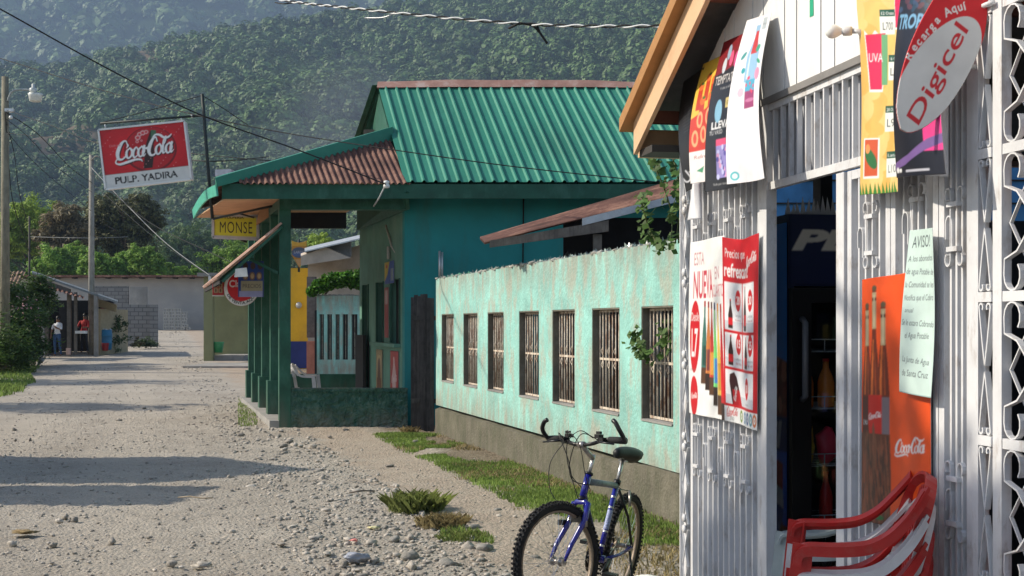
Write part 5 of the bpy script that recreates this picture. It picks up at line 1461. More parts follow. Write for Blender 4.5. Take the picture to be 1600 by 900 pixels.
# ---- iron grilles
def c_pair(mb, Y, z0, z1, n, gap, fl=1):
    """twin short bars tied with collars, ends rolled outwards"""
    r = .017; st = dict(flat=(.016, .005, S_N))
    for s in (-1, 1):
        y = Y + s * gap
        pts = []
        for (zc, sg) in ((z1, 1), (z0, -1)):
            arc = [S(y + s * r * (1 - math.cos(a)), zc + sg * r * 1.25 * math.sin(a), n) for a in np.linspace(0, 4.2, 9)]
            pts = (arc[::-1] + pts) if not pts else pts + arc
        mb.tube(pts, 1, iron, **st)
    for z in (z1 - .035, z0 + .035): mb.tube([S(Y - gap - .012, z, n + .004), S(Y + gap + .012, z, n + .004)], 1, iron, flat=(.024, .016, S_N))
def hook(mb, Y, z, n, h=.09, r=.02):
    pts = [S(Y - r, z - h, n), S(Y - r, z, n)] + [S(Y - r * math.cos(a), z + r * 1.4 * math.sin(a), n) for a in np.linspace(.3, 3.14, 7)] + [S(Y + r, z - h * .55, n)]
    mb.tube(pts, 1, iron, flat=(.016, .005, S_N))
def panel(Ya, Yb, z0, z1, nb, rows, nm='grille', back=True, hooks=(), frame=.035, skip_top=0):
    p = MB(); w = frame
    for (u, v) in ((Ya + w / 2, 0), (Yb - w / 2, 0)): sbar(p, u, z0, u, z1, 0, w, .03, iron)
    sbar(p, Ya + w, z1 - w / 2, Yb - w, z1 - w / 2, 0, w, .028, iron); sbar(p, Ya + w, z0 + w / 2, Yb - w, z0 + w / 2, 0, w, .028, iron)
    f = p.build(nm, shop)
    if back:
        b = MB(); b.hexa([S(Ya + .02, z0 + .02, -.022), S(Yb - .02, z0 + .02, -.022), S(Yb - .02, z0 + .02, -.026), S(Ya + .02, z0 + .02, -.026)], [S(Ya + .02, z1 - .02, -.022), S(Yb - .02, z1 - .02, -.022), S(Yb - .02, z1 - .02, -.026), S(Ya + .02, z1 - .02, -.026)], gsheet)
        b.build('backing_sheet', f)
    st = (Yb - Ya - 2 * w) / (nb + 1)
    ys = [Ya + w + st * (i + 1) for i in range(nb)]
    for y in ys:
        b = MB(); sbar(b, y, z0 + w, y, z1 - w, .0, .012, .022, iron); b.build('bar', f)
    if rows:
        b = MB()
        for (za, zb3) in rows:
            for i in range(1, nb, 3): b = MB(); c_pair(b, ys[i], za, zb3, .014, .021); b.build('scroll_pair', f)
            for i in range(2, nb, 3): b = MB(); hook(b, ys[i] + st * .5 if i + 1 < nb else ys[i], zb3 - .10, .012); b.build('hook', f)
    return f
g1_ = panel(5.99, 6.98, .06, 2.67, 11, [(.85, 1.09), (1.98, 2.20)])
mb = MB(); sbar(mb, 5.935, .03, 5.935, 2.66, .0, .085, .05, iron); mb.build('door_post', shop)
tr_ = panel(4.93, 5.97, 2.262, 2.66, 10, [], 'transom_grille')
mb = MB(); sbar(mb, 5.135, .03, 5.135, 2.25, 0, .07, .05, iron); mb.build('door_post', shop)
g2_ = panel(4.74, 5.09, .06, 2.25, 4, [(1.88, 2.09)])
g3_ = panel(4.40, 4.735, .06, 2.68, 4, [(1.0, 1.2), (1.85, 2.12), (2.2, 2.42)])
g4_ = panel(4.185, 4.395, .06, 2.68, 3, [(.94, 1.16), (1.86, 2.08)])
g5_ = panel(4.74, 4.93, 2.26, 2.68, 2, [], 'transom_grille')
mb = MB(); sbar(mb, 4.162, .03, 4.162, 3.2, .0, .036, .04, iron); mb.build('grille_post', shop); mb = MB(); sbar(mb, 4.04, .03, 4.04, 3.2, .0, .05, .035, iron); mb.build('grille_post', shop)
def lattice(Ya, Yb, zs_, n, nm='lattice_grille'):
    f = MB()
    f.tube([S(Ya + .004, zs_[0], n - .014), S(Ya + .004, zs_[-1], n - .014)], 1, iron, flat=(.01, .008, S_N))
    fo = f.build(nm, shop)
    for z in zs_: f = MB(); sbar(f, Ya, z, Yb, z, n, .032, .022, iron); f.build('rail', fo)
    b = MB(); Ym = (Ya + Yb) / 2; st = dict(flat=(.02, .006, S_N))
    for z0, z1 in zip(zs_[:-1], zs_[1:]):
        h = z1 - z0; zm = (z0 + z1) / 2; w = (Yb - Ya); r = w * .14
        for s in (-1, 1):
            for sg in (-1, 1):
                # strip from the centre to the outer corner ending in a scroll
                ze = zm + sg * (h / 2 - .022 - r)
                pts = [S(Ym, zm + sg * .01, n), S(Ym + s * (w / 2 - .01) * .55, zm + sg * (h / 2) * .40, n)]
                ccx = Ym + s * (w / 2 - .006 - r)
                pts += [S(Ym + s * (w / 2 - .008), ze - sg * r * 1.2, n)]
                pts += [S(ccx + s * r * math.cos(a), ze + sg * r * 1.1 * math.sin(a), n) for a in np.linspace(0, 3.9, 9)]
                b.tube(pts, 1, iron, **st)
        # slim straight diagonals behind
        b.tube([S(Ya, zm, n - .02), S(Ym, z0 + .02, n - .02), S(Yb, zm, n - .02), S(Ym, z1 - .02, n - .02), S(Ya, zm, n - .02)], 1, iron, flat=(.012, .005, S_N))
    b.build('scrollwork', fo)
    return fo
zl = [.06, .62, 1.245, 1.82, 2.21, 2.80]
zl = [.10, .66, 1.25, 1.87, 2.20, 2.80]
zl = [.35, .81, 1.27, 1.73, 2.19, 2.65, 3.11]
lattice(4.066, 4.142, zl, .012)
lattice(3.70, 4.005, zl, .01)
lattice(3.30, 3.66, zl, .01)
for y_ in (3.68, 3.28): mb = MB(); sbar(mb, y_, .03, y_, 3.2, .01, .04, .05, iron); mb.build('grille_post', shop)
# far return lattice at the corner
mb = MB(); sbar(mb, 7.06, 0, 7.06, 2.68, .0, .04, .04, iron); mb.build('corner_post', shop)
mb = MB(); e = S(7.075, 0, -.0)
def R2(u, z): return S(7.10, z, 0) + IN * u
mb.tube([R2(-.02, .0), R2(-.02, 2.6)], 1, iron, flat=(.03, .03, (0, 1, 0)))
for z in (.1, .55, 1.0, 1.45, 1.9, 2.3): 
    mb.tube([S(7.0, z, .02), S(7.09, z + .22, .02), S(7.0, z + .42, .02)], 1, iron, flat=(.014, .005, S_N))
    mb.tube([S(7.09, z, .022), S(7.0, z + .22, .022), S(7.09, z + .42, .022)], 1, iron, flat=(.014, .005, S_N))
    for s in (-1, 1): mb.lathe([(.02, -.008), (.024, 0), (.02, .008)], S(7.045, z + s * .03, .03), iron, 10, axis=tuple(S_N))
mb.build('corner_lattice', shop)
# green mark and lamp
MB().hexa([W(1265, -40, .02), W(1271, -40, .02), W(1271, -40, .0), W(1265, -40, 0)], [W(1265, 27, .022), W(1271, 24, .022), W(1271, 24, 0), W(1265, 27, 0)], pmat('green_strip', (.02, .36, .20))).build('green_strip', shop)
lp = thing('wall_lamp', W(1356, 55, .02), 'bare white bulb in a white bracket on the shop siding', 'lamp')
c = W(1358, 62, .02)
MB().lathe([(.045, 0), (.045, .012), (.02, .03)], c, iron, 14, axis=tuple(S_N)).tube([c + S_N * .02, c + S_N * .04 + Vector((0, 0, .03)), c + S_N * .06 + S_D * .02 + Vector((0, 0, .035))], .010, iron, 8).build('bracket', lp)
bulb_s = .62; h0 = c + S_N * .06 + S_D * .02 + Vector((0, 0, .035)); ax = (S_N * .8 + S_D * .45 + Vector((0, 0, .05))).normalized()
MB().lathe([(.016, 0), (.018, .01), (.018, .032), (.014, .035)], h0, iron, 14, axis=tuple(ax)).build('socket', lp)
MB().lathe([(.010, .032), (.013, .040), (.024, .058), (.028, .072), (.025, .086), (.014, .098), (.002, .101)], h0, pmat('frosted_bulb', (.85, .85, .82), .15), 18, axis=tuple(ax)).build('bulb', lp)

# ---- fridge inside the door (its own frame: x along its front, y into the room)
fr = thing('drinks_fridge', (1.45, 6.3, .03), 'tall dark blue drinks fridge with a glass door standing inside the shop doorway', 'fridge')
fc = Vector((1.343, 6.22, .03)); fx = Vector((.9824, .1867, 0)); fy = Vector((-.1867, .9824, 0))
def Fp(x, y, z): return fc + fx * x + fy * y + Vector((0, 0, z))
def fbx(mb, x0, x1, y0, y1, z0, z1, m): mb.hexa([Fp(x0, y0, z0), Fp(x1, y0, z0), Fp(x1, y1, z0), Fp(x0, y1, z0)], [Fp(x0, y0, z1), Fp(x1, y0, z1), Fp(x1, y1, z1), Fp(x0, y1, z1)], m)
fblue = pmat('fridge_blue', (.008, .018, .06), .3, .1, 4); fblk = pmat('fridge_black', (.006, .006, .007), .35)
mb = MB(); fw = .78
fbx(mb, 0, .03, 0, .65, .0, 2.15, fblue); fbx(mb, fw - .03, fw, 0, .65, 0, 2.15, fblue); fbx(mb, .03, fw - .03, .62, .65, 0, 2.15, fblk); fbx(mb, .03, fw - .03, 0, .62, 2.12, 2.15, fblue); fbx(mb, .03, fw - .03, 0, .62, 0, .15, fblk)
fbx(mb, .03, fw - .03, .0, .6, 1.80, 2.12, fblue)
mb.build('cabinet', fr)
mb = MB()
for (x0, x1, z0, z1) in ((.0, .10, .16, 1.79), (fw - .06, fw, .16, 1.79), (.10, fw - .06, 1.72, 1.79), (.10, fw - .06, .16, .24)): fbx(mb, x0, x1, -.045, -.004, z0, z1, fblk)
dfr = mb.build('door', fr)
gl = bpy.data.materials.new('door_glass'); gl.use_nodes = True; gn = gl.node_tree; gn.nodes.remove(gn.nodes['Principled BSDF']); g1q = gn.nodes.new('ShaderNodeBsdfTransparent'); g1q.inputs[0].default_value = (.85, .88, .9, 1); g2q = gn.nodes.new('ShaderNodeBsdfGlossy'); g2q.inputs['Roughness'].default_value = .03; g3q = gn.nodes.new('ShaderNodeMixShader'); g3q.inputs[0].default_value = .06; gn.links.new(g1q.outputs[0], g3q.inputs[1]); gn.links.new(g2q.outputs[0], g3q.inputs[2]); gn.links.new(g3q.outputs[0], gn.nodes['Material Output'].inputs['Surface'])
mb = MB(); fbx(mb, .10, fw - .06, -.03, -.026, .24, 1.72, gl); mb.build('glass', dfr)
mb = MB(); mb.tube([Fp(.05, -.05, 1.25), Fp(.05, -.085, 1.27), Fp(.05, -.085, 1.62), Fp(.05, -.05, 1.64)], .016, pmat('grey_handle', (.16, .16, .17), .3), 8); mb.build('handle', dfr)
wire = pmat('shelf_wire', (.45, .45, .45), .4)
rr = random.Random(6)
bcol = [pmat('orange_soda', (.95, .28, .04), .25), pmat('cola_red', (.70, .04, .03), .3), pmat('snack_yellow', (.95, .65, .08), .35), pmat('snack_red', (.90, .05, .10), .35), pmat('dark_cola', (.02, .008, .005), .2)]
for i, z in enumerate((.32, .62, .92, 1.20, 1.48)):
    mb = MB()
    for k in range(8): mb.tube([Fp(.04, .02 + k * .075, z), Fp(fw - .04, .02 + k * .075, z)], .003, wire, 5)
    mb.tube([Fp(.04, .005, z + .06), Fp(fw - .04, .005, z + .06)], .003, wire, 5)
    for k in range(6): mb.tube([Fp(.06 + k * .13, .005, z), Fp(.06 + k * .13, .005, z + .06)], .003, wire, 5)
    mb.build('shelf', fr)
def bottle(p, h, r, liquid, cap):
    return MB().lathe([(r * .9, 0), (r, .01), (r, h * .5), (r * .85, h * .62), (r * .4, h * .8), (r * .33, h * .95)], p, liquid, 12).lathe([(r * .4, h * .94), (r * .4, h), (r * .3, h)], p, cap, 10)
kk = 0
wds = ['bottom', 'second', 'third', 'fourth', 'top']; hue = ['cola', 'cola', 'red and yellow snack', 'orange drink', 'orange drink']
for i, z in enumerate((.32, .62, .92, 1.20, 1.48)):
    for j in range(6):
        if i == 4: continue
        p = Fp(.13 + j * .11, .10, z + .004)
        if i == 3 and j > 2: continue
        if i == 2:
            m_ = MB(); q = p + Vector((0, 0, .085))
            m_.ball(tuple(q), .055, bcol[3 if j % 2 else 2], 2, (1, .6, 1.7), .5, j); o = m_.build('snack_bag', label='shiny red or yellow snack bag on the third fridge shelf', cat='snack bag', group='snack bags in the fridge')
        else:
            m_ = bcol[0] if i > 2 else bcol[(j + i) % 2 * 3 + 1]
            o = bottle(p, .24 if i > 2 else .26, .042 if i > 2 else .034, m_, bcol[1]).build('bottle', label='%s bottle on the %s fridge shelf' % ('orange drink' if i > 2 else 'dark cola', wds[i]), cat='bottle', group='bottles in the fridge')
# header lettering and the printed side
cv = Canvas(.76, .34, 230, (10, 26, 70))
cv.text('PEPSI', .355, .17, .095, (225, 218, 205), w=.70, shear=.25, bold=.045)
sheet('header_panel', cv, lambda u, v: Fp(.01 + .76 * u, -.006, 1.81 + .34 * v), fr, label='dark blue header lettered PEPSI')
cv = Canvas(.62, 2.1, 150, (20, 100, 215))
rng = np.random.default_rng(3)
cv.rect(0, 1.15, .62, 1.55, (130, 44, 28)); cv.rect(0, 0, .62, .62, (120, 44, 28))
for k in range(160):
    x_, y_ = rng.random() * .62, (rng.random() * .6 if k % 2 else .95 + rng.random() * .62); c_ = [(150, 60, 40), (30, 12, 10), (196, 120, 90), (110, 30, 18)][k % 4]
    cv.ell(x_, y_, .01 + .02 * rng.random(), .02 + .03 * rng.random(), c_, rng.random() * 3)
cv.poly([(0, 1.55), (.62, 1.42), (.62, 2.1), (0, 2.1)], (40, 150, 240)); cv.stroke([(.1, 2.0), (.25, 1.75), (.2, 1.5)], [.05, .09, .02], (70, 170, 230)); cv.stroke([(.42, 2.0), (.46, 1.7), (.4, 1.45)], [.02, .05, .02], (140, 210, 240))  # upper blues brightened to carry sunlight in the print
cv.rect(0, 0.98, .62, 1.15, (22, 52, 120)); cv.text('PEPSI', .31, 1.0, .13, (205, 208, 212), w=.5, bold=.04, shear=.2)
cv.ell(.31, .72, .27, .22, (20, 70, 160)); cv.poly([(.05, .80), (.30, .86), (.57, .78), (.57, .92), (.3, .97), (.05, .92)], (170, 30, 40)); cv.poly([(.04, .72), (.30, .76), (.58, .70), (.57, .79), (.3, .86), (.05, .80)], (205, 208, 212))
sheet('side_graphic', cv, lambda u, v: Fp(-.004, .63 - .62 * u, .01 + 2.1 * v), fr, label='blue fridge side printed with cola bubbles and a round emblem')
# white paper tufts on top
mb = MB(); rr = random.Random(12)
for k in range(26):
    p = Fp(.03 + .7 * k / 26, .12, 2.152); mb.add([p, p + fx * .035, p + fx * (.02 + rr.uniform(-.01, .01)) + Vector((0, 0, .05 + .06 * rr.random())), p + fy * .02 + fx * .015], [(0, 1, 2), (1, 3, 2), (3, 0, 2)], pmat('white_paper', (.7, .7, .7)))
mb.build('paper_trimming', label='crumpled white paper trimming on top of the fridge', cat='paper')
# counter and shelves with goods deep in the shop
cn = thing('shop_shelf', (2.9, 5, 0), 'dark wooden shelf unit with goods behind the lattice grille', 'shelf')
mb = MB()
for z in (.5, 1.0, 1.5, 2.0): mb.hexa([S(2.4, z, -1.5), S(6.2, z, -1.5), S(6.2, z, -1.9), S(2.4, z, -1.9)], [S(2.4, z + .03, -1.5), S(6.2, z + .03, -1.5), S(6.2, z + .03, -1.9), S(2.4, z + .03, -1.9)], dark)
mb.build('boards', cn)
mb = MB()
for Y in (2.45, 3.4, 4.3, 5.2, 6.15): mb.hexa([S(Y, 0.03, -1.51), S(Y + .04, .03, -1.51), S(Y + .04, .03, -1.89), S(Y, .03, -1.89)], [S(Y, 2.2, -1.51), S(Y + .04, 2.2, -1.51), S(Y + .04, 2.2, -1.89), S(Y, 2.2, -1.89)], dark)
mb.build('uprights', cn)
cols = [(.55, .3, .12), (.45, .08, .06), (.5, .48, .4), (.10, .12, .3), (.6, .45, .1), (.12, .25, .12)]
for i, (Y, z) in enumerate([(3.1 + .16 * j, z) for z in (1.03, 1.53, 2.03, .53) for j in range(13)]):
    h = .10 + .12 * rr.random(); m_ = pmat('goods_%d' % (i % 6), cols[i % 6], .5); mb = MB(); q = S(Y, z, -1.62)
    mb.box((q.x, q.y, q.z + h / 2 + .001), (.08, .10, h), m_, rz=.2).box((q.x, q.y, q.z + h + .008), (.05, .06, .012), dark, rz=.2)
    cn_ = ['tan', 'dark red', 'cream', 'navy', 'yellow', 'green'][i % 6]; zn = {1.03: 'second', 1.53: 'third', 2.03: 'top', .53: 'lowest'}[z]
    mb.build('packet', label='%s packet on the %s board of the dark shop shelf' % (cn_, zn), cat='packet', group='packets on the shop shelf')
# pink netted sack hanging inside, orange bag
q = S(3.72, 2.0, -.22)
MB().ball((q.x, q.y, q.z + .13), .12, pmat('salmon_net', (.60, .25, .18), .6, .3, 30, bump=.6, bscale=60), 3, (1, 1, 1.2), .3, 5).build('netted_sack', label='salmon pink netted sack hanging behind the right lattice grille', cat='sack')
q = S(3.75, .66, -.35)
MB().ball((q.x, q.y, q.z + .1), .17, pmat('dark_red_sack', (.35, .03, .02), .5), 3, (1, 1, 1.3), .3, 6).build('red_sack', label='dark red sack low behind the right lattice grille', cat='sack')
mb = MB(); mb.hexa([S(3.5, 1.33, -.2), S(4.1, 1.33, -.2), S(4.1, 1.33, -.5), S(3.5, 1.33, -.5)], [S(3.5, 1.36, -.2), S(4.1, 1.36, -.2), S(4.1, 1.36, -.5), S(3.5, 1.36, -.5)], dark)
mb.hexa([S(3.5, .03, -.3), S(4.1, .03, -.3), S(4.1, .03, -.34), S(3.5, .03, -.34)], [S(3.5, 1.33, -.3), S(4.1, 1.33, -.3), S(4.1, 1.33, -.34), S(3.5, 1.33, -.34)], pmat('brown_counter', (.20, .11, .07)))
mb.build('counter', label='brown counter front behind the lattice grille', cat='counter')

# ================================================================== POSTERS AND SIGNS ON THE SHOP
def quad_fn(p00, p10, p11, p01, bulge=None):
    p00, p10, p11, p01 = map(Vector, (p00, p10, p11, p01))
    def f(u, v):
        p = p00.lerp(p10, u).lerp(p01.lerp(p11, u), v)
        return p + bulge(u, v) if bulge else p
    return f
RED = (205, 22, 34); WH = (238, 238, 236)
def bot(cv, x, y, w, h, cap, body, lab):
    cv.poly([(x - w * .5, y), (x + w * .5, y), (x + w * .5, y + h * .5), (x + w * .42, y + h * .62), (x + w * .18, y + h * .82), (x + w * .18, y + h * .93), (x - w * .18, y + h * .93), (x - w * .18, y + h * .82), (x - w * .42, y + h * .62), (x - w * .5, y + h * .5)], body)
    cv.rect(x - w * .24, y + h * .93, x + w * .24, y + h, cap)
    cv.rect(x - w * .5, y + h * .22, x + w * .5, y + h * .46, lab)
    cv.rect(x - w * .38, y + h * .05, x - w * .28, y + h * .6, tuple(min(255, c + 45) for c in body))
# white poster (far half)
cv = Canvas(.50, .98, 260, WH)
cv.text('ESTA', .12, .845, .075, (190, 120, 130), w=.13); cv.text('NUEVA', .19, .66, .155, (200, 60, 80), w=.27, bold=.02)
cv.text('EN', .40, .755, .07, (190, 120, 130), w=.07); cv.text('CUARTO', .41, .66, .07, (200, 60, 80), w=.16)
cv.ell(.085, .44, .062, .205, RED); cv.text('Desde', .085, .53, .05, WH, w=.09); cv.text('L7', .085, .33, .16, WH, w=.075, bold=.02)
cv.ell(.085, .105, .055, .155 * .6 + .02, RED); cv.script(.045, .095, .085, WH); cv.text('Solo hoy', .06, .245, .02, (120, 120, 120), w=.07)
for i, (x_, c_, l_, cp, hh) in enumerate([(.20, (60, 110, 100), (40, 80, 70), (170, 60, 60), .52), (.25, (200, 120, 60), (120, 60, 60), (150, 50, 50), .55), (.295, (190, 60, 50), (210, 150, 60), (90, 60, 60), .57), (.345, (110, 200, 110), (60, 120, 190), (20, 50, 100), .62), (.40, (230, 190, 90), (200, 150, 60), (240, 150, 60), .66), (.45, (190, 30, 40), (215, 20, 30), (180, 60, 60), .70)]):
    bot(cv, x_, .70 - hh - .02 * i * .2, .052, hh - .06, cp, c_, l_); cv.rect(x_ - .026, .70 - hh - .004 * i, x_ + .026, .70 - hh + .09, (50, 35, 30) if i % 2 else (90, 60, 40))
sheet('white_drinks_poster', cv, quad_fn(W(1077, 645, .04), W(1135, 658, .035), W(1133, 368, .035), W(1079, 379, .04), lambda u, v: S_N * (.008 * math.sin(6 * u + 3 * v))), thick=.002,
      label='white vinyl poster reading NUEVA with coloured bottles, left of the red price poster', cat='poster')
# red price poster
cv = Canvas(.50, 1.0, 260, RED)
cv.text('Precios que', .16, .895, .05, WH, w=.26); cv.text('refrescan!', .19, .79, .075, WH, w=.34, bold=.02)
cv.script(.33, .85, .15, WH, ang=.12)
def card(x0, y0, x1, y1): cv.rect(x0, y0, x1, y1, (236, 236, 238)); cv.rect(x0, y0, x1, y0 + .05, (205, 208, 214))
for (x0, y0, x1, y1) in ((.02, .50, .235, .76), (.25, .50, .45, .76), (.02, .30, .235, .485), (.25, .30, .45, .485), (.02, .10, .45, .285)): card(x0, y0, x1, y1)
def pbot(x, y, w, h, tilt=0): 
    cv.poly([(x - w / 2, y), (x + w / 2, y), (x + w * .5, y + h * .45), (x + w * .15, y + h * .8), (x + w * .15, y + h), (x - w * .15, y + h), (x - w * .15, y + h * .8), (x - w * .5, y + h * .45)], (52, 22, 20)); cv.rect(x - w / 2, y + h * .12, x + w / 2, y + h * .36, RED); cv.rect(x - w * .16, y + h * .93, x + w * .16, y + h, RED)
pbot(.085, .51, .05, .16); pbot(.30, .505, .05, .24); pbot(.085, .31, .055, .165); pbot(.32, .305, .06, .17)
cv.poly([(.10, .10), (.23, .10), (.15, .25), (.12, .275), (.07, .26), (.065, .22)], (60, 20, 22)); cv.poly([(.11, .10), (.23, .10), (.19, .18), (.10, .18)], (190, 25, 35)); cv.script(.13, .12, .08, WH, ang=1.2)
for (x_, y_, t_) in ((.175, .665, '20'), (.40, .665, '30'), (.18, .43, '15'), (.405, .43, '25'), (.34, .20, '10')):
    cv.ell(x_, y_, .036, .058, RED); cv.text(t_, x_, y_ - .02, .045, WH, w=.045, bold=.02); cv.text('Lempiras', x_, y_ - .088, .016, (120, 120, 125), w=.07); cv.text('Retornable', x_, y_ - .112, .014, (170, 60, 70), w=.075)
cv.rect(0, 0, .5, .085, WH); cv.script(.03, .04, .13, RED); cv.text('ZERO', .09, .012, .018, (40, 40, 40), w=.05)
for (x_, c_) in ((.22, (120, 150, 60)), (.30, (90, 150, 190)), (.36, (40, 90, 150)), (.42, (90, 160, 170)), (.47, (220, 120, 60))): cv.ell(x_, .045, .024, .034, c_); cv.ell(x_, .045, .012, .018, WH, r2=.4)
sheet('red_price_poster', cv, quad_fn(W(1135, 657, .05), W(1184, 673, .04), W(1187, 364, .04), W(1131, 370, .05), lambda u, v: S_N * (.010 * math.sin(7 * u + 2)) + Vector((0, 0, -.02 * math.sin(math.pi * u) * v))), thick=.002,
      label='red vinyl price poster with white cards of cola bottles, right half of the pair', cat='poster')
# orange poster with three bottles
cv = Canvas(.42, 1.15, 260, (232, 84, 28))
rng = np.random.default_rng(8)
for (x_, h0_, top) in ((.042, .60, 1.02), (.140, .60, 1.02), (.090, .55, 1.10)):
    cv.poly([(x_ - .034, .40), (x_ + .034, .40), (x_ + .034, .60), (x_ + .024, .74), (x_ + .013, .86), (x_ + .012, top), (x_ - .012, top), (x_ - .013, .86), (x_ - .024, .74), (x_ - .034, .60)], (112, 44, 22))
    cv.poly([(x_ - .022, .60), (x_ - .008, .60), (x_ - .002, .86), (x_ - .009, .86)], (206, 104, 44)); cv.poly([(x_ + .006, .60), (x_ + .014, .60), (x_ + .006, .80), (x_ + .003, .80)], (168, 76, 34))
    cv.rect(x_ - .013, top - .19, x_ + .013, top - .02, (176, 158, 122)); cv.ell(x_, top, .014, .014, (92, 80, 58)); cv.rect(x_ - .012, top - .06, x_ + .012, top - .045, (70, 62, 44)); cv.rect(x_ - .004, top - .18, x_ + .002, top - .03, (206, 192, 160))
cv.rect(.052, .42, .132, .60, (205, 40, 30)); cv.rect(.008, .42, .052, .59, (84, 40, 34)); cv.rect(.132, .42, .174, .59, (126, 112, 118)); cv.script(.056, .49, .075, WH, ang=.10); cv.text('ZERO', .03, .46, .02, WH, w=.035)
cv.poly([(0, 0), (.175, 0), (.182, .2), (.175, .42), (0, .42)], (104, 62, 44))
for k in range(220):
    x_, y_ = rng.random() * .175, rng.random() * .41; cv.ell(x_, y_, .002 + .004 * rng.random(), .02 + .05 * rng.random(), [(120, 66, 46), (84, 56, 44), (146, 84, 60), (70, 52, 44), (128, 84, 62)][k % 5], .1 * rng.random())
cv.ell(.12, .03, .022, .012, (40, 110, 60)); cv.script(.205, .34, .19, WH, ang=.08); cv.text('Momentos', .34, 1.07, .02, (240, 190, 150), w=.12)
sheet('orange_bottle_poster', cv, quad_fn(W(1346, 812, .035), W(1456, 838, .03), W(1454, 420, .03), W(1347, 437, .035), lambda u, v: S_N * (.006 * math.sin(9 * u))), thick=.002,
      label='tall orange poster with three glass cola bottles tied to the grille behind the chairs', cat='poster')
# handwritten notice
cv = Canvas(.16, .60, 620, (205, 226, 218))
INK = (44, 52, 66); L_ines = [('AVISO!', .535, .035, .12), ('A los abonados', .485, .018, .145), ('de agua Potable de', .437, .018, .15), ('la Comunidad se les', .39, .018, .15), ('Notifica que el Cobro', .343, .018, .145), ('anual', .298, .014, .04), ('Se le estara Cobrando', .25, .018, .15), ('el Agua Potable', .205, .018, .11), ('La Junta de Agua', .115, .018, .125), ('de Santa Cruz', .065, .02, .125)]
for (t_, y_, h_, w_) in L_ines: cv.text(t_, .08 if w_ > .1 else .035, y_, h_ * 1.25, INK, w=w_, shear=.15, ang=.03 * math.sin(y_ * 40), bold=.0)
cv.rect(.0, .0, .16, .004, (150, 175, 170))
sheet('handwritten_notice', cv, quad_fn(W(1405, 612, .06), W(1455, 622, .06), W(1459, 356, .055), W(1419, 360, .055), lambda u, v: S_N * (.008 * math.sin(3 * u + 4 * v))), thick=.001,
      label='pale green handwritten AVISO sheet taped over the orange poster', cat='notice')
# tall yellow menu poster
cv = Canvas(.22, 1.0, 420, (240, 196, 112))
for k in range(40): cv.ell(.22 * (k * .37 % 1), (k * .617 % 1), .05, .03, (244, 204, 128) if k % 2 else (238, 184, 96), k)
cv.text('Saborea', .085, .93, .045, (245, 245, 235), w=.14, bold=.04, ang=-.1); cv.text('Saborea', .085, .93, .045, (40, 90, 70), w=.14, ang=-.1); cv.text('la ocasion', .11, .875, .04, (245, 245, 235), w=.12, bold=.03, ang=-.05); cv.text('la ocasion', .11, .875, .038, (60, 110, 80), w=.118, ang=-.05)
for (x_, y_, t1, t2) in ((.145, .75, '12 Onzas', 'L700'), (.185, .55, '16 Onz', 'L9'), (.17, .33, '20 Onz', 'L9'), (.185, .135, 'Lata', 'L10')):
    cv.rect(x_ - .04, y_ - .07, x_ + .04, y_ + .035, (236, 238, 232)); cv.rect(x_ - .04, y_ + .01, x_ + .04, y_ + .04, (30, 90, 70)); cv.text(t1, x_, y_ + .017, .014, WH, w=.065); cv.text(t2, x_, y_ - .05, .035, (50, 60, 60), w=.055)
def cup(x, y, w, h, c): cv.poly([(x - w * .3, y), (x + w * .3, y), (x + w / 2, y + h), (x + w * .2, y + h * .9), (x, y + h), (x - w * .2, y + h * .88), (x - w / 2, y + h)], WH); cv.poly([(x - w * .26, y + .01), (x + w * .26, y + .01), (x + w * .44, y + h * .95), (x - w * .44, y + h * .92)], c)
cup(.20, .70, .045, .24, (226, 40, 90)); cup(.085, .43, .10, .27, (222, 38, 84)); cv.rect(.11, .46, .14, .68, (110, 170, 120)); cv.text('UVA', .085, .56, .04, WH, w=.06)
cv.rect(.025, .065, .105, .235, WH); cv.rect(.032, .075, .098, .228, (206, 90, 50)); cv.ell(.065, .15, .022, .05, (50, 110, 60), .5); cv.ell(.05, .19, .012, .02, (235, 150, 90))
for k in range(12): cv.poly([(.02 * k, .0), (.02 * k + .018, .0), (.02 * k + .002 * (k % 5), .05)], (60, 130, 50))
sheet('yellow_menu_poster', cv, quad_fn(W(1350, 305, .05), W(1412, 300, .10), W(1412, -60, .05), W(1336, -60, .05), lambda u, v: S_N * (.02 * math.sin(2.6 * v + 1) * (1 - v) + .006 * math.sin(8 * u)) + S_D * (-.035 * math.sin(math.pi * min(1, v * 1.25)) * (1 - u) * .9)), thick=.002,
      label='tall yellow poster of pink cups and cans with prices beside the shop lamp', cat='poster')
# black glossy poster with pink part
cv = Canvas(.26, .85, 320, (22, 22, 34))
cv.text('TROPIC', .13, .62, .06, (120, 170, 205), w=.22, shear=.2, bold=.03); cv.rect(.185, .10, .26, .48, (232, 60, 140)); cv.text('Uva', .225, .42, .035, WH, w=.06, ang=.0)
for k in range(30): cv.ell(.02 + .2 * ((k * .37) % 1), .70 + .14 * ((k * .61) % 1), .02, .012, [(50, 70, 100), (90, 50, 60), (30, 60, 80)][k % 3], k)
cv.poly([(0, .06), (.10, .09), (.20, .15), (.26, .17), (.26, .13), (.18, .10), (.08, .05), (0, .03)], (120, 90, 150)); cv.rect(.03, .02, .05, .035, WH); cv.rect(.08, .018, .20, .028, (190, 190, 200)); cv.ell(.018, .03, .01, .012, WH)
sheet('black_drinks_poster', cv, quad_fn(W(1401, 278, .13), W(1478, 272, .17), W(1480, -40, .08), W(1412, -40, .10), lambda u, v: S_N * (.025 * math.sin(math.pi * v) + .02 * math.sin(math.pi * u))), thick=.002, back=(225, 225, 228),
      label='curled glossy black poster with a pink strip hanging under the leaf shaped sign', cat='poster')
cv = Canvas(.1, .5, 60, (232, 232, 236))
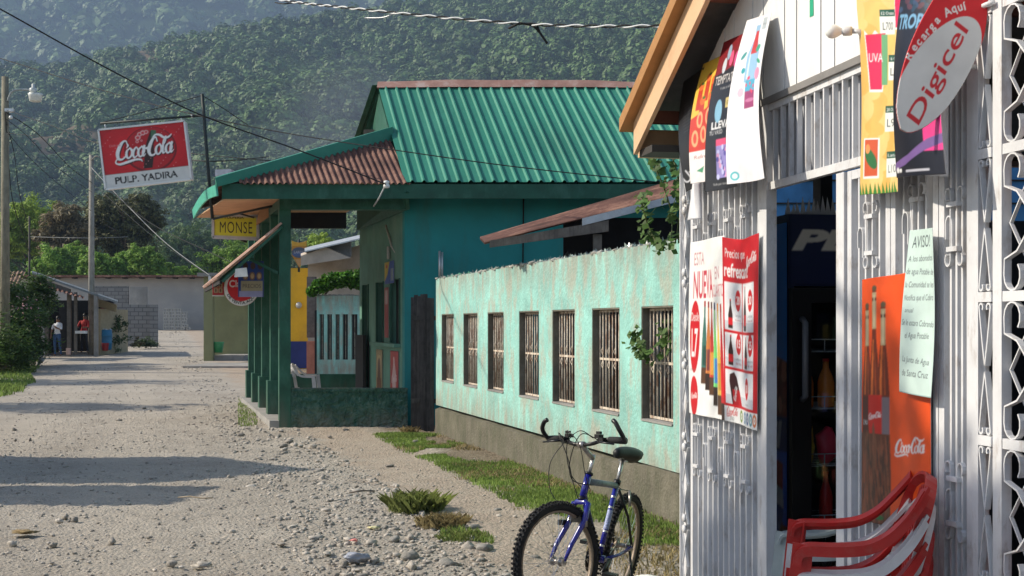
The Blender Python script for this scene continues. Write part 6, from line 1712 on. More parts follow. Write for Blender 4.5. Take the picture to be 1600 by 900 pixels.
sheet('curled_paper', cv, quad_fn(W(1448, 274, .10), W(1482, 276, .07), W(1482, 130, .06), W(1462, 130, .10), lambda u, v: S_N * (.03 * math.sin(math.pi * u))), thick=.002, label='curled white paper edge behind the black poster', cat='paper')
# leaf shaped projecting sign
cv = Canvas(.40, .62, 520, (214, 30, 38))
SY = 4.09
def sgn(a, b): return px(a, b, SY)
# canvas maps photo pixels (1395..1545, -60..235)
def q(a, b): return ((a - 1395) / 150 * .40, (235 - b) / 295 * .62)
def ptl(l): return [q(*p) for p in l]
from math import cos, sin
ang = math.atan2(165 * .62 / 295, 100 * .40 / 150)
ell_pts = []
for k in range(60):
    t = 2 * math.pi * k / 60; A_, B_ = 103, 46; x_, y_ = A_ * cos(t), B_ * sin(t) * (1.0 if sin(t) > 0 else 1.0)
    th = math.radians(-57); ell_pts.append((1464 + x_ * cos(th) - y_ * sin(th), 116 + x_ * sin(th) + y_ * cos(th)))
cv.poly(ptl(ell_pts), (216, 216, 214))
sc_ = .40 / 150
cx_, cy_ = q(1470, 112)
cv.text('Digicel', cx_ + .012, cy_ - .02, .062, (205, 34, 44), w=.37, ang=math.radians(57), bold=.012)
# arched line
for i, (ch, a, b, an) in enumerate([('R', 1427, 89, 50), ('e', 1434, 76, 50), ('c', 1441, 68, 48), ('a', 1448, 59, 45), ('r', 1454, 52, 43), ('g', 1460, 45, 40), ('a', 1468, 35, 36), ('A', 1483, 24, 22), ('q', 1492, 19, 18), ('u', 1501, 17, 12), ('í', 1508, 16, 8)]):
    x_, y_ = q(a, b); cv.text(ch, x_, y_, .030 if ch in 'RA' else .030, (235, 235, 232), ang=math.radians(an + 8), bold=.02)
outl = smooth_path([(1406, 185, 0), (1404, 160, 0), (1410, 118, 0), (1424, 70, 0), (1446, 22, 0), (1475, -25, 0), (1500, -50, 0), (1533, -58, 0), (1541, -10, 0), (1538, 45, 0), (1526, 85, 0), (1505, 130, 0), (1478, 170, 0), (1450, 195, 0), (1425, 206, 0), (1410, 200, 0)], 6)
OP = np.array([q(p.x, p.y) for p in outl]) / np.array([.40, .62])
def inside_(u, v):
    ins = np.zeros(u.shape, bool)
    for i in range(len(OP)):
        x0, y0 = OP[i]; x1, y1 = OP[i - 1]
        if y0 == y1: continue
        ins ^= ((y0 > v) != (y1 > v)) & (u < (x1 - x0) * (v - y0) / (y1 - y0) + x0)
    return ins
tl, br_ = sgn(1395, -60), sgn(1545, 235)
ds = thing('phone_top_up_sign', sgn(1470, 235), 'red leaf shaped sign with a white oval reading Digicel and Recarga Aqui above the grille', 'sign')
nn = Vector((-.10, -1, 0)).normalized()
sheet('sign_face', cv, lambda u, v: Vector((tl.x + (br_.x - tl.x) * u, SY - .1 * (tl.x + (br_.x - tl.x) * u - 1.4), br_.z + (tl.z - br_.z) * v)), ds, thick=.018, back=(190, 30, 38), mask=inside_)
MB().tube([sgn(1535, 10) + Vector((-.01, .03, 0)), S(4.04, sgn(0, 10).z, .03)], .009, iron, 6).build('bracket', ds)
MB().tube([sgn(1510, 100) + Vector((-.01, .03, 0)), S(4.14, sgn(0, 100).z, .03)], .009, iron, 6).build('bracket', ds)

# four posters blown out under the eave
def hang(name, cv, tl_, tr_, bl_, br2, nt, nb, label, curl=.03):
    sheet(name, cv, quad_fn(W(*bl_, nb), W(*br2, nb - .03), W(*tr_, nt), W(*tl_, nt), lambda u, v: S_N * (curl * math.sin(math.pi * (1 - v)) * 1.2 - curl * .8 * math.sin(math.pi * u) * (1 - v))), thick=.002, back=(200, 200, 200), label=label, cat='poster', group='posters hanging under the shop eave')
cv = Canvas(.26, .9, 260, (20, 20, 24))
cv.rect(.17, .02, .26, .30, (190, 30, 70)); cv.text('Uva', .08, .08, .10, (210, 210, 215), w=.14, ang=.4)
for k in range(10): cv.rect(.05, .45 + .025 * k, .05 + .02 * (3 + k % 4), .453 + .025 * k, (70, 70, 74))
hang('black_poster', cv, (1068, 128), (1100, 105), (1072, 300), (1106, 270), .06, .10, 'shaded black poster farthest under the shop eave')
cv = Canvas(.30, .95, 260, (232, 190, 70))
cv.rect(0, 0, .30, .24, (238, 232, 230)); cv.poly([(0, .24), (.3, .24), (.3, .62), (0, .50)], (206, 60, 40))
for (x_, y_) in ((.06, .72), (.13, .78), (.20, .74), (.10, .60), (.19, .62), (.25, .66)): cv.rect(x_ - .025, y_ - .16, x_ + .025, y_ + .02, (196, 60, 34)); cv.ell(x_, y_ + .03, .03, .035, (222, 110, 50)); cv.ell(x_ + .01, y_ + .05, .015, .012, (60, 120, 50))
for (x_, y_) in ((.05, .34), (.13, .36), (.21, .35), (.09, .48), (.18, .49)): cv.ell(x_, y_, .03, .065, (236, 170, 120)); cv.ell(x_, y_, .015, .04, (214, 70, 50))
cv.text('Refrescate', .15, .18, .03, (160, 60, 60), w=.22); cv.poly([(.05, .09), (.12, .12), (.10, .07)], (70, 150, 110)); cv.ell(.25, .06, .04, .05, (240, 190, 190))
hang('yellow_red_poster', cv, (1099, 100), (1137, 82), (1079, 287), (1123, 278), .05, .17, 'yellow and red fruit drink poster, second from the far end under the eave')
cv = Canvas(.32, 1.05, 260, (24, 24, 28))
cv.poly([(0, .80), (.32, .86), (.32, 1.05), (0, 1.05)], (130, 20, 30)); 
for (x_, y_, c_) in ((.09, .86, (200, 205, 212)), (.16, .90, (226, 90, 130)), (.22, .88, (210, 80, 140)), (.26, .93, (220, 190, 200)), (.12, .95, (150, 170, 190))): cv.ell(x_, y_, .022, .055, c_)
cv.text('TEMPTATION', .16, .73, .065, (210, 205, 200), w=.28); cv.text('frutas y sabor', .16, .69, .018, (170, 170, 170), w=.14)
cv.rect(.17, .55, .28, .62, (200, 180, 110)); cv.text('GRATIS', .225, .57, .03, (40, 40, 40), w=.09); cv.ell(.10, .54, .035, .08, (130, 180, 205)); cv.text('LLEVATE', .17, .42, .05, (225, 225, 225), w=.25, bold=.03); cv.text('TU VASO', .09, .38, .03, (200, 200, 200), w=.12)
cv.rect(.09, .08, .19, .34, (150, 140, 200)); cv.rect(.09, .30, .19, .345, (225, 80, 120)); cv.rect(.22, .16, .27, .38, (110, 110, 130)); 
for k in range(20): cv.ell(.10 + .08 * ((k * .37) % 1), .09 + .2 * ((k * .61) % 1), .012, .018, [(200, 200, 240), (90, 80, 160), (220, 160, 200)][k % 3])
cv.text('Solo por tiempo limitado', .16, .035, .016, (180, 180, 180), w=.2)
hang('black_red_poster', cv, (1131, 66), (1171, 48), (1102, 300), (1152, 291), .05, .20, 'black and dark red poster with pale lettering, third under the eave')
cv = Canvas(.32, 1.05, 260, (240, 238, 240))
cv.poly([(.12, .62), (.26, .62), (.26, .80), (.215, .90), (.22, .99), (.165, .99), (.17, .90), (.12, .80)], (150, 190, 220)); cv.poly([(.14, .64), (.16, .64), (.16, .80), (.15, .82)], (215, 232, 242)); cv.rect(.14, .45, .25, .56, (160, 60, 110)); cv.rect(.14, .56, .25, .63, (80, 170, 200)); cv.poly([(.155, .80), (.235, .80), (.21, .95), (.18, .95)], (200, 60, 60)); cv.ell(.24, .83, .03, .02, (60, 160, 130), .6); cv.ell(.10, .70, .02, .02, (40, 160, 170)); cv.ell(.27, .66, .03, .04, (236, 150, 180)); cv.ell(.05, .045, .03, .028, (60, 180, 190)); cv.ell(.05, .045, .018, .016, WH)
cv.ell(.08, .80, .035, .015, (60, 150, 150), .7); cv.ell(.27, .74, .03, .012, (60, 160, 120), -.6); cv.ell(.10, .56, .03, .03, (240, 190, 205)); cv.ell(.20, .50, .05, .012, (200, 120, 160)); cv.text('siente el sabor', .15, .40, .022, (236, 190, 205), w=.22); cv.rect(.24, .95, .29, 1.03, (180, 190, 195)); cv.text('355 ml', .265, .98, .012, (90, 90, 90), w=.04)
for k in range(7): cv.ell(.15 + .02 * k * .7, .60 + .05 * math.sin(k), .008, .012, (225, 70, 100))
hang('white_poster', cv, (1167, 32), (1205, 20), (1136, 288), (1194, 279), .05, .24, 'bright white poster with a pink and blue bottle, nearest under the eave', .035)
cv = Canvas(.14, .35, 60, (215, 215, 218))
sheet('loose_white_sheet', cv, quad_fn(W(1074, 345, .12), W(1098, 342, .08), W(1096, 286, .06), W(1086, 286, .08), lambda u, v: S_N * .03 * math.sin(3 * u)), thick=.002, label='loose white paper sheet hanging below the eave posters at the shop corner', cat='paper')
# ================================================================== BICYCLE
bk_ = thing('bicycle', (.655, 8.12, gz(.68, 8.0) + .01), 'blue mountain bicycle with knobbly tyres and a black saddle standing on its kickstand', 'bicycle')
fw_ = Vector((-.423, -.95, 0)).normalized()
bk_.rotation_euler = (R(-7), R(-3.8), math.atan2(fw_.y, fw_.x))
bblue = pmat('bike_blue', (.012, .016, .25), .25, .12, 8, spec=.6, coat=.5, stain=(.03, .03, .10), samt=.5, sscale=(25, 25, 25), sth=(.55, .65))
blk = pmat('black_rubber', (.014, .014, .015), .8, .2, 40, bump=.3, bscale=120)
plast = pmat('black_plastic', (.012, .012, .013), .35, .2, 20)
steel = pmat('dull_steel', (.38, .36, .34), .35, .2, 30, metal=.8, stain=(.20, .12, .07), samt=.5, sscale=(40, 40, 40))
alu = pmat('bright_alloy', (.62, .62, .62), .3, .1, 30, metal=.8)
rimm = pmat('dusty_rim', (.26, .21, .16), .5, .3, 20, metal=.5)
greyd = pmat('grey_green_decal_tube', (.16, .20, .22), .4, .3, 20, stain=(.30, .34, .34), samt=.6, sscale=(60, 60, 30))
AX0 = Vector((.845, 0, .69)); AXD = Vector((-.31, 0, .95)).normalized()
SM = Matrix.Translation(AX0) @ Matrix.Rotation(R(-25), 4, AXD) @ Matrix.Translation(-AX0)
idm = Matrix.Identity(4)
def bb(name, mb, parent=bk_, M=idm, **kw):
    mb.v = [tuple(M @ Vector(v)) for v in mb.v]
    return mb.build(name, parent, local=True, **kw)
def wheel(c, M):
    c = Vector(c); mb = MB(); Rr, r_ = .305, .0245
    n = 72
    mb.tube([c + Vector((math.cos(a), 0, math.sin(a))) * Rr for a in np.linspace(0, 2 * math.pi, n, endpoint=False)], r_, blk, 10, closed=True)
    for i in range(76):
        a = 2 * math.pi * i / 76; d = Vector((math.cos(a), 0, math.sin(a))); t = Vector((-d.z, 0, d.x))
        offs = ((-.010, 0), (.010, .5)) if i % 2 else ((0, 0),)
        for (oy, ph) in list(offs) + [(-.022, 0), (.022, 0)]:
            rad = .029 if abs(oy) < .02 else .018
            p = c + d * (Rr + rad) + Vector((0, oy, 0)); b = .0062
            Mx = Matrix((t, Vector((0, 1, 0)), d)).transposed()
            mb.box(tuple(p), (.012, .011, .009), blk, M=Mx)
    w = thing_part('wheel', mb, M) if False else None
    ty = bb('wheel', MB().lathe([(.018, -.05), (.018, -.035), (.026, -.034), (.026, -.028), (.014, -.026), (.014, .026), (.026, .028), (.026, .034), (.018, .035), (.018, .05)], c, steel, 14, axis=(0, 1, 0)), M=M)
    bb('tyre', mb, ty, M)
    rm = MB(); k = 60
    prof = [(.272, -.012), (.283, -.014), (.285, -.011), (.278, 0), (.285, .011), (.283, .014), (.272, .012)]
    vs, fs = [], []
    for i in range(k):
        a = 2 * math.pi * i / k
        vs += [c + Vector((math.cos(a) * p, q_, math.sin(a) * p)) for p, q_ in prof]
    m_ = len(prof)
    for i in range(k):
        for j in range(m_):
            fs.append((i * m_ + j, i * m_ + (j + 1) % m_, ((i + 1) % k) * m_ + (j + 1) % m_, ((i + 1) % k) * m_ + j))
    rm.add(vs, fs, rimm, True); bb('rim', rm, ty, M)
    sp = MB()
    for i in range(32):
        a = 2 * math.pi * i / 32; s = -1 if i % 2 else 1; b_ = a + (.55 if (i // 2) % 2 else -.55)
        sp.tube([c + Vector((math.cos(b_) * .024, s * .031, math.sin(b_) * .024)), c + Vector((math.cos(a) * .274, 0, math.sin(a) * .274))], .0012, alu, 4, smooth=False, cap=False)
    bb('spokes', sp, ty, M)
    return ty
wheel((0, 0, .33), idm); wheel((1.04, 0, .33), SM)
BBk = Vector((.42, 0, .29)); ST = Vector((.275, 0, .74)); HT2 = Vector((.80, 0, .815)); HB2 = Vector((.85, 0, .68))
mb = MB()
mb.tube([BBk, ST], .017, bblue, 12)
mb.tube([HB2 + Vector((-.005, 0, .01)), HT2], .021, bblue, 12)
mb.tube([HB2 + Vector((0, 0, .03)), BBk], .019, pmat('bike_dark_blue', (.008, .01, .07), .35), 12)
for s in (-1, 1):
    mb.tube([Vector((.255, s * .012, .70)), Vector((.12, s * .05, .53)), Vector((0, s * .062, .335))], .009, plast, 8)
    mb.tube([Vector((.38, s * .03, .29)), Vector((.2, s * .055, .30)), Vector((0, s * .062, .33))], .010, bblue, 8)
    mb.box((0, s * .064, .33), (.035, .005, .05), steel)
mb.lathe([(.024, -.038), (.024, .038)], BBk, bblue, 14, axis=(0, 1, 0))
fr_ = bb('frame', mb)
bb('top_tube', MB().tube([HT2 + Vector((-.01, 0, -.04)), ST + Vector((0, 0, -.015))], .019, greyd, 12), fr_, label='grey green top tube with worn lettering')
for t in (.15, .34, .66, .8): 
    p = BBk.lerp(ST, t); d = (ST - BBk).normalized(); bb('seat_tube_band', MB().tube([p, p + d * .012], .0176, alu, 12, cap=False), fr_)
mb = MB()
for k_, (t, l_) in enumerate(((.38, .12),)):
    p = BBk.lerp(ST, t); mb.tube([p, p + d * l_], .0175, pmat('pale_decal', (.35, .40, .62), .3, .6, 90), 12, cap=False)
bb('seat_tube_decal', mb, fr_)
bb('headset', MB().lathe([(.026, 0), (.026, .012)], HT2, plast, 12, axis=tuple(AXD)), fr_); bb('headset', MB().lathe([(.026, -.012), (.026, 0)], HB2, plast, 12, axis=tuple(AXD)), fr_); bb('seat_clamp', MB().lathe([(.023, -.01), (.023, .02)], ST, plast, 12, axis=tuple((ST - BBk).normalized())), fr_)
# fork
mb = MB(); cr_ = HB2 + Vector((.006, 0, -.025))
mb.tube([cr_ + Vector((0, -.06, -.012)), cr_ + Vector((0, -.03, .004)), cr_ + Vector((0, .03, .004)), cr_ + Vector((0, .06, -.012))], .017, bblue, 10)
for s in (-1, 1):
    mb.tube([cr_ + Vector((.0, s * .055, .0)), cr_ + Vector((.03, s * .058, -.10)), Vector((.99, s * .058, .42)), Vector((1.035, s * .056, .335))], [.018, .018, .014, .009], bblue, 10)
    mb.box((1.04, s * .056, .33), (.03, .006, .035), steel)
fk = bb('fork', mb, M=SM)
mb = MB()
for s in (-1, 1): mb.tube([cr_ + Vector((.035, s * .075, -.13)), cr_ + Vector((.015, s * .05, -.03))], [.010, .007], steel, 6); mb.box(tuple(cr_ + Vector((.02, s * .035, -.075))), (.055, .014, .014), plast)
bb('brake_arms', mb, fk, SM)
MB_ = MB().tube([Vector((1.04, -.075, .33)), Vector((1.04, .075, .33))], .006, steel, 6); bb('axle', MB_, fk, SM)
bb('reflector', MB().box(tuple(Vector((.90, 0, .56))), (.012, .10, .03), plast).box((.93, -.075, .54), (.05, .03, .03), plast), fk, SM)
# stem and bars
S0 = HT2 + AXD * .01; S1 = HT2 + AXD * .10; S2 = S1 + Vector((.095, 0, .075))
mb = MB().tube([S0, S1 + AXD * .02], .0125, alu, 12).tube([S1 - AXD * .005, S2], .015, steel, 10).lathe([(.02, -.022), (.02, .022)], S2, steel, 12, axis=(0, 1, 0))
bb('stem', mb, M=SM)
mb = MB(); pts = [S2 + Vector(v) for v in ((-.035, -.31, .03), (-.025, -.17, .035), (0, -.09, .01), (0, 0, 0), (0, .09, .01), (-.025, .17, .035), (-.035, .31, .03))]
mb.tube(smooth_path(pts, 5), .011, plast, 10)
hb = bb('handlebar', mb, M=SM)
for s in (-1, 1):
    e = S2 + Vector((-.034, s * .31, .03)); i_ = S2 + Vector((-.028, s * .19, .034))
    bb('grip', MB().tube([i_, i_.lerp(e, .5), e], [.018, .020, .019], blk, 10), hb, SM)
    bb('bar_end', MB().tube(smooth_path([e + Vector((0, s * -.006, -.006)), e + Vector((.03, s * .004, .026)), e + Vector((.055, s * .0, .06)), e + Vector((.062, s * -.022, .098)), e + Vector((.058, s * -.045, .112))], 4), .0135, plast, 10), hb, SM)
    l0 = S2 + Vector((-.01, s * .155, .03))
    bb('brake_lever', MB().box(tuple(l0), (.045, .04, .03), plast).tube([l0 + Vector((.02, 0, -.005)), l0 + Vector((.05, s * .03, -.012)), l0 + Vector((.045, s * .13, -.02))], [.007, .006, .005], plast, 6), hb, SM)
    bb('shifter', MB().box(tuple(l0 + Vector((-.005, s * -.035, .022))), (.04, .035, .022), plast).box(tuple(l0 + Vector((.0, s * -.03, .042))), (.018, .03, .016), plast), hb, SM)
mb = MB()
for s in (-1, 1):
    l0 = S2 + Vector((.01, s * .14, .03))
    tgt = cr_ + Vector((.03, 0, .03)) if s < 0 else HT2 + Vector((.0, .03, -.06))
    mb.tube(smooth_path([l0, l0 + Vector((.09, s * -.05, .03)), S2 + Vector((.10, s * .01, -.08)), S2 + Vector((.07, 0, -.20)), tgt], 7), .0028, plast, 6)
    mb.tube(smooth_path([l0 + Vector((0, s * -.04, .01)), l0 + Vector((.06, s * -.09, .05)), S2 + Vector((.07, -s * .05, .0)), S2 + Vector((.03, -s * .06, -.16)), HT2 + Vector((.02, -s * .028, -.08))], 7), .0026, plast, 6)
mb.tube(smooth_path([S2 + Vector((.0, -.12, .03)), S2 + Vector((.08, -.17, -.10)), S2 + Vector((.09, -.16, -.26)), S2 + Vector((.06, -.10, -.36)), S2 + Vector((.05, -.12, -.40))], 8), .0026, plast, 6)
bb('cables', mb, M=SM)
# seat
d = (ST - BBk).normalized()
bb('seat_post', MB().tube([ST, ST + d * .16], .0125, alu, 12))
sc = ST + d * .20
vs = []; prof = [(-.13, .074, .016, .050), (-.11, .090, .032, .070), (-.05, .084, .032, .062), (.02, .055, .036, .05), (.09, .032, .032, .036), (.14, .026, .026, .034), (.155, .014, .014, .022)]
rings = []
for (x_, w_, t_, b_) in prof:
    rings.append([sc + Vector((x_, w_ * math.cos(a), (t_ if math.sin(a) > 0 else b_) * math.sin(a) * 1.0)) for a in np.linspace(0, 2 * math.pi, 14, endpoint=False)])
vs = [p for r__ in rings for p in r__]
fs = [(i * 14 + k, i * 14 + (k + 1) % 14, (i + 1) * 14 + (k + 1) % 14, (i + 1) * 14 + k) for i in range(len(rings) - 1) for k in range(14)] + [tuple(range(13, -1, -1)), tuple(range(6 * 14, 7 * 14))]
sd3 = bb('saddle', MB().add(vs, fs, pmat('saddle_vinyl', (.010, .012, .012), .5, .2, 20), True))
bb('rails', MB().tube([sc + Vector((-.09, .02, -.05)), sc + Vector((.10, .02, -.03))], .004, steel, 6).tube([sc + Vector((-.09, -.02, -.05)), sc + Vector((.10, -.02, -.03))], .004, steel, 6).box(tuple(sc + Vector((0, 0, -.045))), (.04, .05, .025), steel), sd3)
# drive side (bike's right = -y)
mb = MB(); cy = -.052
for r0, y_ in ((.092, cy), (.072, cy + .008)):
    n = 44; ring = []
    for i in range(n):
        a = 2 * math.pi * i / n; rr_ = r0 * (1 + (.03 if i % 2 else 0)); ring.append((a, rr_))
    mb.add([BBk + Vector((math.cos(a) * r_, y_, math.sin(a) * r_)) for a, r_ in ring] + [BBk + Vector((math.cos(a) * r0 * .72, y_, math.sin(a) * r0 * .72)) for a, _ in ring] + [BBk + Vector((math.cos(a) * r_, y_ + .004, math.sin(a) * r_)) for a, r_ in ring] + [BBk + Vector((math.cos(a) * r0 * .72, y_ + .004, math.sin(a) * r0 * .72)) for a, _ in ring],
           [(i, (i + 1) % n, n + (i + 1) % n, n + i) for i in range(n)] + [(2 * n + (i + 1) % n, 2 * n + i, 3 * n + i, 3 * n + (i + 1) % n) for i in range(n)] + [((i + 1) % n, i, 2 * n + i, 2 * n + (i + 1) % n) for i in range(n)] + [(n + i, n + (i + 1) % n, 3 * n + (i + 1) % n, 3 * n + i) for i in range(n)], plast)
for k in range(5):
    a = 2 * math.pi * k / 5; mb.tube([BBk + Vector((0, cy, 0)), BBk + Vector((math.cos(a) * .075, cy, math.sin(a) * .075))], .007, plast, 6)
cw = bb('chainring', mb)
ca_ = R(-20)
for s, an in ((-1, R(160)), (1, R(-20))):
    e = BBk + Vector((math.cos(an) * .17, s * .085, math.sin(an) * .17)); o_ = BBk + Vector((0, s * .068, 0))
    c_ = bb('crank', MB().tube([o_, e], [.013, .010], plast, 8).tube([BBk + Vector((0, s * .03, 0)), o_], .012, steel, 8))
    bb('pedal', MB().box(tuple(e + Vector((0, s * .055, 0))), (.09, .075, .022), plast).tube([e, e + Vector((0, s * .095, 0))], .007, steel, 6), c_)
mb = MB(); lp_ = [BBk + Vector((0, cy, .09)), Vector((0, cy, .375)), Vector((-.045, cy, .33)), Vector((0, cy, .285)), Vector((.03, cy, .22)), Vector((.06, cy, .19)), BBk + Vector((0, cy, -.09)), BBk + Vector((.09, cy, 0))]
mb.tube(lp_, 1, steel, flat=(.006, .008, (0, 1, 0)), closed=True); bb('chain', mb)
mb = MB()
for k in range(6): mb.lathe([(.018 + .005 * k, -.0015), (.018 + .005 * k, .0015)], Vector((0, -.052 + .004 * k, .33)), rimm, 20, axis=(0, 1, 0))
bb('sprockets', mb)
bb('derailleur', MB().box((.01, -.06, .27), (.03, .02, .06), plast).tube([Vector((.01, -.055, .26)), Vector((.05, -.055, .19))], .012, plast, 8))
bb('kickstand', MB().tube([Vector((.05, .07, .31)), Vector((.10, .12, .16)), Vector((.12, .19, -.01))], .009, plast, 8))
bb('rear_brake', MB().tube([Vector((.14, .06, .60)), Vector((.10, .03, .69))], .008, steel, 6).tube([Vector((.14, -.06, .60)), Vector((.10, -.03, .69))], .008, steel, 6).tube([Vector((.26, 0, .72)), Vector((.2, .01, .70)), Vector((.12, .03, .69))], .0028, plast, 6))

# ================================================================== PLASTIC CHAIRS
redp = pmat('red_plastic', (.46, .022, .018), .42, .2, 6, spec=.4, stain=(.40, .09, .07), samt=.4, sscale=(20, 20, 20)); whp = pmat('white_plastic', (.62, .60, .60), .4, .1, 6); gyp = pmat('grey_white_plastic', (.48, .53, .52), .4, .12, 8)
CHX = .78
def chair(loc, rz, m, label, group, solid=False):
    """moulded armchair: front is -x; y sideways"""
    t = thing('plastic_chair', loc, label, 'chair', group, rz)
    mb = MB(); n = 9; vs = []
    for i in range(n):
        for j in range(n):
            u, v = i / (n - 1), j / (n - 1); x = -.21 + .42 * u; w = .215 - .02 * u; y = -w + 2 * w * v
            z = .425 - .035 * math.sin(math.pi * v) * (.4 + .6 * u) - .02 * (1 - u) * (u < .15) - .03 * u
            vs.append((x, y, z))
    k = len(vs); vs += [(x, y, z - .006) for x, y, z in vs]
    fs = [(i * n + j, (i + 1) * n + j, (i + 1) * n + j + 1, i * n + j + 1) for i in range(n - 1) for j in range(n - 1)]
    fs += [tuple(k + q_ for q_ in f[::-1]) for f in fs]
    bd = [j for j in range(n)] + [(i + 1) * n + n - 1 for i in range(n - 1)] + [n * n - 2 - j for j in range(n - 1)] + [(n - 2 - i) * n for i in range(n - 2)]
    fs += [(bd[i - 1], bd[i], bd[i] + k, bd[i - 1] + k) for i in range(len(bd))]
    mb.add(vs, fs, m, True); mb.build('seat', t, local=True)
    # back: frame hoop and slats
    hoop = []
    for a in np.linspace(0, math.pi, 15):
        y = -.225 * math.cos(a); s = math.sin(a) ** .55; hoop.append(Vector((.20 + .085 * s + .02 * (1 - abs(math.cos(a))), y, .64 + .215 * s)))
    mb = MB(); mb.tube(hoop, 1, m, flat=(.050, .012, (-.9, 0, .45)))
    bf = mb.build('backrest', t, local=True)
    mb = MB()
    for j in range(7):
        y = -.135 + .045 * j; top = .64 + .215 * (1 - (y / .225) ** 2) ** .28 - .03
        mb.tube([Vector((.185, y * .95, .405)), Vector((.215, y, .55)), Vector((.245, y, .68)), Vector((.285, y, top))], 1, m, flat=(.026, .005, (0, 1, 0)))
    mb.build('slats', bf, local=True)
    for s in (-1, 1):
        mb = MB()
        arm = smooth_path([(-.272, s * .258, .60), (-.262, s * .256, .633), (-.225, s * .256, .648), (-.10, s * .262, .650), (.02, s * .262, .662), (.11, s * .255, .70), (.19, s * .243, .765), (.255, s * .20, .835)], 5)
        mb.tube(arm, 1, m, flat=(.052, .014, (0, 1, .15))); mb.tube([p + Vector((0, s * .024, -.012)) for p in arm], 1, m, flat=(.006, .034, (0, 1, 0)))
        mb.build('armrest', t, local=True)
        for (a, b, nm) in (((-.245, s * .255, .655), (-.33, s * .265, 0), 1), ((.185, s * .20, .43), (.27, s * .24, 0), 0)):
            a, b = Vector(a), Vector(b); q_ = a.lerp(b, .35)
            mb = MB(); dd = (b - a).normalized()
            mb.tube([a, q_, b], 1, m, flat=(.085 if nm else .05, .008, (1, 0, .05))); mb.tube([a + Vector((.028 if nm else -.022, -s * .016, 0)), b + Vector((.012 if nm else -.01, -s * .016, 0))], 1, m, flat=(.032, .007, (0, 1, 0)))
            mb.build('leg', t, local=True)
    st_ = [t]
    for o in SC.objects:
        if o.parent is t or (o.parent is not None and o.parent.parent is t): o.data.transform(Matrix.Diagonal((CHX, 1, 1, 1)))
    return t
g_ = 'plastic chairs stacked against the orange poster'
cx0, cy0 = 1.168, 4.37
for k, (m, lb) in enumerate([(redp, 'red plastic armchair at the very bottom of the stack by the orange poster'), (redp, 'red plastic armchair directly under the white one in the stack'),
                             (whp, 'white plastic armchair between red ones in the stack by the orange poster'), (redp, 'topmost red plastic armchair of the stack by the orange poster')]):
    chair((cx0 + .004 * k, cy0, .01 + .088 * k), R(-10.7), m, lb, g_)
chair((1.40, 5.60, .035), R(-8), gyp, 'pale grey plastic chair just inside the shop doorway', 'single plastic chairs')
chair((-3.66, 22.6, .10), R(180), whp, 'white plastic armchair behind the low green porch wall', 'single plastic chairs')

# ================================================================== HANGING SIGNS
pole_m = pmat('dark_pole', (.02, .03, .028), .6)
SYY = 21.6
sp_ = thing('sign_pole', px(330, 350, SYY), 'thin dark mast with a side arm rising from the porch corner', 'pole')
MB().tube([px(316, 147, SYY), px(325, 262, SYY), px(332, 342, SYY)], .028, pole_m, 8).build('mast', sp_)
MB().tube([px(321, 180, SYY), px(157, 193, SYY)], .02, pole_m, 8).tube([px(300, 178, SYY), px(300, 184, SYY)], .02, zinc, 6).build('arm', sp_)
MB().tube([px(333, 342, SYY), px(425, 322, 21.4)], .02, pole_m, 6).tube([px(372, 333, SYY), px(400, 341, 24.8)], .016, pole_m, 6).tube([px(366, 370, 24.8), px(386, 378, 24.8)], .025, pole_m, 6).build('brace', sp_)
def lightbox(name, corners, Y, cv, label, depth=.16, border=.03, bm_=None):
    """corners tl,tr,br,bl in px at depth Y"""
    tl, tr, br__, bl = [px(a, b, Y) for a, b in corners]
    c = (tl + tr + br__ + bl) / 4; t = thing(name, c, label, 'sign')
    o = Vector((0, depth, 0)); mb = MB(); mb.hexa([bl, br__, br__ + o, bl + o], [tl, tr, tr + o, tl + o], bm_ or white); mb.build('case', t)
    mb = MB(); f = Vector((0, -.012, 0)); ring = [tl, tr, br__, bl]
    for i in range(4):
        a, b = ring[i], ring[(i + 1) % 4]; mb.tube([a + f, b + f], 1, bm_ or white, flat=(border, .02, (tl - bl) if i % 2 == 0 else (tr - tl)))
    mb.build('rim', t)
    e = .002
    sheet('face', cv, lambda u, v: (bl.lerp(br__, .012 + u * .976)).lerp(tl.lerp(tr, .012 + u * .976), .018 + v * .964) + Vector((0, -e - .003, 0)), t)
    return t
cv = Canvas(1.5, 1.06, 130, (196, 22, 30))
for k in range(26): cv.ell(.75 + .1 * math.sin(k), .62, 1.2 - .04 * k, .8 - .027 * k, (176 + k * 2, 16 + k // 3, 26 + k // 3))
cv.ell(.86, .62, .47, .42, (120, 14, 22)); cv.ell(.86, .635, .44, .395, (184, 20, 30))
cv.poly([(.70, .28), (.86, .28), (.92, .55), (.93, .75), (.985, .95), (.90, .97), (.80, .75), (.74, .50)], (48, 22, 20)); cv.poly([(.89, .80), (.98, .78), (1.0, .96), (.91, .98)], (70, 110, 80))
for (x_, y_, r__) in ((.66, .86, .05), (.70, .92, .045), (.76, .94, .05), (.82, .95, .04), (.64, .79, .03), (.72, .80, .02)): cv.ell(x_, y_, r__, r__ * .9, (225, 170, 170)); cv.ell(x_, y_, r__ * .6, r__ * .5, (214, 60, 66))
cv.rect(0, 0, 1.5, .235, (214, 214, 210)); cv.rect(0, .235, 1.5, .245, (120, 30, 30))
cv.script(.255, .475, 1.05, (70, 10, 14), ang=.03); cv.script(.235, .495, 1.05, (240, 240, 238), ang=.03)
cv.text('Disfrute', .24, .74, .045, (220, 130, 130), w=.2); cv.text('PULP. YADIRA', .73, .055, .125, (24, 24, 26), w=1.12, bold=.03)
for s in (.30, .40, .52, .62, .78, .88, .97, 1.08, 1.2): cv.rect(s, .05, s + .008, .19, (214, 214, 210))
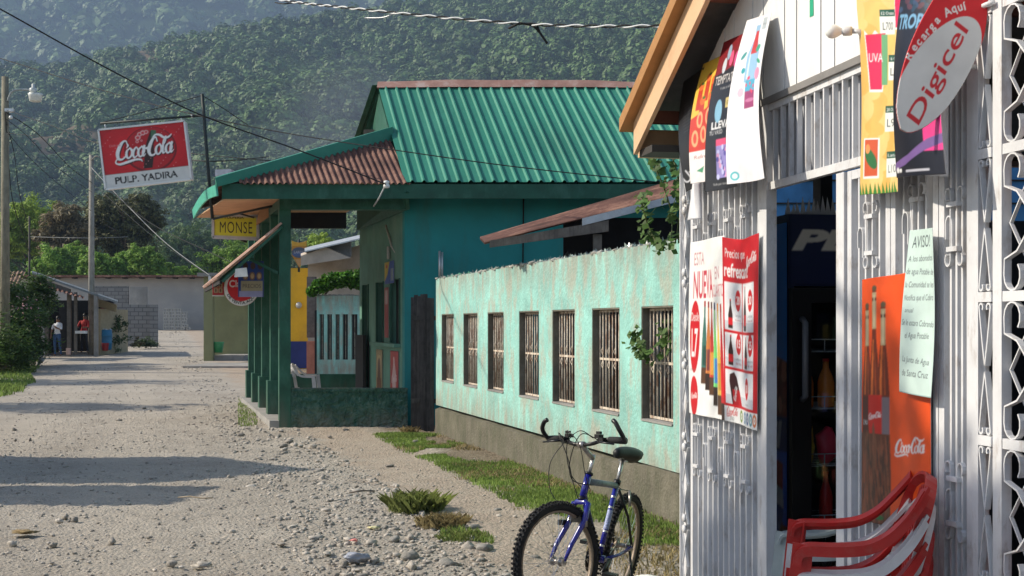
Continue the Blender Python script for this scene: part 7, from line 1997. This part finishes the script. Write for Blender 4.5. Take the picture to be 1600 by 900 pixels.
for k in range(40): cv.ell(1.5 * ((k * .371) % 1), .26 + .78 * ((k * .617) % 1), .007, .008, (222, 150, 150))
lightbox('soft_drink_sign', [(154, 203), (288, 189), (299, 280), (165, 296)], SYY, cv, 'tilted red soft drink light box lettered PULP. YADIRA hanging over the road', .18, .03)
MB().tube([px(164, 192.5, SYY), px(165, 202, SYY)], .012, zinc, 6).tube([px(283, 182, SYY), px(284, 190, SYY)], .012, zinc, 6).build('sign_hooks', sp_)
cv = Canvas(.78, .40, 240, (206, 206, 46))
cv.rect(0, .0, .78, .035, (190, 190, 180)); cv.rect(0, .36, .78, .40, (190, 186, 120)); cv.text('MONSE', .40, .09, .21, (28, 24, 20), w=.58, bold=.0, spacing=1.1); cv.text('PULPERIA', .37, .345, .05, (40, 34, 26), w=.34, bold=.02)
lightbox('name_sign', [(333, 336), (403, 337), (403, 374), (333, 371)], 24.3, cv, 'yellow light box sign lettered MONSE under the porch corner', .18, .05, pmat('grey_sign_case', (.42, .45, .48), .5))
MB().prism([px(336, 265, 23), px(361, 264, 23), px(361, 272, 23), px(336, 275, 23)], (0, .5, 0), pmat('pale_box', (.62, .68, .72), .5)).build('roof_box', label='pale rectangular box standing on the porch roof corner behind the mast', cat='box')
# claro disc
t = thing('round_phone_sign', px(377, 455, 22.2), 'round red sign with a white lower rim reading DE VENTA AQUI under the awning', 'sign')
cv = Canvas(.60, .60, 200, (216, 24, 36)); cv.ell(.3, .3, .30, .30, (226, 226, 224)); cv.ell(.3, .33, .245, .25, (206, 22, 34)); cv.text('Claro', .26, .33, .12, (235, 225, 225), w=.34, bold=.02)
cv.text('DE VENTA AQUI', .3, .3, .05, (50, 50, 60), w=.62, bold=.03, arc=(-.272, math.radians(-92)))
p0, p1 = px(350, 478, 22.2), px(404, 424, 22.2)
sheet('disc', cv, lambda u, v: Vector((p0.x + (p1.x - p0.x) * u, 22.2, p0.z + (p1.z - p0.z) * v)), t, thick=.03, mask=lambda u, v: (u - .5) ** 2 + (v - .5) ** 2 < .25)
MB().tube([px(377, 426, 22.215), px(377, 412, 22.215)], .008, cables, 5).build('hanger', t)
def card_sign(name, x0, y0, x1, y1, Y, cv, label, cat='sign'):
    p0, p1 = px(x0, y1, Y), px(x1, y0, Y)
    return sheet(name, cv, lambda u, v: Vector((p0.x + (p1.x - p0.x) * u, Y, p0.z + (p1.z - p0.z) * v)), None, thick=.015, label=label, cat=cat)
cv = Canvas(.25, .25, 160, (170, 28, 30))
for i in range(2):
    for j in range(2): cv.rect(.03 + .10 * i, .06 + .09 * j, .115 + .10 * i, .14 + .09 * j, (170, 150, 110)); cv.ell(.072 + .10 * i, .10 + .09 * j, .02, .03, (110, 60, 40))
cv.rect(0, 0, .25, .02, (210, 210, 200)); card_sign('red_square_sign', 332, 440, 350, 463, 22.6, cv, 'small red square sign with four tan pictures under the awning end')
cv = Canvas(.45, .6, 160, (24, 60, 130)); cv.rect(.05, .10, .43, .27, (160, 150, 120)); cv.rect(.02, .0, .43, .1, (150, 150, 190))
for k in range(3): cv.ell(.13 + .12 * k, .35, .05, .07, (120, 90, 70)); cv.ell(.13 + .12 * k, .35, .03, .045, (190, 160, 120)); cv.ell(.13 + .13 * k, .52, .045, .06, (70, 50, 45))
cv.text('PRECIOS', .24, .15, .07, (80, 60, 60), w=.32); card_sign('blue_poster', 372, 408, 412, 464, 21.3, cv, 'blue poster with tan pictures hanging under the rusty awning', 'poster')
# shield sign on a pole by the yellow house
t = thing('shield_sign', px(467, 430, 43.2), 'faded yellow shield shaped sign with a blue oval above the yellow house', 'sign')
cv = Canvas(1.0, 1.8, 60, (168, 118, 30)); cv.rect(0, 1.45, 1, 1.8, (196, 148, 40)); cv.ell(.5, 1.0, .52, .36, (70, 78, 96)); cv.ell(.5, .90, .44, .16, (60, 84, 130)); cv.text('LARCO', .5, .95, .17, (150, 150, 160), w=.7, bold=.02); cv.poly([(.2, .55), (.8, .55), (.5, .05)], (178, 140, 90))
p0, p1 = px(456, 418, 43.2), px(479, 376, 43.2)
sheet('shield', cv, lambda u, v: Vector((p0.x + (p1.x - p0.x) * u, 43.2, p0.z + (p1.z - p0.z) * v)), t, thick=.08, back=(150, 110, 40), mask=lambda u, v: (v > abs(u - .5) * .9) & (v < .93 + .28 * (u - .5) ** 2))
MB().tube([px(467, 425, 43.3), px(467, 374, 43.3)], .04, pole_m, 6).build('post', t)
# posters on the porch facade
def facade_card(name, x0, x1, z0, z1, cv, label):   # y along facade from depth values
    sheet(name, cv, lambda u, v: G(FX0 - .02, x0 + (x1 - x0) * u, z0 + (z1 - z0) * v), None, thick=.01, label=label, cat='poster')
cv = Canvas(.5, .9, 100, (168, 22, 34)); cv.poly([(.15, .1), (.35, .1), (.36, .55), (.28, .7), (.26, .8), (.2, .8), (.2, .7), (.12, .5)], (205, 170, 170)); cv.script(.08, .40, .34, (225, 200, 200))
facade_card('red_drink_poster', 22.05, 21.35, .28, 1.20, cv, 'faded red soft drink poster low on the porch facade')
cv = Canvas(.5, .9, 100, (150, 128, 86)); cv.rect(.08, .1, .42, .4, (110, 60, 34)); cv.rect(.1, .5, .4, .8, (186, 160, 110)); cv.ell(.25, .55, .12, .2, (90, 50, 30))
facade_card('brown_poster', 23.45, 22.85, .28, 1.20, cv, 'faded brown and tan poster left of the red one on the porch facade')
cv = Canvas(.5, .45, 100, (28, 66, 160)); cv.poly([(0, .45), (.28, .45), (.18, .2), (0, .05)], (206, 176, 30)); cv.rect(.34, .05, .48, .3, (140, 150, 160)); cv.ell(.12, .36, .05, .04, (200, 40, 30))
facade_card('blue_yellow_poster', 22.6, 21.75, 2.36, 2.74, cv, 'blue and yellow poster above the openings of the porch facade')
cv = Canvas(.12, .9, 80, (150, 30, 36)); cv.rect(.02, .6, .1, .85, (190, 160, 160)); facade_card('narrow_red_sticker', 22.62, 22.25, 1.42, 2.3, cv, 'narrow red strip poster between the two porch openings')
mt = thing('meter_pipe', G(-1.75, 21.6, 3.1), 'pale conduit pipe slanting down the porch facade', 'pipe')
MB().tube([px(603, 352, 20.6 + 1.6), px(612, 385, 22.0), px(630, 412, 21.3)], .02, pmat('pale_pipe', (.45, .44, .40)), 6).build('pipe', mt)
MB().tube([px(607, 385, 22.1), px(607, 405, 22.1)], .03, _M['pale_pipe'], 6).build('pipe_end', mt)

# ================================================================== POLES AND WIRES
polewood = pmat('weathered_pole', (.23, .21, .15), .9, .25, 4, stain=(.10, .09, .06), samt=.7, sscale=(14, 14, 1.5)); concp = pmat('pale_pole', (.30, .28, .24), .9, .25, 4, stain=(.12, .11, .09), samt=.6, sscale=(10, 10, 2))
def upole(a, b, top, Y, r, m, label):
    z0 = gz(0, Y); p0 = px(a, b, Y); p0.z = z0 - .3; p1 = px(a, top, Y)
    t = thing('utility_pole', (p0.x, Y, z0), label, 'pole', 'utility poles on the left side')
    MB().tube([p0, p0.lerp(p1, .5), p1], [r * 1.2, r, r * .8], m, 12).build('shaft', t); return t
u1 = upole(8, 580, 120, 42, .14, polewood, 'thick weathered wooden utility pole with a street lamp at the left edge')
u2 = upole(143, 555, 242, 56.3, .13, concp, 'pale mottled utility pole in front of the shack')
upole(46, 560, 338, 58, .05, pmat('thin_dark_pole', (.05, .045, .04)), 'thin dark pole rising behind the shack roof')
sl_ = thing('street_lamp', px(55, 150, 42), 'street lamp with a white shade on a curved arm, on the thick wooden pole', 'street lamp')
MB().tube(smooth_path([px(12, 158, 41.9), px(18, 144, 41.9), px(30, 140, 41.9), px(50, 141, 41.9)], 5), .035, pmat('grey_arm', (.30, .33, .33), .5), 8).build('arm', sl_)
MB().lathe([(.10, 0), (.12, .06), (.12, .14), (.05, .17), (.05, .28), (.02, .30)], px(52, 145, 41.9), pmat('lamp_housing', (.5, .52, .50), .4), 14).build('housing', sl_)
MB().lathe([(.15, 0), (.19, .02), (.22, .20), (.24, .26), (.12, .28)], px(55.5, 159, 41.9), pmat('lamp_shade_white', (.72, .74, .70), .3), 18).build('lamp_shade', sl_)
t = u2; MB().tube(smooth_path([px(143, 250, 56.2), px(150, 244, 56.2), px(156, 246, 56.2)], 3), .03, concp, 6).build('lamp_arm', t)
MB().box(tuple(px(15, 172, 41.8)), (.3, .1, .1), zinc).lathe([(.05, 0), (.07, .06), (.03, .12)], px(17, 176, 41.8), _M['porcelain'], 10).lathe([(.05, 0), (.07, .06), (.03, .12)], px(17, 186, 41.8), _M['porcelain'], 10).build('insulators', u1, kind=None)
wirem = cables; wgrey = pmat('grey_wire', (.20, .21, .21), .5)
def wire_(pts, r, m, label, name='overhead_wire', n=10, group='overhead wires'):
    P = smooth_path([px(*p) for p in pts], n); MB().tube(P, r, m, 5).build(name, label=label, cat='wire', group=group)
wire_([(-120, -50, 17), (0, 14, 17.5), (140, 92, 18.5), (255, 152, 19), (330, 186, 19.5), (470, 236, 19.7), (603, 288, 19.85)], .011, wirem, 'thick black wire falling from the top left corner to the green fascia')
wire_([(-120, 56, 30), (0, 91, 28), (150, 138, 25), (290, 176, 21.7), (430, 205, 20.8), (600, 232, 19.8), (800, 260, 19.5), (1030, 285, 19.3)], .009, wirem, 'thin black wire crossing the mast and the green roof')
wire_([(10, 172, 41.8), (80, 196, 36), (155, 225, 30), (250, 243, 26), (330, 252, 22), (420, 245, 25)], .010, wirem, 'dark wire sagging from the thick pole behind the red sign')
wire_([(10, 208, 41.8), (150, 222, 32), (330, 243, 24), (560, 262, 24)], .008, wirem, 'nearly level dark wire behind the red sign')
wire_([(10, 176, 41.8), (60, 210, 44), (110, 262, 50), (143, 285, 56)], .014, wirem, 'dark cable drooping between the two utility poles')
wire_([(10, 186, 41.8), (45, 215, 44), (90, 262, 48), (143, 300, 56)], .010, wirem, 'thin lower cable drooping between the two utility poles')
wire_([(143, 262, 56), (200, 322, 54), (262, 382, 52), (330, 432, 50)], .020, wgrey, 'pale service cable running down from the mottled pole past the dark tree')
wire_([(143, 270, 56), (230, 345, 52), (330, 395, 47), (395, 425, 44)], .014, wirem, 'dark service cable from the mottled pole to the yellow house')
wire_([(143, 285, 56), (240, 370, 70), (318, 425, 80)], .014, wgrey, 'second pale cable falling right from the mottled pole')
wire_([(10, 190, 41.8), (22, 240, 43), (30, 300, 44), (42, 345, 50)], .012, wirem, 'slack dark cable hanging beside the thick wooden pole')
wire_([(8, 175, 41.8), (14, 260, 42.3), (24, 330, 44), (60, 430, 54)], .014, wirem, 'dark wire dropping from the thick pole to the shack roof')
wire_([(10, 205, 41.8), (60, 260, 44), (143, 330, 56)], .010, wirem, 'faint wire running down to the middle of the mottled pole')
wire_([(46, 370, 58), (143, 372, 56.4), (200, 370, 60)], .012, wgrey, 'level grey wire between the thin dark pole and the mottled pole')
wire_([(316, 149, 21.6), (235, 172, 21.6), (157, 192, 21.6)], .007, wirem, 'thin stay wire from the mast top to the end of its arm')
wire_([(316, 149, 21.6), (350, 170, 22), (388, 196, 23)], .007, wirem, 'thin stay wire from the mast top toward the roof')
# white twisted service cable across the top
cbl = thing('twisted_cable', px(830, 40, 12), 'white and black twisted power cable crossing the top of the view', 'cable')
base = smooth_path([px(*p) for p in [(380, -18, 16), (440, 0, 15), (560, 14, 13.5), (700, 28, 12.6), (830, 38, 12), (940, 41, 11.5), (1060, 40, 11), (1200, 36, 10.5)]], 60)
for ph, m, nm in ((0, white, 'white_strand'), (math.pi, cables, 'black_strand')):
    pts = []
    acc = 0
    for i, p in enumerate(base):
        if i: acc += (p - base[i - 1]).length
        a = acc * 2 * math.pi / .36 + ph; pts.append(p + Vector((0, math.sin(a) * .010, math.cos(a) * .010)))
    MB().tube(pts, .0075, m, 6).build(nm, cbl)
for mb in (MB().tube(smooth_path([px(430, 4, 15.2), px(445, 6, 15), px(470, 2, 14.8)], 5), .008, cables, 5), MB().tube(smooth_path([px(570, 28, 13.4), px(600, 27, 13.2), px(620, 18, 13.1)], 5), .006, zinc, 5), MB().tube([px(795, 44, 12.1), px(812, 36, 12)], .012, cables, 5).tube(smooth_path([px(812, 36, 12), px(835, 42, 12), px(855, 68, 12)], 5), .012, cables, 5).tube([px(838, 37, 12), px(843, 50, 12)], .012, cables, 5)): mb.build('splice_end', cbl)

# ================================================================== CLIMBERS by the turquoise wall
def climber(name, paths, Y, m, label, per=16, leaf=.035, seed=1, th=.006):
    rng = np.random.default_rng(seed); t = thing(name, px(*paths[0][0], Y), label, 'vine'); mb = MB(); P = []
    for pth in paths:
        sp = smooth_path([px(a, b, Y + .1 * math.sin(a)) for a, b in pth], 6); mb.tube(sp, th, pmat('green_stem', (.10, .12, .04)), 5)
        for i in range(len(sp) - 1):
            for k in range(per): P.append(np.array(sp[i].lerp(sp[i + 1], rng.random())) + rng.normal(size=3) * np.array([.035, .05, .03]))
    mb.build('stems', t); P = np.array(P); o = np.tile(np.array([-.5, -.6, .3]), (len(P), 1))
    V, Q = leaf_quads(P, leaf, rng, out=o, aspect=1.5, droop=1.5); np_mesh('leaves', V, Q, m, t); return t
cm_ = leaf_mat('climber_leaves', (.085, .155, .035), island=.4, scale=6, trans=.3)
climber('climbing_vine', [[(1028, 385), (1012, 350), (1003, 318), (1000, 312)], [(1048, 385), (1050, 340), (1040, 300), (1024, 262), (1018, 244)], [(1055, 380), (1062, 330), (1060, 280), (1050, 244)], [(1040, 388), (1020, 372), (1012, 366)], [(1060, 375), (1070, 300), (1068, 250)]], 10.3, cm_, 'hanging climbing vine with round leaves between the turquoise wall and the eave', per=3, leaf=.038, seed=3)
climber('vine_sprig', [[(1010, 562), (1002, 548), (995, 530), (990, 518)], [(1004, 552), (998, 545), (986, 540)]], 11.1, cm_, 'small leafy sprig poking out of the nearest barred opening', per=2, leaf=.04, seed=5, th=.004)
climber('vine_sprig', [[(1045, 560), (1040, 530), (1046, 500)], [(1040, 540), (1034, 520)]], 11.0, cm_, 'leafy twig behind the bars of the nearest opening', per=3, leaf=.04, seed=6, th=.004)
